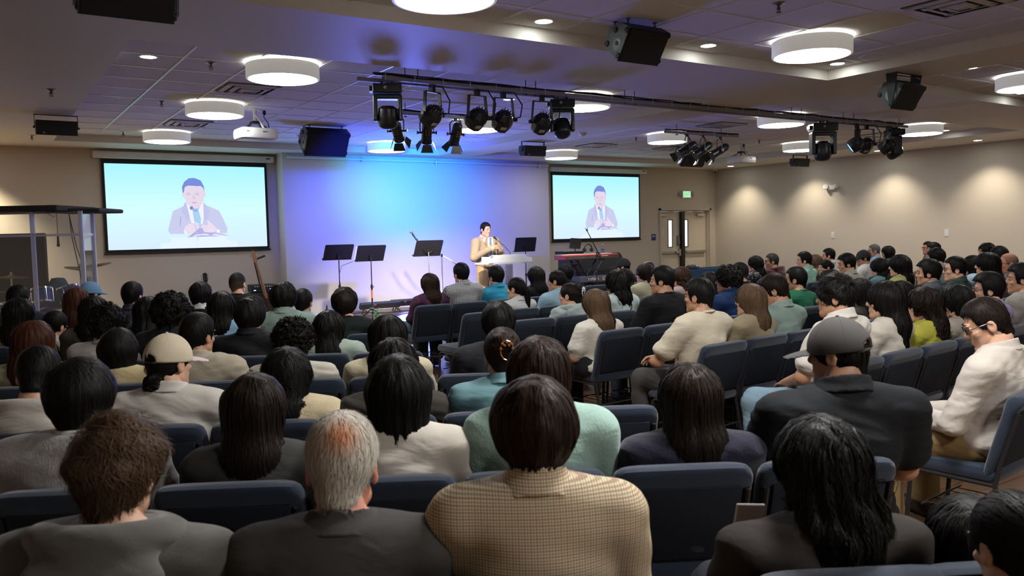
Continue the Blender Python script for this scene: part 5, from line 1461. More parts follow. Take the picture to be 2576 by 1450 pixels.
# --- head, centred between the ears, facing +Y
def head_f(P):
    X = P.copy(); X[:, 0] = np.abs(X[:, 0])
    d = un(0.03, ell(P, (0, -0.012, 0.032), (0.073, 0.093, 0.090)), ell(P, (0, 0.028, -0.042), (0.057, 0.062, 0.072)))
    d = un(0.02, d, ell(P, (0, 0.066, -0.098), (0.024, 0.022, 0.020)), cone(X, (0.046, 0.0, -0.062), (0.012, 0.062, -0.10), 0.024, 0.020))
    d = un(0.012, d, cone(P, (0, 0.078, 0.032), (0, 0.099, -0.018), 0.009, 0.011), ell(P, (0, 0.095, -0.024), (0.017, 0.014, 0.010)), ell(X, (0.03, 0.082, 0.030), (0.026, 0.010, 0.007)), ell(X, (0.042, 0.060, -0.022), (0.02, 0.018, 0.016)))
    d = smax(d, -ell(X, (0.031, 0.096, 0.010), (0.017, 0.014, 0.009)), 0.010)
    d = un(0.005, d, ell(X, (0.031, 0.078, 0.009), (0.015, 0.011, 0.010)))
    d = un(0.007, d, ell(P, (0, 0.083, -0.058), (0.022, 0.011, 0.006)), ell(P, (0, 0.082, -0.069), (0.019, 0.011, 0.006)))
    ear = ell(X, (0.079, -0.012, -0.006), (0.010, 0.021, 0.033)); ear = smax(ear, -ell(X, (0.090, -0.008, -0.002), (0.008, 0.012, 0.019)), 0.006)
    d = smin(d, ear, 0.008)
    d = un(0.025, d, cone(P, (0, -0.022, -0.05), (0, -0.040, -0.20), 0.051, 0.060))
    return d
def head_mesh():
    return nets(head_f, (-0.11, -0.13, -0.23), (0.11, 0.13, 0.14), 0.0065)

def hand_f(P):
    d = ell(P, (0.0, 0.045, 0), (0.038, 0.052, 0.015))
    d = un(0.012, d, cone(P, (0, -0.03, 0.0), (0, 0.02, 0), 0.024, 0.026))
    for (x, y, l) in ((-0.028, 0.082, 1.0), (-0.010, 0.090, 1.1), (0.009, 0.087, 1.02), (0.026, 0.078, 0.82)):
        p = np.array((x, y, 0.0)); ang = 0.25
        for (s, r0, r1) in ((0.040, 0.0095, 0.0088), (0.026, 0.0088, 0.008), (0.020, 0.008, 0.0068)):
            q = p + s * l * np.array((x * 1.2, math.cos(ang), -math.sin(ang)))
            d = smin(d, cone(P, p, q, r0, r1), 0.004); p = q; ang += 0.5
    d = un(0.008, d, cone(P, (-0.024, 0.012, -0.004), (-0.050, 0.046, -0.016), 0.014, 0.011)); d = smin(d, cone(P, (-0.050, 0.046, -0.016), (-0.055, 0.078, -0.024), 0.0105, 0.008), 0.004)
    return d
def hand_mesh():
    return nets(hand_f, (-0.075, -0.06, -0.09), (0.055, 0.19, 0.03), 0.0046)

# --- seated skeleton in canonical local space: floor under the hips, facing +Y, person's right = +X
def seat_pose(arms='lap', legs='sit'):
    S = {}
    for s in (-1, 1):
        sh = np.array((s * 0.178, -0.045, 0.905))
        el, wr = np.array((s * 0.225, 0.05, 0.66)), np.array((s * 0.085, 0.25, 0.585))
        if arms == 'clasp':
            el, wr = np.array((s * 0.235, 0.13, 0.655)), np.array((s * 0.05, 0.33, 0.625))
        if arms == 'knit' and s < 0:
            el, wr = np.array((-0.21, 0.02, 0.60)), np.array((-0.05, 0.20, 0.56))
        if arms == 'book':
            el, wr = np.array((s * 0.225, 0.05, 0.63)), np.array((s * 0.06, 0.30, 0.60))
        if arms == 'stand':
            sh = np.array((s * 0.185, -0.01, 1.34)); el = np.array((s * 0.265, 0.05, 1.06)); wr = np.array((s * 0.12, 0.235, 1.20))
        S['sh%d' % s], S['el%d' % s], S['wr%d' % s] = sh, el, wr
        hp, kn, an, to = np.array((s * 0.09, 0.02, 0.50)), np.array((s * 0.115, 0.41, 0.475)), np.array((s * 0.115, 0.40, 0.10)), np.array((s * 0.13, 0.56, 0.035))
        if legs == 'wide':
            kn, an, to = np.array((s * 0.20, 0.40, 0.475)), np.array((s * 0.19, 0.38, 0.10)), np.array((s * 0.24, 0.54, 0.035))
        if legs == 'stand':
            hp, kn, an, to = np.array((s * 0.085, 0, 0.88)), np.array((s * 0.10, 0.02, 0.48)), np.array((s * 0.105, -0.02, 0.08)), np.array((s * 0.13, 0.14, 0.03))
        S['hp%d' % s], S['kn%d' % s], S['an%d' % s], S['to%d' % s] = hp, kn, an, to
    S['dz'] = 0.43 if arms == 'stand' else 0.0
    return S
def torso_f(P, S, g=0.0):
    z = S['dz']
    X = P.copy(); X[:, 0] = np.abs(X[:, 0])
    d = un(0.06, ell(P, (0, 0.0, 0.52 + z), (0.165 + g, 0.125 + g, 0.115 + g)), ell(P, (0, 0.0, 0.66 + z), (0.142 + g, 0.108 + g, 0.15)), ell(P, (0, -0.032, 0.81 + z), (0.158 + g, 0.108 + g, 0.155 + g)))
    d = un(0.05, d, cone(X, (0.0, -0.048, 0.91 + z), (0.155, -0.045, 0.905 + z), 0.062 + g, 0.055 + g), cone(X, (0.10, -0.05, 0.925 + z), (0.0, -0.05, 0.985 + z), 0.045 + g, 0.046 + g))
    return d
def arm_f(P, S, s, g=0.0, to=2.0, flare=0.0):
    sh, el, wr = S['sh%d' % s], S['el%d' % s], S['wr%d' % s]
    if to <= 1.0:
        e2 = sh + (el - sh) * to
        return cone(P, sh, e2, 0.054 + g, 0.048 + g + flare)
    d = cone(P, sh, el, 0.054 + g, 0.040 + g)
    w2 = el + (wr - el) * min(1.0, to - 1.0)
    return smin(d, cone(P, el, w2, 0.040 + g, 0.028 + g + flare), 0.02)
def leg_f(P, S, s, g=0.0, foot=True):
    hp, kn, an, to = S['hp%d' % s], S['kn%d' % s], S['an%d' % s], S['to%d' % s]
    d = smin(cone(P, hp, kn, 0.082 + g, 0.058 + g), cone(P, kn, an, 0.055 + g, 0.036 + g * 1.6), 0.03)
    if foot:
        d = un(0.02, d, cone(P, an + np.array((0, -0.02, -0.04)), to, 0.036 + g, 0.028 + g))
    return d
def body_mesh(arms, legs, h=0.017):
    S = seat_pose(arms, legs)
    def f(P):
        d = torso_f(P, S)
        for s in (-1, 1):
            d = un(0.03, d, arm_f(P, S, s), leg_f(P, S, s))
        return smin(d, cone(P, (0, -0.045, 0.95 + S['dz']), (0, -0.045, 1.04 + S['dz']), 0.055, 0.050), 0.03)
    if legs == 'stand':
        return nets(f, (-0.36, -0.22, -0.02), (0.36, 0.34, 1.50), h)
    return nets(f, (-0.34, -0.24, -0.02), (0.34, 0.66, 1.06), h)

def fold(V, seed, amp, fx=1.0):
    r = np.random.RandomState(seed)
    D = np.zeros(len(V))
    for k in range(7):
        w = r.normal(size=3) * np.array((20, 16, 34)) * (0.5 + 0.3 * k) * fx
        D += np.sin(V @ w + r.uniform(0, 6.28)) / (1 + 0.5 * k)
    D = np.abs(D) ** 1.2 * np.sign(D)
    c = V.mean(0)
    N = V - np.array((0, c[1], 0)); N[:, 2] *= 0.15; N[:, 0] = V[:, 0]
    N /= np.linalg.norm(N, axis=1)[:, None] + 1e-6
    return V + N * (D * amp * 0.5)[:, None]

def garment(kind, arms, h):
    S = seat_pose(arms, 'stand' if arms == 'stand' else 'sit'); z = S['dz']
    g, to, fl = 0.016, 2.0, 0.004
    if kind in ('tee', 'polo'):
        to, fl = 0.66, 0.012
    if kind == 'rolled':
        to, fl = 0.8, 0.01
    if kind == 'puff':
        to, fl = 0.80, 0.0
    if kind in ('hoodie', 'jacket', 'blazer', 'sweater'):
        g = 0.024
    def f(P):
        d = torso_f(P, S, g)
        for s in (-1, 1):
            if kind == 'puff':
                sh, el = S['sh%d' % s], S['el%d' % s]
                d = un(0.03, d, cone(P, sh, sh + (el - sh) * 0.62, 0.062, 0.078), cone(P, sh + (el - sh) * 0.66, sh + (el - sh) * 0.86, 0.058, 0.052))
            else:
                d = smin(d, arm_f(P, S, s, g, to, fl), 0.025)
            if kind == 'blazer':
                d = un(0.02, d, ell(P, (s * 0.168, -0.04, 0.912 + z), (0.065, 0.07, 0.045)))
        bottom = 0.44 if kind != 'puff' else 0.43
        d = smax(d, (bottom + z) - P[:, 2], 0.02)
        return smax(d, P[:, 2] - (1.005 + z), 0.015)
    if arms == 'stand':
        return nets(f, (-0.42, -0.24, 0.80), (0.42, 0.42, 1.50), h)
    return nets(f, (-0.36, -0.26, 0.38), (0.36, 0.44, 1.06), h)

def collar(kind, h, z=0.0):
    """neckwear in torso space: standing collar, crew rib or hood"""
    def ringd(P, zc, r, t, hh, flare=0.0, cy=-0.047):
        Q = P - np.array((0, cy, zc + z))
        rr = np.sqrt((Q[:, 0] / 1.05) ** 2 + Q[:, 1] ** 2)
        rad = r - flare * Q[:, 2]
        return np.maximum(np.abs(rr - rad) - t, np.abs(Q[:, 2] + 0.35 * Q[:, 1]) - hh) - 0.002
    if kind == 'crew':
        f = lambda P: ringd(P, 0.985, 0.072, 0.005, 0.010, 0.6)
    elif kind == 'stand':
        f = lambda P: np.minimum(ringd(P, 0.995, 0.069, 0.005, 0.026, 0.25), ringd(P, 0.985, 0.079, 0.005, 0.022, 0.55))
    elif kind == 'lapel':
        f = lambda P: np.minimum(ringd(P, 0.985, 0.082, 0.006, 0.032, 0.75), ringd(P, 1.000, 0.068, 0.004, 0.026, 0.2) + 0.004)
    elif kind == 'hood':
        def f(P):
            a = 0.0
            d = None
            Q = P - np.array((0, -0.055, 0.955 + z))
            rr = np.sqrt((Q[:, 0] / 1.25) ** 2 + (Q[:, 1] / 1.1) ** 2)
            t = np.sqrt((rr - 0.094) ** 2 + ((Q[:, 2] - 0.02 + 0.25 * Q[:, 1]) / 1.25) ** 2) - 0.036
            back = ell(P, (0, -0.158, 0.895 + z), (0.140, 0.056, 0.092))
            d = smin(t, back, 0.045)
            return smax(d, -cone(P, (0, -0.035, 0.9 + z), (0, -0.02, 1.15 + z), 0.062, 0.085), 0.015)
    return nets(f, (-0.17, -0.25, 0.80 + z), (0.17, 0.12, 1.08 + z), h)

def trousers(legs, h=0.015):
    S = seat_pose('stand' if legs == 'stand' else 'lap', legs); z = S['dz']
    def f(P):
        d = ell(P, (0, 0.0, 0.50 + z), (0.175, 0.135, 0.10))
        for s in (-1, 1):
            d = smin(d, leg_f(P, S, s, 0.024, False), 0.03)
        return smax(d, 0.085 - P[:, 2], 0.01)
    return nets(f, (-0.36, -0.20, 0.05), (0.36, 0.56, 0.64 + z), h)
def shoe(legs, s):
    S = seat_pose('stand' if legs == 'stand' else 'lap', legs)
    an, to = S['an%d' % s], S['to%d' % s]
    def f(P):
        d = un(0.02, cone(P, an + np.array((0, -0.025, -0.05)), to + np.array((0, 0.0, 0.006)), 0.043, 0.036), cone(P, an, an + np.array((0, 0, -0.05)), 0.045, 0.044))
        return smax(d, 0.004 - P[:, 2], 0.006)
    c = (an + to) / 2
    return nets(f, c + np.array((-0.12, -0.2, -0.09)), c + np.array((0.12, 0.2, 0.10)), 0.011)

# --- hair
def lump(P, f, seed):
    r = np.random.RandomState(seed)
    d = np.zeros(len(P))
    for k in range(6):
        w = r.normal(size=3) * f * (0.7 + 0.2 * k)
        d += np.sin(P @ w + r.uniform(0, 6.28))
    return d / 3.0
def hair_sdf(style, vol, L, seed):
    def face_cut(P, d, drop=0.0, wide=0.070):
        return smax(d, -ell(P, (0, 0.125, -0.035 + drop), (wide, 0.085, 0.098)), 0.015)
    def brow_cut(P, d):
        return smax(d, -np.maximum(0.034 - P[:, 1] + 0.25 * np.maximum(0, P[:, 2]), P[:, 2] - 0.082 + 2.0 * P[:, 0] ** 2), 0.014)
    def ears(P, d):
        X = P.copy(); X[:, 0] = np.abs(X[:, 0])
        return smax(d, -ell(X, (0.096, 0.002, -0.028), (0.024, 0.036, 0.048)), 0.012)
    def f(P):
        if style == 'short':
            d = un(0.03, ell(P, (0, -0.010, 0.045), (0.081 + vol, 0.103 + vol, 0.094 + vol)), cone(P, (0, -0.045, 0.0), (0, -0.058, -0.066), 0.062, 0.046))
            d = smax(d, -(P[:, 2] + 0.085), 0.015)
            return ears(P, brow_cut(P, d))
        if style == 'buzz':
            d = un(0.03, ell(P, (0, -0.012, 0.036), (0.077 + vol, 0.097 + vol, 0.092 + vol)), cone(P, (0, -0.042, 0.0), (0, -0.052, -0.058), 0.058, 0.045))
            d = smax(d, -(P[:, 2] + 0.07), 0.01)
            return ears(P, brow_cut(P, d))
        if style == 'bowl':
            d = un(0.03, ell(P, (0, -0.014, 0.028), (0.097 + vol, 0.116 + vol, 0.106 + vol)), cone(P, (0, -0.05, -0.02), (0, -0.058, -0.095), 0.066, 0.045))
            d = d + 0.003 * lump(P, 38, seed) + 0.002 * lump(P * np.array((1, 1, 0.25)), 110, seed)
            return face_cut(P, smax(d, -(P[:, 2] + 0.115), 0.02))
        if style == 'messy':
            d = un(0.03, ell(P, (0.006, -0.012, 0.045), (0.092 + vol, 0.110 + vol, 0.100 + vol)), cone(P, (0, -0.045, 0.0), (0, -0.055, -0.075), 0.064, 0.046))
            d = d + 0.008 * lump(P, 42, seed) * np.clip(P[:, 2] * 9 + 0.5, 0.15, 1)
            return ears(P, face_cut(P, smax(d, -(P[:, 2] + 0.09), 0.015)))
        if style == 'curly':
            d = un(0.04, ell(P, (0, -0.015, 0.035), (0.110 + vol, 0.122 + vol, 0.110 + vol)), cone(P, (0, -0.05, -0.02), (0, -0.055, -0.09), 0.075, 0.055))
            d = d + 0.010 * lump(P, 70, seed) + 0.006 * lump(P, 130, seed + 1)
            return face_cut(P, smax(d, -(P[:, 2] + 0.115), 0.02))
        if style == 'bob':
            d = un(0.04, ell(P, (0, -0.014, 0.030), (0.094 + vol, 0.114 + vol, 0.104 + vol)), cone(P, (0, -0.03, 0.0), (0, -0.035, -L), 0.078 + vol, 0.070 + vol, (1.25, 1.1, 1.0)))
            d = d + 0.0022 * lump(P * np.array((1, 1, 0.08)), 120, seed)
            d = smax(d, -(P[:, 2] + L + 0.02 + 0.012 * np.sin(P[:, 0] * 55 + seed)), 0.02)
            return face_cut(P, d, -0.03, 0.066)
        if style in ('long', 'halfup', 'wavy'):
            d = un(0.05, ell(P, (0, -0.014, 0.030), (0.092 + vol, 0.113 + vol, 0.106 + vol)), cone(P, (0, -0.036, 0.03), (0, -0.080, -0.15), 0.067 + vol, 0.066 + vol, (1.42, 1.12, 1.0)), cone(P, (0, -0.080, -0.15), (0, -0.112, -L), 0.064 + vol, 0.044 + vol, (1.5, 1.0, 1.0)))
            d = d + 0.0028 * lump(P * np.array((1, 1, 0.08)), 120, seed)
            if style == 'wavy':
                d = d + 0.008 * lump(P, 45, seed) * np.clip(0.6 - P[:, 2] * 9, 0.05, 1)
            if style == 'halfup':
                d = un(0.02, smax(d, -ell(P, (0, -0.150, -0.005), (0.10, 0.035, 0.018)), 0.02), ell(P, (0, -0.122, 0.0), (0.03, 0.02, 0.02)))
            d = smax(d, -(P[:, 2] + L + 0.03 + 0.02 * np.sin(P[:, 0] * 40 + seed)), 0.02)
            return face_cut(P, d, -0.05, 0.068)
        if style in ('pony', 'bun', 'updo', 'lowbun'):
            d = un(0.03, ell(P, (0, -0.012, 0.036), (0.081 + vol, 0.101 + vol, 0.095 + vol)), cone(P, (0, -0.045, 0.0), (0, -0.056, -0.055), 0.060, 0.044))
            d = ears(P, face_cut(P, smax(d, -(P[:, 2] + 0.075), 0.015)))
            if style == 'pony':
                return un(0.025, d, cone(P, (0, -0.100, 0.03), (0.012, -0.138, -0.02), 0.028, 0.032), cone(P, (0.012, -0.138, -0.02), (0.035, -0.130, -L), 0.034, 0.014, (1.15, 1, 1)))
            if style == 'bun':
                return un(0.02, d, ell(P, (0, -0.105, 0.03), (0.045, 0.038, 0.045)))
            if style == 'lowbun':
                return un(0.025, d, ell(P, (0.0, -0.095, -0.085), (0.052, 0.042, 0.050)) + 0.004 * lump(P, 90, seed))
            d2 = ell(P, (0.01, -0.088, 0.055), (0.060, 0.050, 0.066)) + 0.006 * lump(P, 80, seed)
            return un(0.02, d, d2)
        if style == 'undercap':
            d = un(0.02, ell(P, (0, -0.012, 0.015), (0.078 + vol, 0.098 + vol, 0.08)), cone(P, (0, -0.045, -0.02), (0, -0.056, -0.075), 0.060, 0.044))
            return ears(P, face_cut(P, smax(smax(d, P[:, 2] - 0.045, 0.01), -(P[:, 2] + 0.09), 0.015)))
        return None
    return f
TOPZ = {'short': 0.139, 'buzz': 0.128, 'bowl': 0.134, 'messy': 0.145, 'curly': 0.146, 'bob': 0.134, 'long': 0.136, 'halfup': 0.136, 'wavy': 0.137, 'pony': 0.131, 'bun': 0.131, 'lowbun': 0.148, 'updo': 0.131, 'undercap': 0.150}

def grad(f, P, e=0.003):
    G = np.zeros_like(P)
    for i in range(3):
        d = np.zeros(3); d[i] = e
        G[:, i] = f(P + d) - f(P - d)
    return G / (np.linalg.norm(G, axis=1)[:, None] + 1e-9)

def strands(f, V, style, n, seed, L):
    """tapered ribbons combed over the hair surface"""
    r = np.random.RandomState(seed)
    if n <= 0 or len(V) == 0:
        return None
    p = V[r.randint(0, len(V), n)].copy()
    g = grad(f, p)
    ok = g[:, 2] > -0.6
    p, g = p[ok], g[ok]; n = len(p)
    C = np.array((0.0, -0.045, 0.115))
    curl = style in ('curly',)
    steps = {'short': 4, 'buzz': 2, 'bowl': 6, 'messy': 5, 'curly': 6, 'bob': 7, 'long': 9, 'halfup': 9, 'wavy': 9}.get(style, 6)
    st = {'short': 0.010, 'buzz': 0.004, 'bowl': 0.014, 'messy': 0.013, 'curly': 0.010, 'bob': 0.016, 'long': 0.024, 'halfup': 0.024, 'wavy': 0.022}.get(style, 0.014)
    lift = {'short': 0.006, 'buzz': 0.001, 'bowl': 0.004, 'messy': 0.018, 'curly': 0.018, 'bob': 0.004, 'long': 0.005, 'halfup': 0.005, 'wavy': 0.008}.get(style, 0.004)
    jit = {'curly': 1.2, 'messy': 0.55, 'short': 0.3, 'wavy': 0.25, 'buzz': 0.3}.get(style, 0.10)
    w0 = {'curly': 0.0035, 'buzz': 0.0012, 'short': 0.0028, 'messy': 0.0032}.get(style, 0.0038) * (0.55 if n > 1500 else 1.1)
    pts = [p + g * 0.001]
    J = r.normal(size=(n, 3)) * jit
    ph = r.uniform(0, 6.28, n); lf = lift * r.uniform(0.1, 1.0, n)
    dirs = []
    for k in range(steps):
        rad = p - C
        if style == 'messy':
            rad = rad * 0.6 + np.array((0.05, 0.03, 0.02))
        if style in ('pony', 'bun', 'updo', 'lowbun'):
            tgt = np.array((0, -0.115, 0.03 if style != 'lowbun' else -0.08))
            down = (tgt - p); far = (p[:, 1] < -0.115) & (style == 'pony')
            down[far] = (0, 0, -1)
            d = down / (np.linalg.norm(down, axis=1)[:, None] + 1e-6)
        else:
            d = rad / (np.linalg.norm(rad, axis=1)[:, None] + 1e-6) * 0.7 + np.array((0, 0, -1.0))
        d = d + J
        if curl:
            a = ph + k * 1.5
            d = J * 0.6 + np.stack([np.cos(a), np.sin(a), np.sin(a * 0.7)], 1)
        if style == 'wavy':
            d = d + 0.5 * np.stack([np.sin(ph + k * 0.9), np.zeros(n), np.zeros(n)], 1)
        d = d - g * (d * g).sum(1)[:, None]
        d /= np.linalg.norm(d, axis=1)[:, None] + 1e-6
        p = p + d * st
        v = f(p)
        if style in ('long', 'halfup', 'wavy', 'pony') :
            v = np.clip(v, -0.02, 0.02)
        p = p - g * v[:, None] * 0.9
        g = grad(f, p)
        pts.append(p + g * (0.001 + lf * ((k + 1) / steps) ** 2)[:, None]); dirs.append(d)
    pts = np.stack(pts, 1)                                   # n, steps+1, 3
    m = steps + 1
    T = np.gradient(pts, axis=1); T /= np.linalg.norm(T, axis=2)[:, :, None] + 1e-9
    Nn = np.repeat(grad(f, pts[:, 0])[:, None, :], m, 1)
    Bn = np.cross(T, Nn); Bn /= np.linalg.norm(Bn, axis=2)[:, :, None] + 1e-9
    w = w0 * (1 - 0.85 * np.linspace(0, 1, m) ** 1.5)
    A = pts + Bn * w[None, :, None]; B = pts - Bn * w[None, :, None]
    Vv = np.stack([A, B], 2).reshape(-1, 3)                 # n, m, 2
    base = (np.arange(n) * m * 2)[:, None] + (np.arange(m - 1) * 2)[None, :]
    Q = np.stack([base, base + 1, base + 3, base + 2], -1).reshape(-1, 4)
    return Vv, Q

def hair_mesh(style, vol, L, seed, n, h):
    f = hair_sdf(style, vol, L, seed)
    low = -0.14 if style in ('short', 'buzz', 'bowl', 'messy', 'curly', 'bun', 'updo', 'undercap') else (-0.17 if style == 'lowbun' else -L - 0.06)
    V, Q = nets(f, (-0.16 - vol, -0.19 - vol, low), (0.16 + vol, 0.14 + vol, 0.17 + vol), h)
    parts = [(V, Q)]
    s = strands(f, V, style, n, seed, L)
    if s is not None:
        parts.append(s)
    return parts

def hair_mat(name, col, rough=0.46, tip=None, crown=None, fade=None):
    if name in MATS:
        return MATS[name]
    m = bpy.data.materials.new(name); m.use_nodes = True
    nt = m.node_tree; b = nt.nodes['Principled BSDF']
    b.inputs['Roughness'].default_value = rough; b.inputs['Specular IOR Level'].default_value = 0.10
    tc = nt.nodes.new('ShaderNodeTexCoord'); mp = nt.nodes.new('ShaderNodeMapping'); mp.inputs['Scale'].default_value = (1, 1, 0.06)
    nt.links.new(tc.outputs['Object'], mp.inputs[0])
    nz = nt.nodes.new('ShaderNodeTexNoise'); nz.inputs['Scale'].default_value = 160; nz.inputs['Detail'].default_value = 3
    nt.links.new(mp.outputs[0], nz.inputs[0])
    bp = nt.nodes.new('ShaderNodeBump'); bp.inputs['Strength'].default_value = 0.5; bp.inputs['Distance'].default_value = 0.003
    nt.links.new(nz.outputs['Fac'], bp.inputs['Height']); nt.links.new(bp.outputs[0], b.inputs['Normal'])
    mx = nt.nodes.new('ShaderNodeMixRGB'); mx.inputs[1].default_value = (*[c * 0.6 for c in col], 1); mx.inputs[2].default_value = (*[c * 1.5 for c in (tip or col)], 1)
    nt.links.new(nz.outputs['Fac'], mx.inputs[0])
    last = mx.outputs[0]
    if crown or fade:
        # thin hair at the crown, or a clipped fade toward the neck: colour by the object's own coordinates
        sp = nt.nodes.new('ShaderNodeSeparateXYZ'); nt.links.new(tc.outputs['Object'], sp.inputs[0])
        mr = nt.nodes.new('ShaderNodeMapRange')
        if crown:
            vd = nt.nodes.new('ShaderNodeVectorMath'); vd.operation = 'DISTANCE'; vd.inputs[1].default_value = crown[1]
            nt.links.new(tc.outputs['Object'], vd.inputs[0]); nt.links.new(vd.outputs['Value'], mr.inputs[0])
            mr.inputs[1].default_value, mr.inputs[2].default_value, mr.inputs[3].default_value, mr.inputs[4].default_value = crown[2], crown[3], 1.0, 0.0
            c2 = crown[0]
        else:
            nt.links.new(sp.outputs[2], mr.inputs[0])
            mr.inputs[1].default_value, mr.inputs[2].default_value, mr.inputs[3].default_value, mr.inputs[4].default_value = fade[1], fade[2], 1.0, 0.0
            c2 = fade[0]
        m2 = nt.nodes.new('ShaderNodeMixRGB'); m2.inputs[2].default_value = (*c2, 1)
        nt.links.new(mr.outputs[0], m2.inputs[0]); nt.links.new(last, m2.inputs[1]); last = m2.outputs[0]
    nt.links.new(last, b.inputs['Base Color'])
    MATS[name] = m
    return m
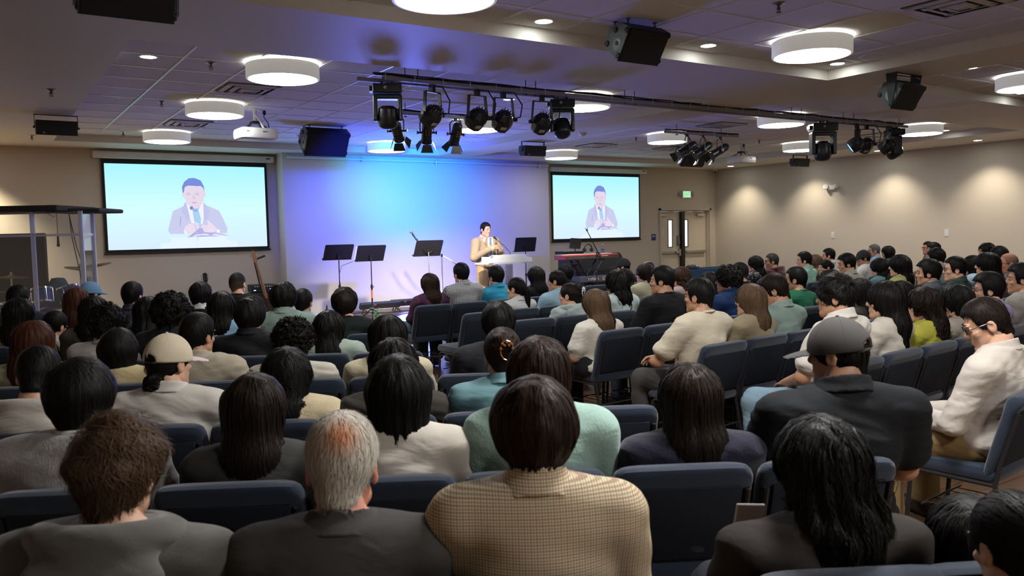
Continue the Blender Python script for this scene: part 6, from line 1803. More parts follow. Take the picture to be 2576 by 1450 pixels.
# each person: place, height of the top of the hair, body turn, head turn and nod, build, clothes, hair
PEOPLE = [
    (0.247, 2.036, 1.152, -29.5, -6.0, 0.0, 1.08, 'hoodie', (0.0908, 0.0887, 0.0782), 'light', 'messy', 'brown', 0.012, 0.0, 2600, {}, 'person with messy brown hair in a charcoal hooded sweatshirt, seated at the bottom left'),
    (0.687, 1.786, 1.132, -29.5, -1.7, 10.0, 1.06, 'blazer', (0.0497, 0.0467, 0.0437), 'ruddy', 'short', 'grey', 0.006, 0.0, 2600, {'gl': 1}, 'grey-haired person with a thinning crown, glasses and a dark grey suit jacket'),
    (1.077, 1.566, 1.202, -29.5, -0.7, 6.0, 1.02, 'blazer', 'tweed', 'light', 'bowl', 'darkbrown', 0.01, 0.0, 2600, {}, 'person with short dark brown hair in a cream checked tweed blazer'),
    (1.674, 1.228, 1.084, -29.5, 22.0, 12.0, 1.02, 'jacket', (0.0242, 0.0194, 0.0176), 'light', 'wavy', 'black', 0.008, 0.4, 2600, {'gl': 1, 'arms': 'book'}, 'person with very long black hair and a dark coat looking down at a phone'),
    (1.998, 1.044, 0.877, -29.5, 1.9, 0.0, 0.8, 'sweater', (0.0176, 0.0123, 0.011), 'light', 'long', 'black', 0.004, 0.3, 1800, {}, 'small person with long black hair at the bottom right beside the wooden floor'),
    (1.784, 0.825, 0.973, -29.5, 1.6, 14.0, 0.75, 'tee', (0.0423, 0.0232, 0.016), 'light', 'pony', 'black', 0.004, 0.2, 1000, {'clip': 'teal'}, 'child with a teal hair clip cut by the right edge of the picture'),
    (0.27, 3.0, 1.163, -29.5, -4.3, 0.0, 1.08, 'sweater', (0.3381, 0.333, 0.3279), 'light', 'bowl', 'black', 0.012, 0.0, 2400, {}, 'person with black bowl-cut hair in a heather grey knit sweater'),
    (0.758, 2.724, 1.096, -29.5, -2.9, 0.0, 0.98, 'jacket', (0.0437, 0.0423, 0.0395), 'light', 'long', 'blackbrown', 0.002, 0.36, 2600, {}, 'person with straight dark hair down the back of a dark grey jacket'),
    (1.166, 2.492, 1.144, -29.5, -1.7, 0.0, 1.02, 'long', (0.496, 0.4579, 0.4039), 'light', 'bob', 'black', 0.01, 0.24, 2600, {}, 'person with a thick black shoulder-length bob in a white blouse'),
    (1.576, 2.26, 1.191, -29.5, -0.5, 0.0, 1.05, 'sweater', (0.2652, 0.3925, 0.3434), 'light', 'long', 'darkbrown', 0.006, 0.22, 1800, {}, 'person in a fuzzy seafoam sweater behind the tweed blazer'),
    (2.025, 2.006, 1.083, -29.5, 0.8, 0.0, 1.0, 'sweater', (0.0116, 0.011, 0.0232), 'light', 'long', 'blackbrown', 0.006, 0.3, 2600, {}, 'person with straight dark hair over a navy top, beside the grey baseball cap'),
    (2.483, 1.746, 1.233, -29.5, 42.0, 4.0, 1.22, 'polo', (0.0075, 0.0086, 0.0103), 'tan', 'undercap', 'black', 0.0, 0.0, 900, {'cap': 'grey'}, 'broad person in a dark grey baseball cap and black polo shirt'),
    (0.193, 4.014, 1.097, -27.9, 4.0, 22.0, 1.02, 'hoodie', (0.4097, 0.3701, 0.3227), 'light', 'short', 'black', 0.004, 0.0, 1500, {}, 'person with short black hair bowing forward in a pale oatmeal hoodie'),
    (0.682, 3.755, 1.147, -27.9, -30.0, 0.0, 1.05, 'shirt', (0.464, 0.4334, 0.3869), 'light', 'lowbun', 'black', 0.0, 0.0, 1500, {'cap': 'beige'}, 'person in a cream baseball cap with a low bun and a white shirt'),
    (1.121, 3.522, 1.066, -27.9, -4.1, 0.0, 0.98, 'sweater', (0.483, 0.4039, 0.2564), 'light', 'wavy', 'black', 0.004, 0.3, 2000, {}, 'person with long black hair in a cream cable-knit cardigan'),
    (1.53, 3.306, 1.089, -27.9, -2.9, 0.0, 0.98, 'jacket', (0.0382, 0.0331, 0.0284), 'light', 'long', 'black', 0.004, 0.26, 1500, {}, 'person in a dark jacket whose hair shows behind the black bob and white blouse'),
    (1.955, 3.08, 1.12, -27.9, -1.5, 0.0, 1.02, 'shirt', (0.1308, 0.2432, 0.2699), 'light', 'updo', 'darkbrown', 0.006, 0.0, 1800, {'clip': 'tortoise'}, 'person with hair pinned up in a tortoiseshell claw clip and a teal denim shirt'),
    (0.258, 5.204, 1.117, -30.7, -7.8, 0.0, 1.0, 'long', (0.3434, 0.298, 0.2064), 'light', 'long', 'redbrown', 0.004, 0.36, 1800, {}, 'person with long reddish-brown hair and a beige top at the left edge'),
    (0.647, 4.973, 1.065, -30.7, -6.5, 0.0, 0.98, 'sweater', (0.483, 0.3925, 0.2142), 'light', 'bob', 'black', 0.004, 0.16, 1500, {}, 'person with a short black bob in a cream sweater, just left of the cream cap'),
    (1.018, 4.753, 1.138, -30.7, -22.0, 0.0, 1.1, 'jacket', (0.3434, 0.3029, 0.2265), 'tan', 'short', 'black', 0.008, 0.0, 1500, {}, 'person with short black hair and a collared beige fleece jacket'),
    (1.469, 4.485, 1.095, -30.7, -3.6, 0.0, 1.0, 'long', (0.4097, 0.3812, 0.3279), 'light', 'curly', 'black', 0.004, 0.0, 1500, {}, 'person with curly black hair in a white top, beyond the cable-knit cardigan'),
    (1.92, 4.218, 1.1, -30.7, -2.0, 0.0, 1.0, 'long', (0.4579, 0.4039, 0.2838), 'light', 'long', 'black', 0.004, 0.3, 1500, {}, 'person with straight black hair in a cream top, near the aisle on the left block'),
    (2.453, 3.901, 1.158, -30.7, -0.1, 0.0, 1.05, 'tee', (0.0194, 0.0194, 0.0232), 'tan', 'bowl', 'black', 0.004, 0.0, 1500, {}, 'person with black hair in a dark faded T-shirt at the aisle end'),
    (0.712, 5.965, 1.129, -28.9, -9.4, 0.0, 1.0, 'shirt', (0.4215, 0.3925, 0.3648), 'light', 'curly', 'black', 0.004, 0.0, 1200, {}, 'person with tousled black curls in a white shirt on the left side'),
    (1.072, 5.767, 1.197, -28.9, -8.1, 0.0, 1.0, 'jacket', (0.0123, 0.0137, 0.016), 'light', 'curly', 'black', 0.014, 0.0, 1500, {}, 'person with a big head of tight black curls'),
    (1.518, 5.521, 1.151, -28.9, -6.5, 0.0, 1.05, 'shirt', (0.007, 0.0097, 0.0103), 'light', 'bowl', 'black', 0.008, 0.0, 1500, {}, 'person with a round black bowl cut in a near-black collared shirt'),
    (1.972, 5.269, 1.049, -28.9, -4.8, 0.0, 1.0, 'long', (0.2652, 0.3227, 0.2699), 'light', 'halfup', 'black', 0.002, 0.26, 1500, {}, 'person with half-up dark hair tied at the back, in a sage top'),
    (0.269, 7.239, 1.133, -25.5, -15.4, 0.0, 1.0, 'long', (0.2564, 0.2265, 0.143), 'light', 'long', 'black', 0.006, 0.3, 900, {}, 'person with long black hair at the far left below the drums'),
    (0.512, 7.645, 0.982, -25.5, -18.0, 20.0, 0.9, 'shirt', (0.4394, 0.4039, 0.3592), 'light', 'short', 'black', 0.008, 0.0, 900, {}, 'person with short hair and a white collar leaning forward, showing one ear'),
    (0.752, 7.008, 1.131, -25.5, -13.7, 0.0, 1.0, 'long', (0.0685, 0.0578, 0.0452), 'light', 'wavy', 'black', 0.006, 0.3, 900, {}, 'person with long wavy black hair behind the tousled curls'),
    (1.103, 6.84, 1.113, -25.5, -12.5, 0.0, 0.95, 'long', (0.0103, 0.0103, 0.0123), 'light', 'long', 'black', 0.0, 0.26, 700, {}, 'person with straight black hair just left of the big tight curls'),
    (1.602, 6.602, 1.136, -25.5, -10.6, 0.0, 1.0, 'shirt', (0.1988, 0.3434, 0.4766), 'light', 'long', 'black', 0.0, 0.2, 1000, {}, 'person with black hair to the shoulders in a light blue denim shirt'),
    (2.025, 6.399, 1.197, -25.5, -9.0, 0.0, 1.05, 'shirt', (0.1988, 0.2699, 0.2347), 'light', 'bowl', 'black', 0.012, 0.0, 1200, {}, 'person with fluffy black hair in a sage green collared shirt'),
    (2.452, 6.195, 1.139, -25.5, -7.3, 0.0, 1.05, 'long', (0.007, 0.0116, 0.011), 'light', 'bowl', 'blackbrown', 0.01, 0.16, 1200, {}, 'person with a shaggy black cut in a dark green top before the taped music stand'),
    (0.3, 8.234, 1.188, -24.8, -18.7, 0.0, 1.05, 'jacket', (0.0242, 0.0296, 0.0395), 'light', 'short', 'black', 0.006, 0.0, 800, {}, 'person with short black hair showing an ear, before the drum kit'),
    (0.733, 8.034, 1.153, -24.8, -17.2, 0.0, 0.95, 'long', (0.0423, 0.0232, 0.0144), 'light', 'long', 'redbrown', 0.002, 0.28, 900, {}, 'person with long copper-brown hair beside the pale blue cap'),
    (1.145, 7.843, 1.191, -24.8, -15.8, 0.0, 1.0, 'shirt', 'darkplaid', 'light', 'short', 'black', 0.008, 0.0, 900, {}, 'person with slicked black hair in a dark plaid shirt under the large screen'),
    (1.666, 7.601, 1.171, -24.8, -13.8, 0.0, 0.95, 'blazer', (0.0052, 0.0052, 0.006), 'light', 'bowl', 'black', 0.0, 0.0, 800, {'wcol': 1}, 'person with black hair and a white collar over a black jacket'),
    (2.467, 7.231, 1.083, -24.8, -14.0, 0.0, 1.08, 'shirt', (0.3434, 0.464, 0.5565), 'tan', 'short', 'black', 0.006, 0.0, 900, {}, 'person with short dark hair in a pale blue dress shirt, beside the fluffy black hair'),
    (0.932, 8.933, 1.17, -24.8, -30.0, 0.0, 1.0, 'shirt', (0.0437, 0.0802, 0.1248), 'light', 'undercap', 'black', 0.0, 0.0, 400, {'cap': 'blue'}, 'person in a pale blue baseball cap near the drum enclosure'),
    (2.185, 8.353, 1.208, -24.8, -15.1, 0.0, 1.0, 'tee', (0.004, 0.004, 0.0048), 'light', 'buzz', 'buzzfade', 0.004, 0.0, 900, {}, 'person with a clipped fade haircut in a black top, before the bass guitar'),
    (3.96, 1.97, 1.186, 5.1, 32.0, 24.0, 1.1, 'shirt', (0.4579, 0.4156, 0.3701), 'light', 'short', 'blackbrown', 0.0, 0.0, 1600, {'gl': 1, 'arms': 'book', 'pants': (0.1946, 0.1301, 0.0513), 'legs': 'wide', 'shoes': (0.0232, 0.0103, 0.007)}, 'person in glasses, a pale linen shirt and khaki trousers, head bowed'),
    (4.2, 2.975, 1.262, 5.1, 24.0, 0.0, 1.08, 'polo', (0.5635, 0.5291, 0.4766), 'tan', 'messy', 'black', 0.01, 0.0, 1500, {'pants': (0.159, 0.2423, 0.305), 'legs': 'wide', 'shoes': (0.4621, 0.402, 0.314)}, 'person with thick black hair, white polo shirt and pale blue jeans, on the aisle'),
    (4.772, 3.026, 1.192, 5.1, 26.0, 0.0, 0.95, 'long', (0.4895, 0.4516, 0.3869), 'light', 'long', 'black', 0.006, 0.44, 1500, {}, 'person with very long black hair in profile, white top, behind the grey cap'),
    (5.289, 3.073, 1.125, 5.1, 30.0, 0.0, 0.95, 'long', (0.333, 0.3177, 0.0445), 'light', 'wavy', 'blackbrown', 0.004, 0.36, 1500, {}, 'person in a mustard yellow blouse with loose dark hair, face in profile'),
    (5.761, 3.115, 1.112, 4.8, 26.3, 0.0, 0.95, 'long', (0.2564, 0.2182, 0.1837), 'light', 'wavy', 'black', 0.004, 0.3, 900, {}, 'person with dark wavy hair beside the mustard yellow blouse'),
    (6.297, 3.163, 1.18, 4.3, 30.8, 0.0, 1.0, 'shirt', 'stripes', 'light', 'short', 'black', 0.016, 0.0, 1200, {'gl': 1}, 'person in glasses and a white shirt with violet stripes, right edge of the crowd'),
    (6.915, 3.219, 1.222, 4.2, 26.9, 0.0, 1.08, 'sweater', (0.2306, 0.2142, 0.1911), 'tan', 'short', 'black', 0.01, 0.0, 1200, {}, 'person in a grey sweater cut by the right edge of the picture'),
    (4.088, 3.95, 1.214, 5.0, 10.0, 0.0, 1.12, 'tee', (0.5427, 0.483, 0.3701), 'tan', 'short', 'black', 0.006, 0.0, 1500, {'arms': 'clasp', 'pants': (0.0423, 0.0395, 0.0382)}, 'person in a cream T-shirt with clasped hands at the aisle end of the row'),
    (4.654, 4.0, 1.14, 5.0, 12.0, 0.0, 0.98, 'sweater', (0.2432, 0.1988, 0.122), 'light', 'long', 'brown2', 0.0, 0.32, 1500, {}, 'person with long brown hair in a tan ribbed knit top'),
    (4.991, 4.029, 1.196, 5.0, 24.0, 20.0, 1.1, 'shirt', (0.2064, 0.279, 0.252), 'tan', 'short', 'blackbrown', 0.008, 0.0, 1500, {'gl': 1}, 'person in glasses and a grey-green shirt, head bowed'),
    (6.166, 4.133, 1.1, 4.3, 20.8, 0.0, 0.95, 'long', (0.0382, 0.0319, 0.0273), 'light', 'long', 'black', 0.004, 0.26, 700, {}, 'person with dark hair half hidden behind the thick black hair and white polo'),
    (6.852, 4.193, 1.048, 4.1, 20.9, 0.0, 0.95, 'sweater', (0.0176, 0.0176, 0.0212), 'light', 'bowl', 'black', 0.002, 0.0, 500, {}, 'person whose black hair alone shows above the mustard blouse'),
    (7.378, 4.24, 1.223, 4.4, 24.7, 0.0, 1.05, 'shirt', (0.0723, 0.0844, 0.0976), 'tan', 'short', 'black', 0.014, 0.0, 900, {}, 'person with a short black crew cut and a slate shirt, tall in the right block'),
    (7.922, 4.288, 1.227, 5.0, 34.0, 0.0, 1.0, 'shirt', 'greenplaid', 'light', 'short', 'black', 0.008, 0.0, 800, {'gl': 1}, 'person in glasses and a dark green plaid shirt'),
    (8.638, 4.351, 1.243, 6.5, 32.5, 0.0, 0.95, 'long', (0.016, 0.0185, 0.0242), 'light', 'long', 'black', 0.008, 0.24, 600, {}, 'person with black hair next to the dark green plaid shirt'),
    (9.171, 4.398, 1.214, 8.0, 37.0, 0.0, 1.0, 'shirt', (0.147, 0.1195, 0.117), 'ruddy', 'buzz', 'greythin', 0.0, 0.0, 500, {'gl': 1}, 'older balding person in glasses, face in profile near the right edge'),
    (4.045, 4.998, 1.089, 3.3, 8.0, 14.0, 0.98, 'puff', (0.5776, 0.5427, 0.4766), 'tan', 'long', 'brown2', 0.004, 0.26, 2000, {'arms': 'knit', 'pants': (0.007, 0.008, 0.0116)}, 'person with long light brown hair in a white short-sleeved knit top at the aisle'),
    (4.789, 5.041, 1.246, 3.3, 30.0, 0.0, 1.14, 'tee', (0.004, 0.0048, 0.0056), 'tan', 'short', 'black', 0.008, 0.0, 1400, {}, 'person with short black hair in a black T-shirt, ear and cheek showing'),
    (5.633, 5.089, 1.208, 3.1, 34.2, 0.0, 1.05, 'shirt', (0.0075, 0.0222, 0.0782), 'dark', 'curly', 'black', 0.0, 0.0, 1100, {'gl': 1}, 'person with wavy black hair and glasses in a navy blue shirt'),
    (6.656, 5.147, 1.159, 2.4, 20.8, 0.0, 1.02, 'tee', (0.0123, 0.1022, 0.0497), 'tan', 'short', 'black', 0.006, 0.0, 900, {}, 'person with short black hair in a green T-shirt'),
    (7.227, 5.18, 1.107, 2.7, 20.5, 0.0, 0.95, 'long', (0.0423, 0.0331, 0.0262), 'light', 'wavy', 'black', 0.004, 0.2, 400, {}, 'person whose dark hair shows just over the thick black hair of the white polo'),
    (8.569, 5.256, 1.213, 5.4, 37.9, 0.0, 0.95, 'long', (0.3177, 0.333, 0.122), 'light', 'long', 'black', 0.008, 0.28, 700, {}, 'person with long black hair and an olive top, in the middle of the right block'),
    (10.292, 5.354, 1.147, 10.8, 26.4, 0.0, 0.95, 'shirt', (0.3381, 0.4579, 0.5427), 'light', 'bob', 'black', 0.008, 0.15, 600, {}, 'person with a black bob and pale blue collar in the right block'),
    (11.004, 5.395, 1.246, 12.6, 34.6, 0.0, 0.92, 'shirt', (0.333, 0.3177, 0.298), 'light', 'bob', 'black', 0.0, 0.15, 400, {}, 'person with a neat black bob at the far right, under the light switch'),
    (4.623, 6.104, 1.063, -0.4, 30.0, 0.0, 0.92, 'hoodie', (0.2933, 0.3486, 0.333), 'light', 'updo', 'blackbrown', 0.0, 0.0, 1200, {'clip': 'pearl'}, 'person in a pale grey hoodie with pinned-up dark hair'),
    (5.192, 6.1, 1.166, -0.4, 22.0, 0.0, 1.0, 'long', (0.4039, 0.4895, 0.4766), 'light', 'wavy', 'black', 0.006, 0.34, 1200, {}, 'person with long black hair in a white halter top, under the keyboard'),
    (6.451, 6.091, 1.092, -1.0, 16.6, 0.0, 0.95, 'long', (0.0242, 0.0232, 0.0273), 'light', 'long', 'black', 0.0, 0.26, 500, {}, 'person with dark hair between the cream T-shirt and the navy shirt'),
    (6.925, 6.087, 1.175, -0.8, 14.3, 0.0, 1.02, 'tee', (0.0056, 0.006, 0.0075), 'tan', 'buzz', 'blackfade', 0.006, 0.0, 600, {}, 'person with cropped black hair in a black top, behind the wavy hair and glasses'),
    (8.819, 6.073, 1.216, 4.1, 41.5, 8.0, 1.0, 'shirt', (0.3227, 0.2933, 0.2476), 'tan', 'short', 'black', 0.014, 0.1, 700, {}, 'person with a floppy black fringe in profile, beige shirt'),
    (9.463, 6.069, 1.137, 6.9, 28.6, 0.0, 0.95, 'long', (0.0904, 0.1988, 0.2025), 'light', 'wavy', 'black', 0.006, 0.26, 600, {}, 'person with long black hair and a teal neckline, next to the olive top'),
    (10.722, 6.059, 1.227, 10.5, 33.1, 0.0, 0.98, 'sweater', (0.1911, 0.2104, 0.2142), 'light', 'bowl', 'black', 0.006, 0.0, 500, {}, 'person with a black bowl cut in profile, rightward part of the room'),
    (12.008, 6.05, 1.265, 13.4, 38.2, 0.0, 0.95, 'shirt', (0.2306, 0.2142, 0.1949), 'light', 'bowl', 'black', 0.0, 0.0, 400, {'gl': 1}, 'person in glasses with short black hair against the right wall'),
    (4.633, 7.021, 1.085, 4.2, 22.0, 0.0, 0.92, 'shirt', (0.483, 0.5025, 0.4895), 'light', 'pony', 'black', 0.0, 0.3, 1200, {}, 'person with a long black ponytail in a white shirt'),
    (5.18, 7.06, 1.134, 4.2, 30.0, 0.0, 1.0, 'shirt', (0.2652, 0.4039, 0.4895), 'tan', 'pony', 'black', 0.0, 0.2, 900, {}, 'person with tied-back black hair and an earring in a light blue shirt'),
    (6.53, 7.159, 1.153, 3.0, 35.2, 0.0, 0.98, 'jacket', (0.333, 0.3078, 0.2104), 'light', 'long', 'blackbrown', 0.0, 0.34, 800, {'gl': 1}, 'person in glasses with long dark hair and a cream jacket, behind the black T-shirt'),
    (7.166, 7.205, 1.089, 3.4, 20.8, 0.0, 0.95, 'long', (0.4039, 0.2933, 0.2699), 'light', 'wavy', 'brown3', 0.004, 0.22, 700, {}, 'person with wavy chestnut hair in a dusty pink top'),
    (9.741, 7.393, 1.2, 12.8, 27.3, 0.0, 1.05, 'shirt', (0.2838, 0.5025, 0.4156), 'light', 'short', 'black', 0.01, 0.0, 800, {}, 'person with short black hair in a mint green shirt'),
    (10.277, 7.432, 1.063, 14.6, 49.5, 0.0, 0.9, 'long', (0.0232, 0.0212, 0.0194), 'light', 'bun', 'black', 0.0, 0.0, 400, {}, 'person with black hair in a bun looking sideways, beside the mint green shirt'),
    (11.294, 7.506, 1.183, 17.6, 36.5, 0.0, 1.0, 'tee', (0.5427, 0.5291, 0.509), 'tan', 'undercap', 'black', 0.0, 0.0, 300, {'cap': 'black', 'gl': 1}, 'person in a black baseball cap and glasses with a white T-shirt'),
    (13.503, 7.667, 1.24, 22.3, 36.9, 0.0, 0.95, 'shirt', (0.1022, 0.1022, 0.1022), 'tan', 'bowl', 'black', 0.0, 0.0, 300, {}, 'person with black hair in the middle of three heads against the right wall'),
    (4.195, 8.1, 1.118, 2.6, 0.0, 0.0, 0.95, 'long', 'redplaid', 'light', 'long', 'darkbrown', 0.0, 0.3, 1200, {'pants': (0.0452, 0.0908, 0.117)}, 'person with long dark brown hair in a dark purple and red plaid shirt'),
    (4.614, 8.119, 1.222, 2.6, 2.0, 0.0, 1.08, 'shirt', 'gingham', 'tan', 'short', 'black', 0.012, 0.0, 1000, {}, 'person in a black and white gingham shirt'),
    (5.091, 8.141, 1.171, 2.6, 8.0, 0.0, 1.05, 'shirt', (0.029, 0.2564, 0.4039), 'tan', 'short', 'black', 0.016, 0.0, 1000, {}, 'person in a bright turquoise shirt in front of the lectern'),
    (5.676, 8.167, 1.133, 2.2, 4.4, 0.0, 1.0, 'tee', (0.004, 0.004, 0.0048), 'light', 'long', 'black', 0.002, 0.3, 900, {}, 'person with long straight black hair and a black top, beside the turquoise shirt'),
    (7.146, 8.234, 1.047, 2.0, 16.6, 0.0, 1.0, 'jacket', (0.0086, 0.0152, 0.0284), 'light', 'wavy', 'black', 0.004, 0.3, 600, {}, 'person with dark loose hair in a navy jacket, behind the white halter top'),
    (9.859, 8.357, 1.125, 14.4, 24.2, 0.0, 0.95, 'long', 'floral', 'light', 'wavy', 'black', 0.004, 0.26, 800, {}, 'person with wavy black hair in a black and white floral top'),
    (10.262, 8.376, 1.148, 15.9, 32.7, 0.0, 1.05, 'hoodie', (0.0561, 0.0065, 0.011), 'tan', 'short', 'greyblack', 0.006, 0.0, 700, {'gl': 1}, 'person in glasses and a maroon hooded top'),
    (11.374, 8.426, 1.094, 19.2, 13.4, 0.0, 0.9, 'long', (0.15, 0.1221, 0.0976), 'light', 'long', 'brown2', 0.0, 0.24, 400, {}, 'person with brown hair beside the mint green shirt, partly hidden'),
    (11.758, 8.444, 1.186, 20.1, 16.5, 0.0, 1.0, 'shirt', (0.5025, 0.4895, 0.464), 'tan', 'short', 'black', 0.006, 0.0, 500, {}, 'person with short black hair and a white shirt, behind the mint green shirt'),
    (13.107, 8.505, 1.218, 22.7, 23.9, 0.0, 1.0, 'shirt', (0.1911, 0.252, 0.3078), 'tan', 'short', 'grey2', 0.0, 0.0, 400, {}, 'grey-haired person in a blue-grey shirt against the right wall'),
    (13.553, 8.525, 1.178, 23.3, 23.3, 0.0, 0.9, 'long', (0.0423, 0.0423, 0.0497), 'light', 'bob', 'black', 0.004, 0.18, 400, {}, 'person with a smooth black bob next to the blue-grey shirt'),
    (14.937, 8.588, 1.224, 25.0, 37.6, 0.0, 0.95, 'shirt', (0.1529, 0.1022, 0.0844), 'ruddy', 'short', 'blackbrown', 0.004, 0.0, 300, {'gl': 1}, 'person in glasses with a reddish face, first of three heads against the right wall'),
    (6.906, 9.204, 1.089, 1.4, 9.2, 0.0, 1.0, 'tee', (0.011, 0.011, 0.013), 'tan', 'bowl', 'black', 0.008, 0.0, 700, {}, 'person with short black hair in a dark top, before the low music stand'),
    (8.019, 9.255, 1.146, 5.6, 31.0, 0.0, 1.02, 'jacket', (0.008, 0.016, 0.0284), 'light', 'undercap', 'black', 0.0, 0.0, 300, {'cap': 'black'}, 'person in a black baseball cap and dark blue jacket seated near the keyboard'),
]
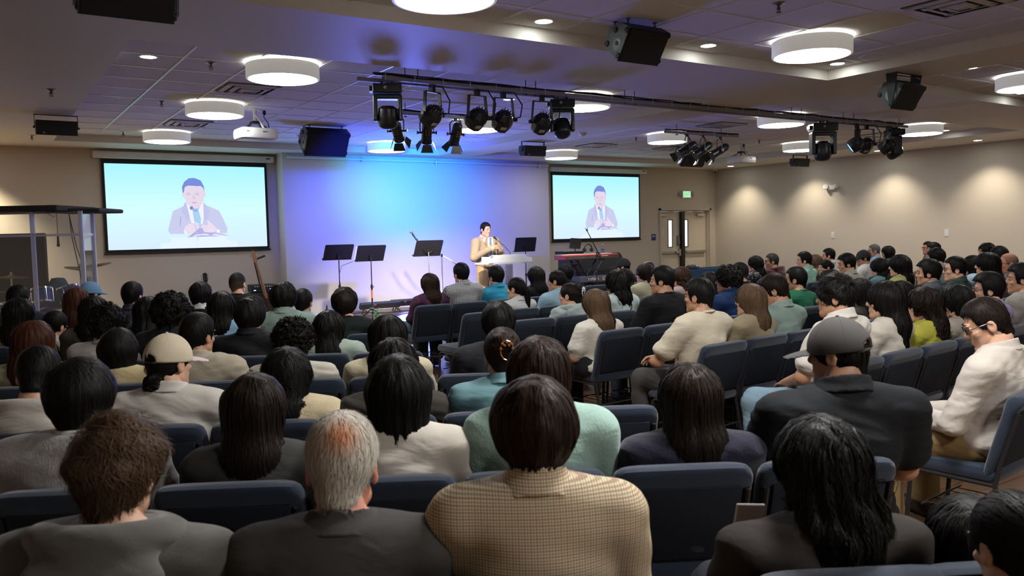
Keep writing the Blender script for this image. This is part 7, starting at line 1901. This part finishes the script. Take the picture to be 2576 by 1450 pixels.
CHAIRS = [
    (0.252, 2.044, -29.5, 'navy padded chair of the person with messy brown hair in a charcoal hooded sweatshirt'),
    (0.692, 1.795, -29.5, 'navy padded chair of the grey-haired person with a thinning crown'),
    (1.081, 1.575, -29.5, 'navy padded chair of the person with short dark brown hair in a cream checked tweed'),
    (1.679, 1.236, -29.5, 'navy padded chair of the person with very long black hair and a dark coat looking'),
    (2.003, 1.053, -29.5, 'navy padded chair of the small person with long black hair at the bottom right beside'),
    (0.304, 2.992, -29.5, 'navy padded chair of the person with black bowl-cut hair in a heather grey knit sweater'),
    (0.720, 2.756, -29.5, 'navy padded chair of the person with straight dark hair down the back of a dark'),
    (1.136, 2.521, -29.5, 'navy padded chair of the person with a thick black shoulder-length bob in a white blouse'),
    (1.552, 2.285, -29.5, 'navy padded chair of the person in a fuzzy seafoam sweater behind the tweed blazer'),
    (1.968, 2.049, -29.5, 'navy padded chair of the person with straight dark hair over a navy top'),
    (2.384, 1.814, -29.5, 'navy padded chair of the broad person in a dark grey baseball cap and black polo'),
    (0.227, 4.007, -27.9, 'navy padded chair of the person with short black hair bowing forward in a pale oatmeal'),
    (0.650, 3.783, -27.9, 'navy padded chair of the person in a cream baseball cap with a low bun and'),
    (1.072, 3.559, -27.9, 'navy padded chair of the person with long black hair in a cream cable-knit cardigan'),
    (1.495, 3.336, -27.9, 'navy padded chair of the person in a dark jacket whose hair shows behind the black'),
    (1.917, 3.112, -27.9, 'navy padded chair of the person with hair pinned up in a tortoiseshell claw clip and'),
    (0.307, 5.186, -30.7, 'navy padded chair of the person with long reddish-brown hair and a beige top at the'),
    (0.718, 4.942, -30.7, 'navy padded chair of the person with a short black bob in a cream sweater'),
    (1.129, 4.698, -30.7, 'navy padded chair of the person with short black hair and a collared beige fleece jacket'),
    (1.540, 4.454, -30.7, 'navy padded chair of the person with curly black hair in a white top'),
    (1.951, 4.210, -30.7, 'navy padded chair of the person with straight black hair in a cream top'),
    (2.362, 3.967, -30.7, 'navy padded chair of the person with black hair in a dark faded T-shirt at the'),
    (0.653, 6.010, -28.9, 'navy padded chair of the person with tousled black curls in a white shirt on the'),
    (1.071, 5.779, -28.9, 'navy padded chair of the person with a big head of tight black curls'),
    (1.490, 5.548, -28.9, 'navy padded chair of the person with a round black bowl cut in a near-black collared'),
    (1.908, 5.317, -28.9, 'navy padded chair of the person with half-up dark hair tied at the back'),
    (0.088, 7.336, -25.5, 'navy padded chair of the person with long black hair at the far left below the'),
    (0.950, 6.924, -25.5, 'navy padded chair of the person with long wavy black hair behind the tousled curls'),
    (1.382, 6.718, -25.5, 'navy padded chair of the person with straight black hair just left of the big tight'),
    (1.813, 6.512, -25.5, 'navy padded chair of the person with black hair to the shoulders in a light blue'),
    (2.244, 6.306, -25.5, 'navy padded chair of the person with fluffy black hair in a sage green collared shirt'),
    (2.676, 6.099, -25.5, 'navy padded chair of the person with a shaggy black cut in a dark green top'),
    (0.196, 8.293, -24.8, 'navy padded chair of the person with short black hair showing an ear'),
    (0.629, 8.092, -24.8, 'navy padded chair of the person with long copper-brown hair beside the pale blue cap'),
    (1.063, 7.892, -24.8, 'navy padded chair of the person with slicked black hair in a dark plaid shirt under'),
    (1.497, 7.691, -24.8, 'navy padded chair of the person with black hair and a white collar over a black'),
    (2.365, 7.289, -24.8, 'navy padded chair of the person with short dark hair in a pale blue dress shirt'),
    (0.936, 8.942, -24.8, 'navy padded chair of the person in a pale blue baseball cap near the drum enclosure'),
    (2.189, 8.362, -24.8, 'navy padded chair of the person with a clipped fade haircut in a black top'),
    (3.960, 1.979, 5.1, 'navy padded chair of the person in glasses'),
    (4.171, 2.982, 5.1, 'navy padded chair of the person with thick black hair'),
    (4.647, 3.025, 5.1, 'navy padded chair of the person with very long black hair in profile'),
    (5.123, 3.068, 5.1, 'navy padded chair of the person in a mustard yellow blouse with loose dark hair'),
    (5.599, 3.111, 5.1, 'navy padded chair of the person with dark wavy hair beside the mustard yellow blouse'),
    (6.296, 3.173, 4.3, 'navy padded chair of the person in glasses and a white shirt with violet stripes'),
    (6.914, 3.229, 4.2, 'navy padded chair of the person in a grey sweater cut by the right edge of'),
    (4.132, 3.964, 5.0, 'navy padded chair of the person in a cream T-shirt with clasped hands at the aisle'),
    (4.608, 4.006, 5.0, 'navy padded chair of the person with long brown hair in a tan ribbed knit top'),
    (5.085, 4.048, 5.0, 'navy padded chair of the person in glasses and a grey-green shirt'),
    (6.037, 4.132, 5.0, 'navy padded chair of the person with dark hair half hidden behind the thick black hair'),
    (6.852, 4.203, 4.1, 'navy padded chair of the person whose black hair alone shows above the mustard blouse'),
    (7.377, 4.250, 4.4, 'navy padded chair of the person with a short black crew cut and a slate shirt'),
    (7.921, 4.298, 5.0, 'navy padded chair of the person in glasses and a dark green plaid shirt'),
    (8.637, 4.361, 6.5, 'navy padded chair of the person with black hair next to the dark green plaid shirt'),
    (9.169, 4.408, 8.0, 'navy padded chair of the older balding person in glasses'),
    (4.151, 5.014, 3.3, 'navy padded chair of the person with long light brown hair in a white short-sleeved knit'),
    (4.629, 5.042, 3.3, 'navy padded chair of the person with short black hair in a black T-shirt'),
    (5.583, 5.096, 3.3, 'navy padded chair of the person with wavy black hair and glasses in a navy blue'),
    (6.655, 5.157, 2.4, 'navy padded chair of the person with short black hair in a green T-shirt'),
    (7.227, 5.190, 2.7, 'navy padded chair of the person whose dark hair shows just over the thick black hair'),
    (8.568, 5.266, 5.4, 'navy padded chair of the person with long black hair and an olive top'),
    (10.290, 5.364, 10.8, 'navy padded chair of the person with a black bob and pale blue collar in the'),
    (11.001, 5.404, 12.6, 'navy padded chair of the person with a neat black bob at the far right'),
    (4.574, 6.115, -0.4, 'navy padded chair of the person in a pale grey hoodie with pinned-up dark hair'),
    (5.052, 6.111, -0.4, 'navy padded chair of the person with long black hair in a white halter top'),
    (6.452, 6.101, -1.0, 'navy padded chair of the person with dark hair between the cream T-shirt and the navy'),
    (6.925, 6.097, -0.8, 'navy padded chair of the person with cropped black hair in a black top'),
    (8.819, 6.083, 4.1, 'navy padded chair of the person with a floppy black fringe in profile'),
    (9.462, 6.079, 6.9, 'navy padded chair of the person with long black hair and a teal neckline'),
    (10.720, 6.069, 10.5, 'navy padded chair of the person with a black bowl cut in profile'),
    (12.005, 6.060, 13.4, 'navy padded chair of the person in glasses with short black hair against the right wall'),
    (4.554, 7.025, 4.2, 'navy padded chair of the person with a long black ponytail in a white shirt'),
    (5.031, 7.060, 4.2, 'navy padded chair of the person with tied-back black hair and an earring in a light'),
    (6.530, 7.169, 3.0, 'navy padded chair of the person in glasses with long dark hair and a cream jacket'),
    (7.166, 7.215, 3.4, 'navy padded chair of the person with wavy chestnut hair in a dusty pink top'),
    (9.738, 7.402, 12.8, 'navy padded chair of the person with short black hair in a mint green shirt'),
    (10.274, 7.441, 14.6, 'navy padded chair of the person with black hair in a bun looking sideways'),
    (11.291, 7.515, 17.6, 'navy padded chair of the person in a black baseball cap and glasses with a white'),
    (13.499, 7.676, 22.3, 'navy padded chair of the person with black hair in the middle of three heads against'),
    (4.138, 8.108, 2.6, 'navy padded chair of the person with long dark brown hair in a dark purple and'),
    (4.615, 8.129, 2.6, 'navy padded chair of the person in a black and white gingham shirt'),
    (5.093, 8.151, 2.6, 'navy padded chair of the person in a bright turquoise shirt in front of the lectern'),
    (5.570, 8.173, 2.6, 'navy padded chair of the person with long straight black hair and a black top'),
    (7.146, 8.244, 2.0, 'navy padded chair of the person with dark loose hair in a navy jacket'),
    (9.857, 8.367, 14.4, 'navy padded chair of the person with wavy black hair in a black and white floral'),
    (10.260, 8.385, 15.9, 'navy padded chair of the person in glasses and a maroon hooded top'),
    (11.370, 8.436, 19.2, 'navy padded chair of the person with brown hair beside the mint green shirt'),
    (11.754, 8.453, 20.1, 'navy padded chair of the person with short black hair and a white shirt'),
    (13.103, 8.514, 22.7, 'navy padded chair of the grey-haired person in a blue-grey shirt against the right wall'),
    (13.550, 8.534, 23.3, 'navy padded chair of the person with a smooth black bob next to the blue-grey shirt'),
    (14.933, 8.597, 25.0, 'navy padded chair of the person in glasses with a reddish face'),
    (6.906, 9.214, 1.4, 'navy padded chair of the person with short black hair in a dark top'),
    (8.018, 9.265, 5.6, 'navy padded chair of the person in a black baseball cap and dark blue jacket seated'),
    (4.096, 6.118, -0.4, 'empty navy chair left of the pale grey hoodie, its whole back showing'),
    (4.077, 6.990, 4.2, 'empty navy chair with its seat showing, beside the aisle floor'),
    (2.339, 2.888, -27.9, 'empty navy chair at the aisle end, beyond the straight dark hair and navy top'),
    (1.931, 7.490, -24.8, 'empty navy chair between the bowl cut and the fluffy hair'),
    (2.326, 5.085, -28.9, 'empty navy chair just behind the straight black hair and cream top'),
    (7.323, 9.233, 2.6, 'empty navy chair under the keyboard'),
    (6.525, 8.216, 2.6, 'empty navy chair before the crossed keyboard stand'),
]
# ------------------------------------------------------------------ assembling the people
SKIN = {'light': (0.52, 0.30, 0.20), 'tan': (0.40, 0.21, 0.125), 'dark': (0.22, 0.11, 0.065), 'ruddy': (0.50, 0.22, 0.15)}
def skin_mat(k):
    m = mat('skin_' + k, SKIN[k], 0.5, bump=(90, 0.08), var=0.06)
    b = m.node_tree.nodes['Principled BSDF']
    b.inputs['Subsurface Weight'].default_value = 0.12
    b.inputs['Subsurface Radius'].default_value = (0.02, 0.008, 0.004)
    b.inputs['Subsurface Scale'].default_value = 0.3
    return m
HAIR = {
    'black': lambda: hair_mat('hair_black', (0.0075, 0.0065, 0.0060)),
    'blackbrown': lambda: hair_mat('hair_black_brown', (0.012, 0.008, 0.0065)),
    'darkbrown': lambda: hair_mat('hair_dark_brown', (0.020, 0.011, 0.008)),
    'brown': lambda: hair_mat('hair_brown', (0.045, 0.025, 0.014), tip=(0.075, 0.044, 0.026)),
    'brown2': lambda: hair_mat('hair_light_brown', (0.060, 0.036, 0.022), tip=(0.10, 0.062, 0.036)),
    'brown3': lambda: hair_mat('hair_chestnut', (0.040, 0.018, 0.011)),
    'redbrown': lambda: hair_mat('hair_red_brown', (0.040, 0.014, 0.008), tip=(0.06, 0.02, 0.01)),
    'grey': lambda: hair_mat('hair_grey_thinning', (0.36, 0.32, 0.25), 0.6, tip=(0.50, 0.46, 0.40), crown=((0.50, 0.22, 0.11), (0.012, -0.105, 0.085), 0.012, 0.062)),
    'grey2': lambda: hair_mat('hair_grey', (0.10, 0.095, 0.09), 0.5),
    'greyblack': lambda: hair_mat('hair_salt_pepper', (0.035, 0.032, 0.03), 0.5),
    'greythin': lambda: hair_mat('hair_thin_grey', (0.13, 0.10, 0.08), 0.55, crown=((0.42, 0.20, 0.12), (0.0, 0.0, 0.12), 0.05, 0.13)),
    'buzzfade': lambda: hair_mat('hair_fade', (0.010, 0.008, 0.007), 0.6, fade=((0.13, 0.085, 0.055), -0.05, 0.055)),
    'blackfade': lambda: hair_mat('hair_crop', (0.008, 0.007, 0.006), 0.6, fade=((0.06, 0.04, 0.03), -0.07, 0.0)),
}
def plaid(name, base, a, b, s):
    return checker_mat(name, a, b, s, s, third=(base, s * 0.5, 0.18))
def fabric(col, kind):
    if isinstance(col, str):
        if col == 'tweed':
            return checker_mat('tweed_check', (0.58, 0.50, 0.34), (0.20, 0.17, 0.095), 150, 150, third=((0.30, 0.09, 0.05), 75, 0.28))
        if col == 'gingham':
            return checker_mat('gingham_check', (0.55, 0.55, 0.55), (0.012, 0.012, 0.014), 62, 62)
        if col == 'darkplaid':
            return plaid('dark_plaid', (0.05, 0.06, 0.08), (0.012, 0.014, 0.018), (0.03, 0.035, 0.045), 22)
        if col == 'redplaid':
            return plaid('red_plaid', (0.16, 0.012, 0.03), (0.02, 0.012, 0.045), (0.06, 0.006, 0.025), 20)
        if col == 'greenplaid':
            return plaid('green_plaid', (0.05, 0.08, 0.07), (0.012, 0.03, 0.026), (0.02, 0.035, 0.03), 24)
        if col == 'stripes':
            return checker_mat('violet_stripes', (0.55, 0.54, 0.56), (0.16, 0.12, 0.32), 26, 0.001)
        if col == 'floral':
            m = mat('floral_print', (0.012, 0.012, 0.014), 0.8)
            nt = m.node_tree
            if not any(n.type == 'TEX_VORONOI' for n in nt.nodes):
                tc = nt.nodes.new('ShaderNodeTexCoord'); v = nt.nodes.new('ShaderNodeTexVoronoi'); v.inputs['Scale'].default_value = 34
                nt.links.new(tc.outputs['Object'], v.inputs[0])
                lt = nt.nodes.new('ShaderNodeMath'); lt.operation = 'LESS_THAN'; lt.inputs[1].default_value = 0.28; nt.links.new(v.outputs['Distance'], lt.inputs[0])
                mx = nt.nodes.new('ShaderNodeMixRGB'); mx.inputs[1].default_value = (0.012, 0.012, 0.014, 1); mx.inputs[2].default_value = (0.5, 0.5, 0.5, 1)
                nt.links.new(lt.outputs[0], mx.inputs[0]); nt.links.new(mx.outputs[0], nt.nodes['Principled BSDF'].inputs['Base Color'])
            return m
    key = 'cloth_%s_%02d_%02d_%02d' % (('knit' if kind in ('sweater', 'puff') else 'woven'), *[int(c * 99) for c in col])
    if kind in ('sweater', 'puff'):
        return mat(key, col, 0.95, spec=0.2, bump=(150, 0.8), scale3=(1.0, 1.0, 0.55), sheen=0.2, var=0.06, wrinkle=0.3)
    if kind == 'hoodie':
        return mat(key, col, 0.95, spec=0.2, bump=(260, 0.3), sheen=0.3, var=0.04, wrinkle=0.35)
    return mat(key, col, 0.85, spec=0.25, bump=(320, 0.25), var=0.04, wrinkle=0.35)
COLLAR = {'tee': 'crew', 'long': 'crew', 'sweater': 'crew', 'puff': 'crew', 'shirt': 'stand', 'polo': 'stand', 'rolled': 'stand', 'jacket': 'stand', 'blazer': 'lapel', 'hoodie': 'hood'}

def cap_parts():
    def dome(P):
        d = ell(P, (0, -0.010, 0.022), (0.090, 0.112, 0.112))
        d = smax(d, -(P[:, 2] - 0.010 + 0.10 * (P[:, 1] + 0.01)), 0.006)
        return smax(d, -ell(P, (0, -0.118, 0.030), (0.034, 0.045, 0.026)), 0.006)
    def brim(P):
        Q = P.copy(); Q[:, 2] = Q[:, 2] + 2.2 * Q[:, 0] ** 2 + 0.25 * np.maximum(0, Q[:, 1] - 0.09)
        d = ell(Q, (0, 0.105, 0.016), (0.082, 0.090, 0.007))
        return smax(d, -ell(P, (0, -0.010, 0.022), (0.084, 0.106, 0.2)), 0.004)
    return nets(dome, (-0.11, -0.14, -0.02), (0.11, 0.12, 0.15), 0.0055), nets(brim, (-0.10, 0.05, -0.05), (0.10, 0.21, 0.04), 0.0045)
def glasses_mesh(m):
    for s in (-1, 1):
        c = Vector((s * 0.033, 0.100, 0.008))
        m.tube([c + Vector((0.025 * math.cos(a) * (1 if abs(math.cos(a)) < 2 else 1), -0.006 * abs(math.cos(a)), 0.019 * math.sin(a))) for a in [i * math.pi / 7 for i in range(14)]], 0.0022, 5, closed=True)
        m.tube([c + Vector((s * 0.025, -0.006, 0.008)), Vector((s * 0.074, 0.07, 0.014)), Vector((s * 0.084, 0.0, 0.016)), Vector((s * 0.084, -0.02, 0.0))], 0.0020, 5)
    m.tube([(-0.010, 0.102, 0.012), (0.0, 0.105, 0.014), (0.010, 0.102, 0.012)], 0.002, 5)
def face_marks(m):
    """eyebrows and lash lines"""
    for s in (-1, 1):
        m.tube([(s * 0.014, 0.0935, 0.033), (s * 0.030, 0.0905, 0.038), (s * 0.046, 0.077, 0.033)], [0.0028, 0.0034, 0.0018], 5)
        m.tube([(s * 0.018, 0.0895, 0.009), (s * 0.031, 0.0905, 0.011), (s * 0.044, 0.083, 0.008)], 0.0016, 5)

def person(x, y, ztop, rz, yaw, pitch, w, kind, col, skin, style, hair, vol, L, N, o, label, standing=False):
    near = math.hypot(x, y) < 5.6
    far = math.hypot(x, y) > 9.0
    arms, legs = o.get('arms', 'lap'), o.get('legs', 'sit')
    group = 'seated congregation' if not standing else None
    t = thing('person', label, 'person', (x, y, SZ if standing else 0), math.radians(rz), group)
    hs = 0.95 if w >= 0.9 else 0.90
    top = TOPZ[style] + vol
    zc = ztop - top * hs * math.cos(math.radians(pitch) * 0.6)
    if standing:
        zb, st = 0.43, 1.0
        zn = zc - 0.135 * hs
        st = zn / (0.985 + 0.43)
        def T(V):
            V = V.copy(); V[:, 2] *= st; V[:, 0] *= w; V[:, 1] *= w ** 0.5
            return V
    else:
        zn = zc - 0.112 * hs
        st = max(0.74, min(1.15, (zn - 0.43) / (0.985 - 0.43)))
        sb = 0.28 if ztop < 1.0 else 0.43          # small children sit low
        if ztop < 1.0:
            st = max(0.6, (zn - sb) / 0.555)
        def T(V):
            V = V.copy(); up = V[:, 2] > 0.43
            V[:, 2] = np.where(up, sb + (V[:, 2] - 0.43) * st, V[:, 2] * sb / 0.43); k = np.clip((V[:, 2] - 0.42) * 8, 0, 1)
            V[:, 0] *= 1 + (w - 1) * k; V[:, 1] *= 1 + (w - 1) * 0.5 * k
            return V
    seed = int(abs(x * 977 + y * 613)) % 9973
    # head transform
    Rh = Matrix.Rotation(math.radians(yaw), 3, 'Z') @ Matrix.Rotation(-math.radians(pitch), 3, 'X')
    R = np.array(Rh)
    hc = np.array((0.0, -0.005 + 0.06 * math.sin(math.radians(pitch)), zc))
    hv, hq = cached('head', head_mesh)
    wv = hv.copy()
    # the neck stays with the body: blend the turn out below the jaw
    f = np.clip((hv[:, 2] + 0.19) / 0.10, 0, 1)[:, None]
    wv = (hv @ R.T) * f + (hv @ np.array(Matrix.Rotation(math.radians(yaw) * 0.3, 3, 'Z')).T) * (1 - f)
    head = (wv * hs + hc, hq)
    bv, bq = cached(('body', arms, legs), lambda: body_mesh(arms, legs))
    parts = [(T(bv), bq), head]
    S = seat_pose(arms, legs)
    mv, mq = cached('hand', hand_mesh)
    for s in (-1, 1):
        v = mv.copy(); q = mq
        if s < 0:
            v[:, 0] *= -1; q = q[:, ::-1]
        el, wr = T(S['el%d' % s][None])[0], T(S['wr%d' % s][None])[0]
        fw = Vector(wr - el).normalized()
        if standing:
            fw = Vector((-s * 0.75, 0.45, 0.35)).normalized()
        up = Vector((0, 0, 1)) if not standing else Vector((0, 1, 0.3))
        if arms == 'clasp':
            fw = Vector((-s * 0.55, 0.8, -0.1)).normalized(); up = Vector((s * 0.7, 0.2, 0.7))
        rt = fw.cross(up).normalized(); up = rt.cross(fw)
        A = np.array([rt, fw, up]).T
        parts.append((v @ A.T * 0.95 + wr + np.array(fw) * 0.01, q))
    obj('body', np_mesh('body', parts, skin_mat(skin)), t)
    # clothes
    gh = 0.0125 if near else (0.019 if far else 0.015)
    fm = fabric(col, kind)
    gk = ('garment', kind, arms, gh)
    gv, gq = cached(gk, lambda: garment(kind, arms, gh))
    amp = {'sweater': 0.006, 'puff': 0.005, 'hoodie': 0.010, 'blazer': 0.004, 'tee': 0.007}.get(kind, 0.008)
    name = {'hoodie': 'hoodie', 'blazer': 'blazer', 'jacket': 'jacket', 'sweater': 'sweater', 'puff': 'knit_top', 'tee': 'tee_shirt', 'long': 'top'}.get(kind, 'shirt')
    g = obj(name, np_mesh(name, [(T(fold(gv, seed, amp)), gq)], fm), t)
    ck = COLLAR[kind]
    z0 = S['dz']
    ch = 0.0062 if near else 0.0095
    cv, cq = cached(('collar', ck, ch, z0), lambda: collar(ck, ch, z0))
    cm = fm
    if o.get('wcol'):
        cm = mat('white_collar', (0.6, 0.6, 0.58), 0.7)
    obj('hood' if ck == 'hood' else 'collar', np_mesh('collar', [(T(cv if ck != 'hood' else fold(cv, seed, 0.008)), cq)], cm), g)
    if kind == 'blazer' and not standing and not o.get('wcol'):
        q2, k2 = cached(('collar', 'stand', ch, z0), lambda: collar('stand', ch, z0))
        s2 = T(q2); c2 = s2.mean(0); s2 = (s2 - c2) * np.array((0.86, 0.86, 0.8)) + c2 + np.array((0, 0, 0.004))
        obj('shirt_collar', np_mesh('shirt_collar', [(s2, k2)], mat('shirt_blue_grey', (0.20, 0.22, 0.27) if col != 'tweed' else (0.02, 0.018, 0.016), 0.7)), g)
    pm = mat('trousers_%s' % '_'.join('%02d' % int(c * 99) for c in o['pants']), o['pants'], 0.85, bump=(260, 0.3), var=0.08) if 'pants' in o else mat('trousers_dark_%d' % (seed % 3), [(0.016, 0.018, 0.026), (0.03, 0.045, 0.07), (0.03, 0.028, 0.026)][seed % 3], 0.85)
    def shared(key, fn, nm, m, par):
        me = cached(('mesh',) + key, lambda: np_mesh(nm, [fn()], m))
        ob = obj(nm, me, par)
        if not standing and ztop < 1.0:
            ob.scale = (0.85, 0.85, 0.64)
        ob.material_slots[0].link = 'OBJECT'; ob.material_slots[0].material = m
        return ob
    lg = 'stand' if standing else legs
    shared(('trousers', lg), lambda: (lambda p: (fold(p[0], 4, 0.008), p[1]))(trousers(lg, 0.012)), 'trousers', pm, t)
    sm = mat('shoe_%s' % '_'.join('%02d' % int(c * 99) for c in o['shoes']), o['shoes'], 0.5) if 'shoes' in o else mat('shoe_dark', (0.02, 0.018, 0.017), 0.5)
    for s in (-1, 1):
        shared(('shoe', lg, s), lambda: shoe(lg, s), 'shoe', sm, t)
    # hair, in head space so that its strands run with the head
    hm = HAIR[hair]()
    hh = 0.0075 if near else (0.011 if far else 0.009)
    hp = hair_mesh(style, vol, L, seed, N if not far else min(N, 420), hh)
    pk = 1.0 if style in ('short', 'buzz', 'bowl', 'messy', 'curly', 'undercap', 'pony', 'bun', 'updo', 'lowbun') else 0.35
    M = Matrix.LocRotScale(Vector(hc), (Matrix.Rotation(math.radians(yaw), 3, 'Z') @ Matrix.Rotation(-math.radians(pitch) * pk, 3, 'X')).to_quaternion(), Vector((hs, hs, hs)))
    ho = obj('hair', np_mesh('hair', hp, hm), t); ho.matrix_local = M
    Mh = Matrix.LocRotScale(Vector(hc), Rh.to_quaternion(), Vector((hs, hs, hs)))
    if abs(yaw + rz + 0) > 8 or standing or o.get('gl'):
        me = cached('face_marks', lambda: (lambda m: (face_marks(m), m.mesh('brows', mat('brow_dark', (0.01, 0.008, 0.007), 0.7), True))[1])(MB()))
        fo = obj('brows', me, t); fo.matrix_local = Mh
    if o.get('gl'):
        me = cached('glasses', lambda: (lambda m: (glasses_mesh(m), m.mesh('glasses', mat('glasses_frame', (0.02, 0.018, 0.016), 0.25), True))[1])(MB()))
        go = obj('glasses', me, t); go.matrix_local = Mh
    if 'cap' in o:
        (dv, dq), (rv, rq) = cached('cap', cap_parts)
        cc = {'grey': (0.048, 0.044, 0.042), 'beige': (0.50, 0.43, 0.31), 'blue': (0.10, 0.20, 0.32), 'black': (0.012, 0.013, 0.015)}[o['cap']]
        cmt = mat('cap_' + o['cap'], cc, 0.9, bump=(400, 0.15), var=0.03)
        co = obj('cap', np_mesh('cap', [(dv * 1.04, dq)], cmt), t); co.matrix_local = Mh
        bm_ = mat('cap_brim_pink', (0.50, 0.40, 0.42), 0.8) if o['cap'] == 'beige' else cmt
        obj('brim', np_mesh('brim', [(rv * 1.04, rq)], bm_), co)
        m = MB(); m.ball((0, -0.010, 0.138), 0.008, 6)
        for i in range(6):
            a = i * math.pi / 3 + 0.5
            m.tube([(0.0935 * math.cos(a) * math.sin(q), -0.010 + 0.1165 * math.sin(a) * math.sin(q), 0.022 + 0.1175 * math.cos(q)) for q in [0.02 + k * 0.17 for k in range(9)]], 0.0011, 4)
        m.build('seams', bm_, co)
        m = MB(); m.tube([(0.042 * math.cos(a), -0.008 - 0.108 * math.sin(a) ** 0.5 if False else -0.112 + 0.02 * (1 - math.sin(a)), 0.018 + 0.004 * math.sin(a)) for a in [math.pi * k / 8 for k in range(9)]], 0.006, 6)
        m.build('strap', mat('cap_strap_pink', (0.42, 0.25, 0.27), 0.7) if o['cap'] == 'beige' else cmt, co)
    if 'clip' in o:
        cmn = {'teal': ((0.05, 0.45, 0.45), 0.3), 'tortoise': ((0.16, 0.06, 0.015), 0.2), 'pearl': ((0.6, 0.6, 0.62), 0.2)}[o['clip']]
        m = MB()
        for i in range(7):
            a = -0.9 + 0.3 * i
            m.ball((0.035 * math.sin(a) + 0.012, -0.150, 0.055 + 0.045 * math.cos(a) - 0.03 + 0.012 * (i % 2)), 0.010 if o['clip'] == 'pearl' else 0.008, 5)
        m.tube([(0.012 + 0.03 * math.sin(a), -0.148, 0.045 + 0.045 * math.cos(a)) for a in [i * math.pi / 6 for i in range(12)]], 0.004, 5, closed=True)
        co = m.build('hair_clip', mat('hair_clip_' + o['clip'], cmn[0], cmn[1]), t); co.matrix_local = M
    return t
for a in PEOPLE:
    person(*a)
for (x, y, a, lab) in CHAIRS:
    make_chair(x, y, math.radians(a), lab)

# the speaker behind the lectern: tan jacket, white shirt, tie, khaki trousers
sp_ = person(7.27, 11.90, 1.74 - SZ, 182, 8, 8, 1.06, 'blazer', (0.30, 0.24, 0.17), 'light', 'short', 'black', 0.004, 0, 900, {'arms': 'stand', 'legs': 'stand', 'pants': (0.45, 0.33, 0.18), 'shoes': (0.08, 0.04, 0.02), 'wcol': 1}, 'person in a tan suit jacket and blue tie preaching behind the clear lectern', standing=True)
m = MB(); m.prism([(-0.045, 1.36), (0.045, 1.36), (0.075, 1.30), (0.05, 1.05), (-0.05, 1.05), (-0.075, 1.30)], 0.125, 0.137, axis='y'); m.build('shirt_front', mat('white_collar', (0.6, 0.6, 0.58), 0.7), sp_)
m = MB(); m.prism([(-0.016, 1.355), (0.016, 1.355), (0.022, 1.33), (0.014, 1.315), (0.034, 1.08), (0.0, 1.04), (-0.034, 1.08), (-0.014, 1.315), (-0.022, 1.33)], 0.137, 0.147, axis='y'); m.build('necktie', mat('tie_blue_grey', (0.14, 0.20, 0.32), 0.5), sp_)
for s in (-1, 1):
    m = MB(); m.prism([(s * 0.050, 1.385), (s * 0.085, 1.37), (s * 0.11, 1.27), (s * 0.085, 1.25), (s * 0.055, 1.06), (s * 0.045, 1.06), (s * 0.062, 1.28)], 0.128, 0.146, axis='y'); m.build('lapel', fabric((0.30, 0.24, 0.17), 'blazer'), sp_)

# things the congregation holds
t = thing('smartphone', 'smartphone in a pale case held by the person in the dark coat', 'phone', (1.631, 1.410, 0.756), rot=(0.25, 0.06, -0.5))
m = MB(); m.box((0, 0, 0), (0.075, 0.009, 0.155), bev=0.004); m.build('case', mat('phone_case', (0.45, 0.40, 0.38), 0.3), t)
m = MB(); m.box((0, 0.0055, 0), (0.068, 0.002, 0.145)); m.build('screen', mat('phone_screen', (0.02, 0.03, 0.05), 0.1), t)
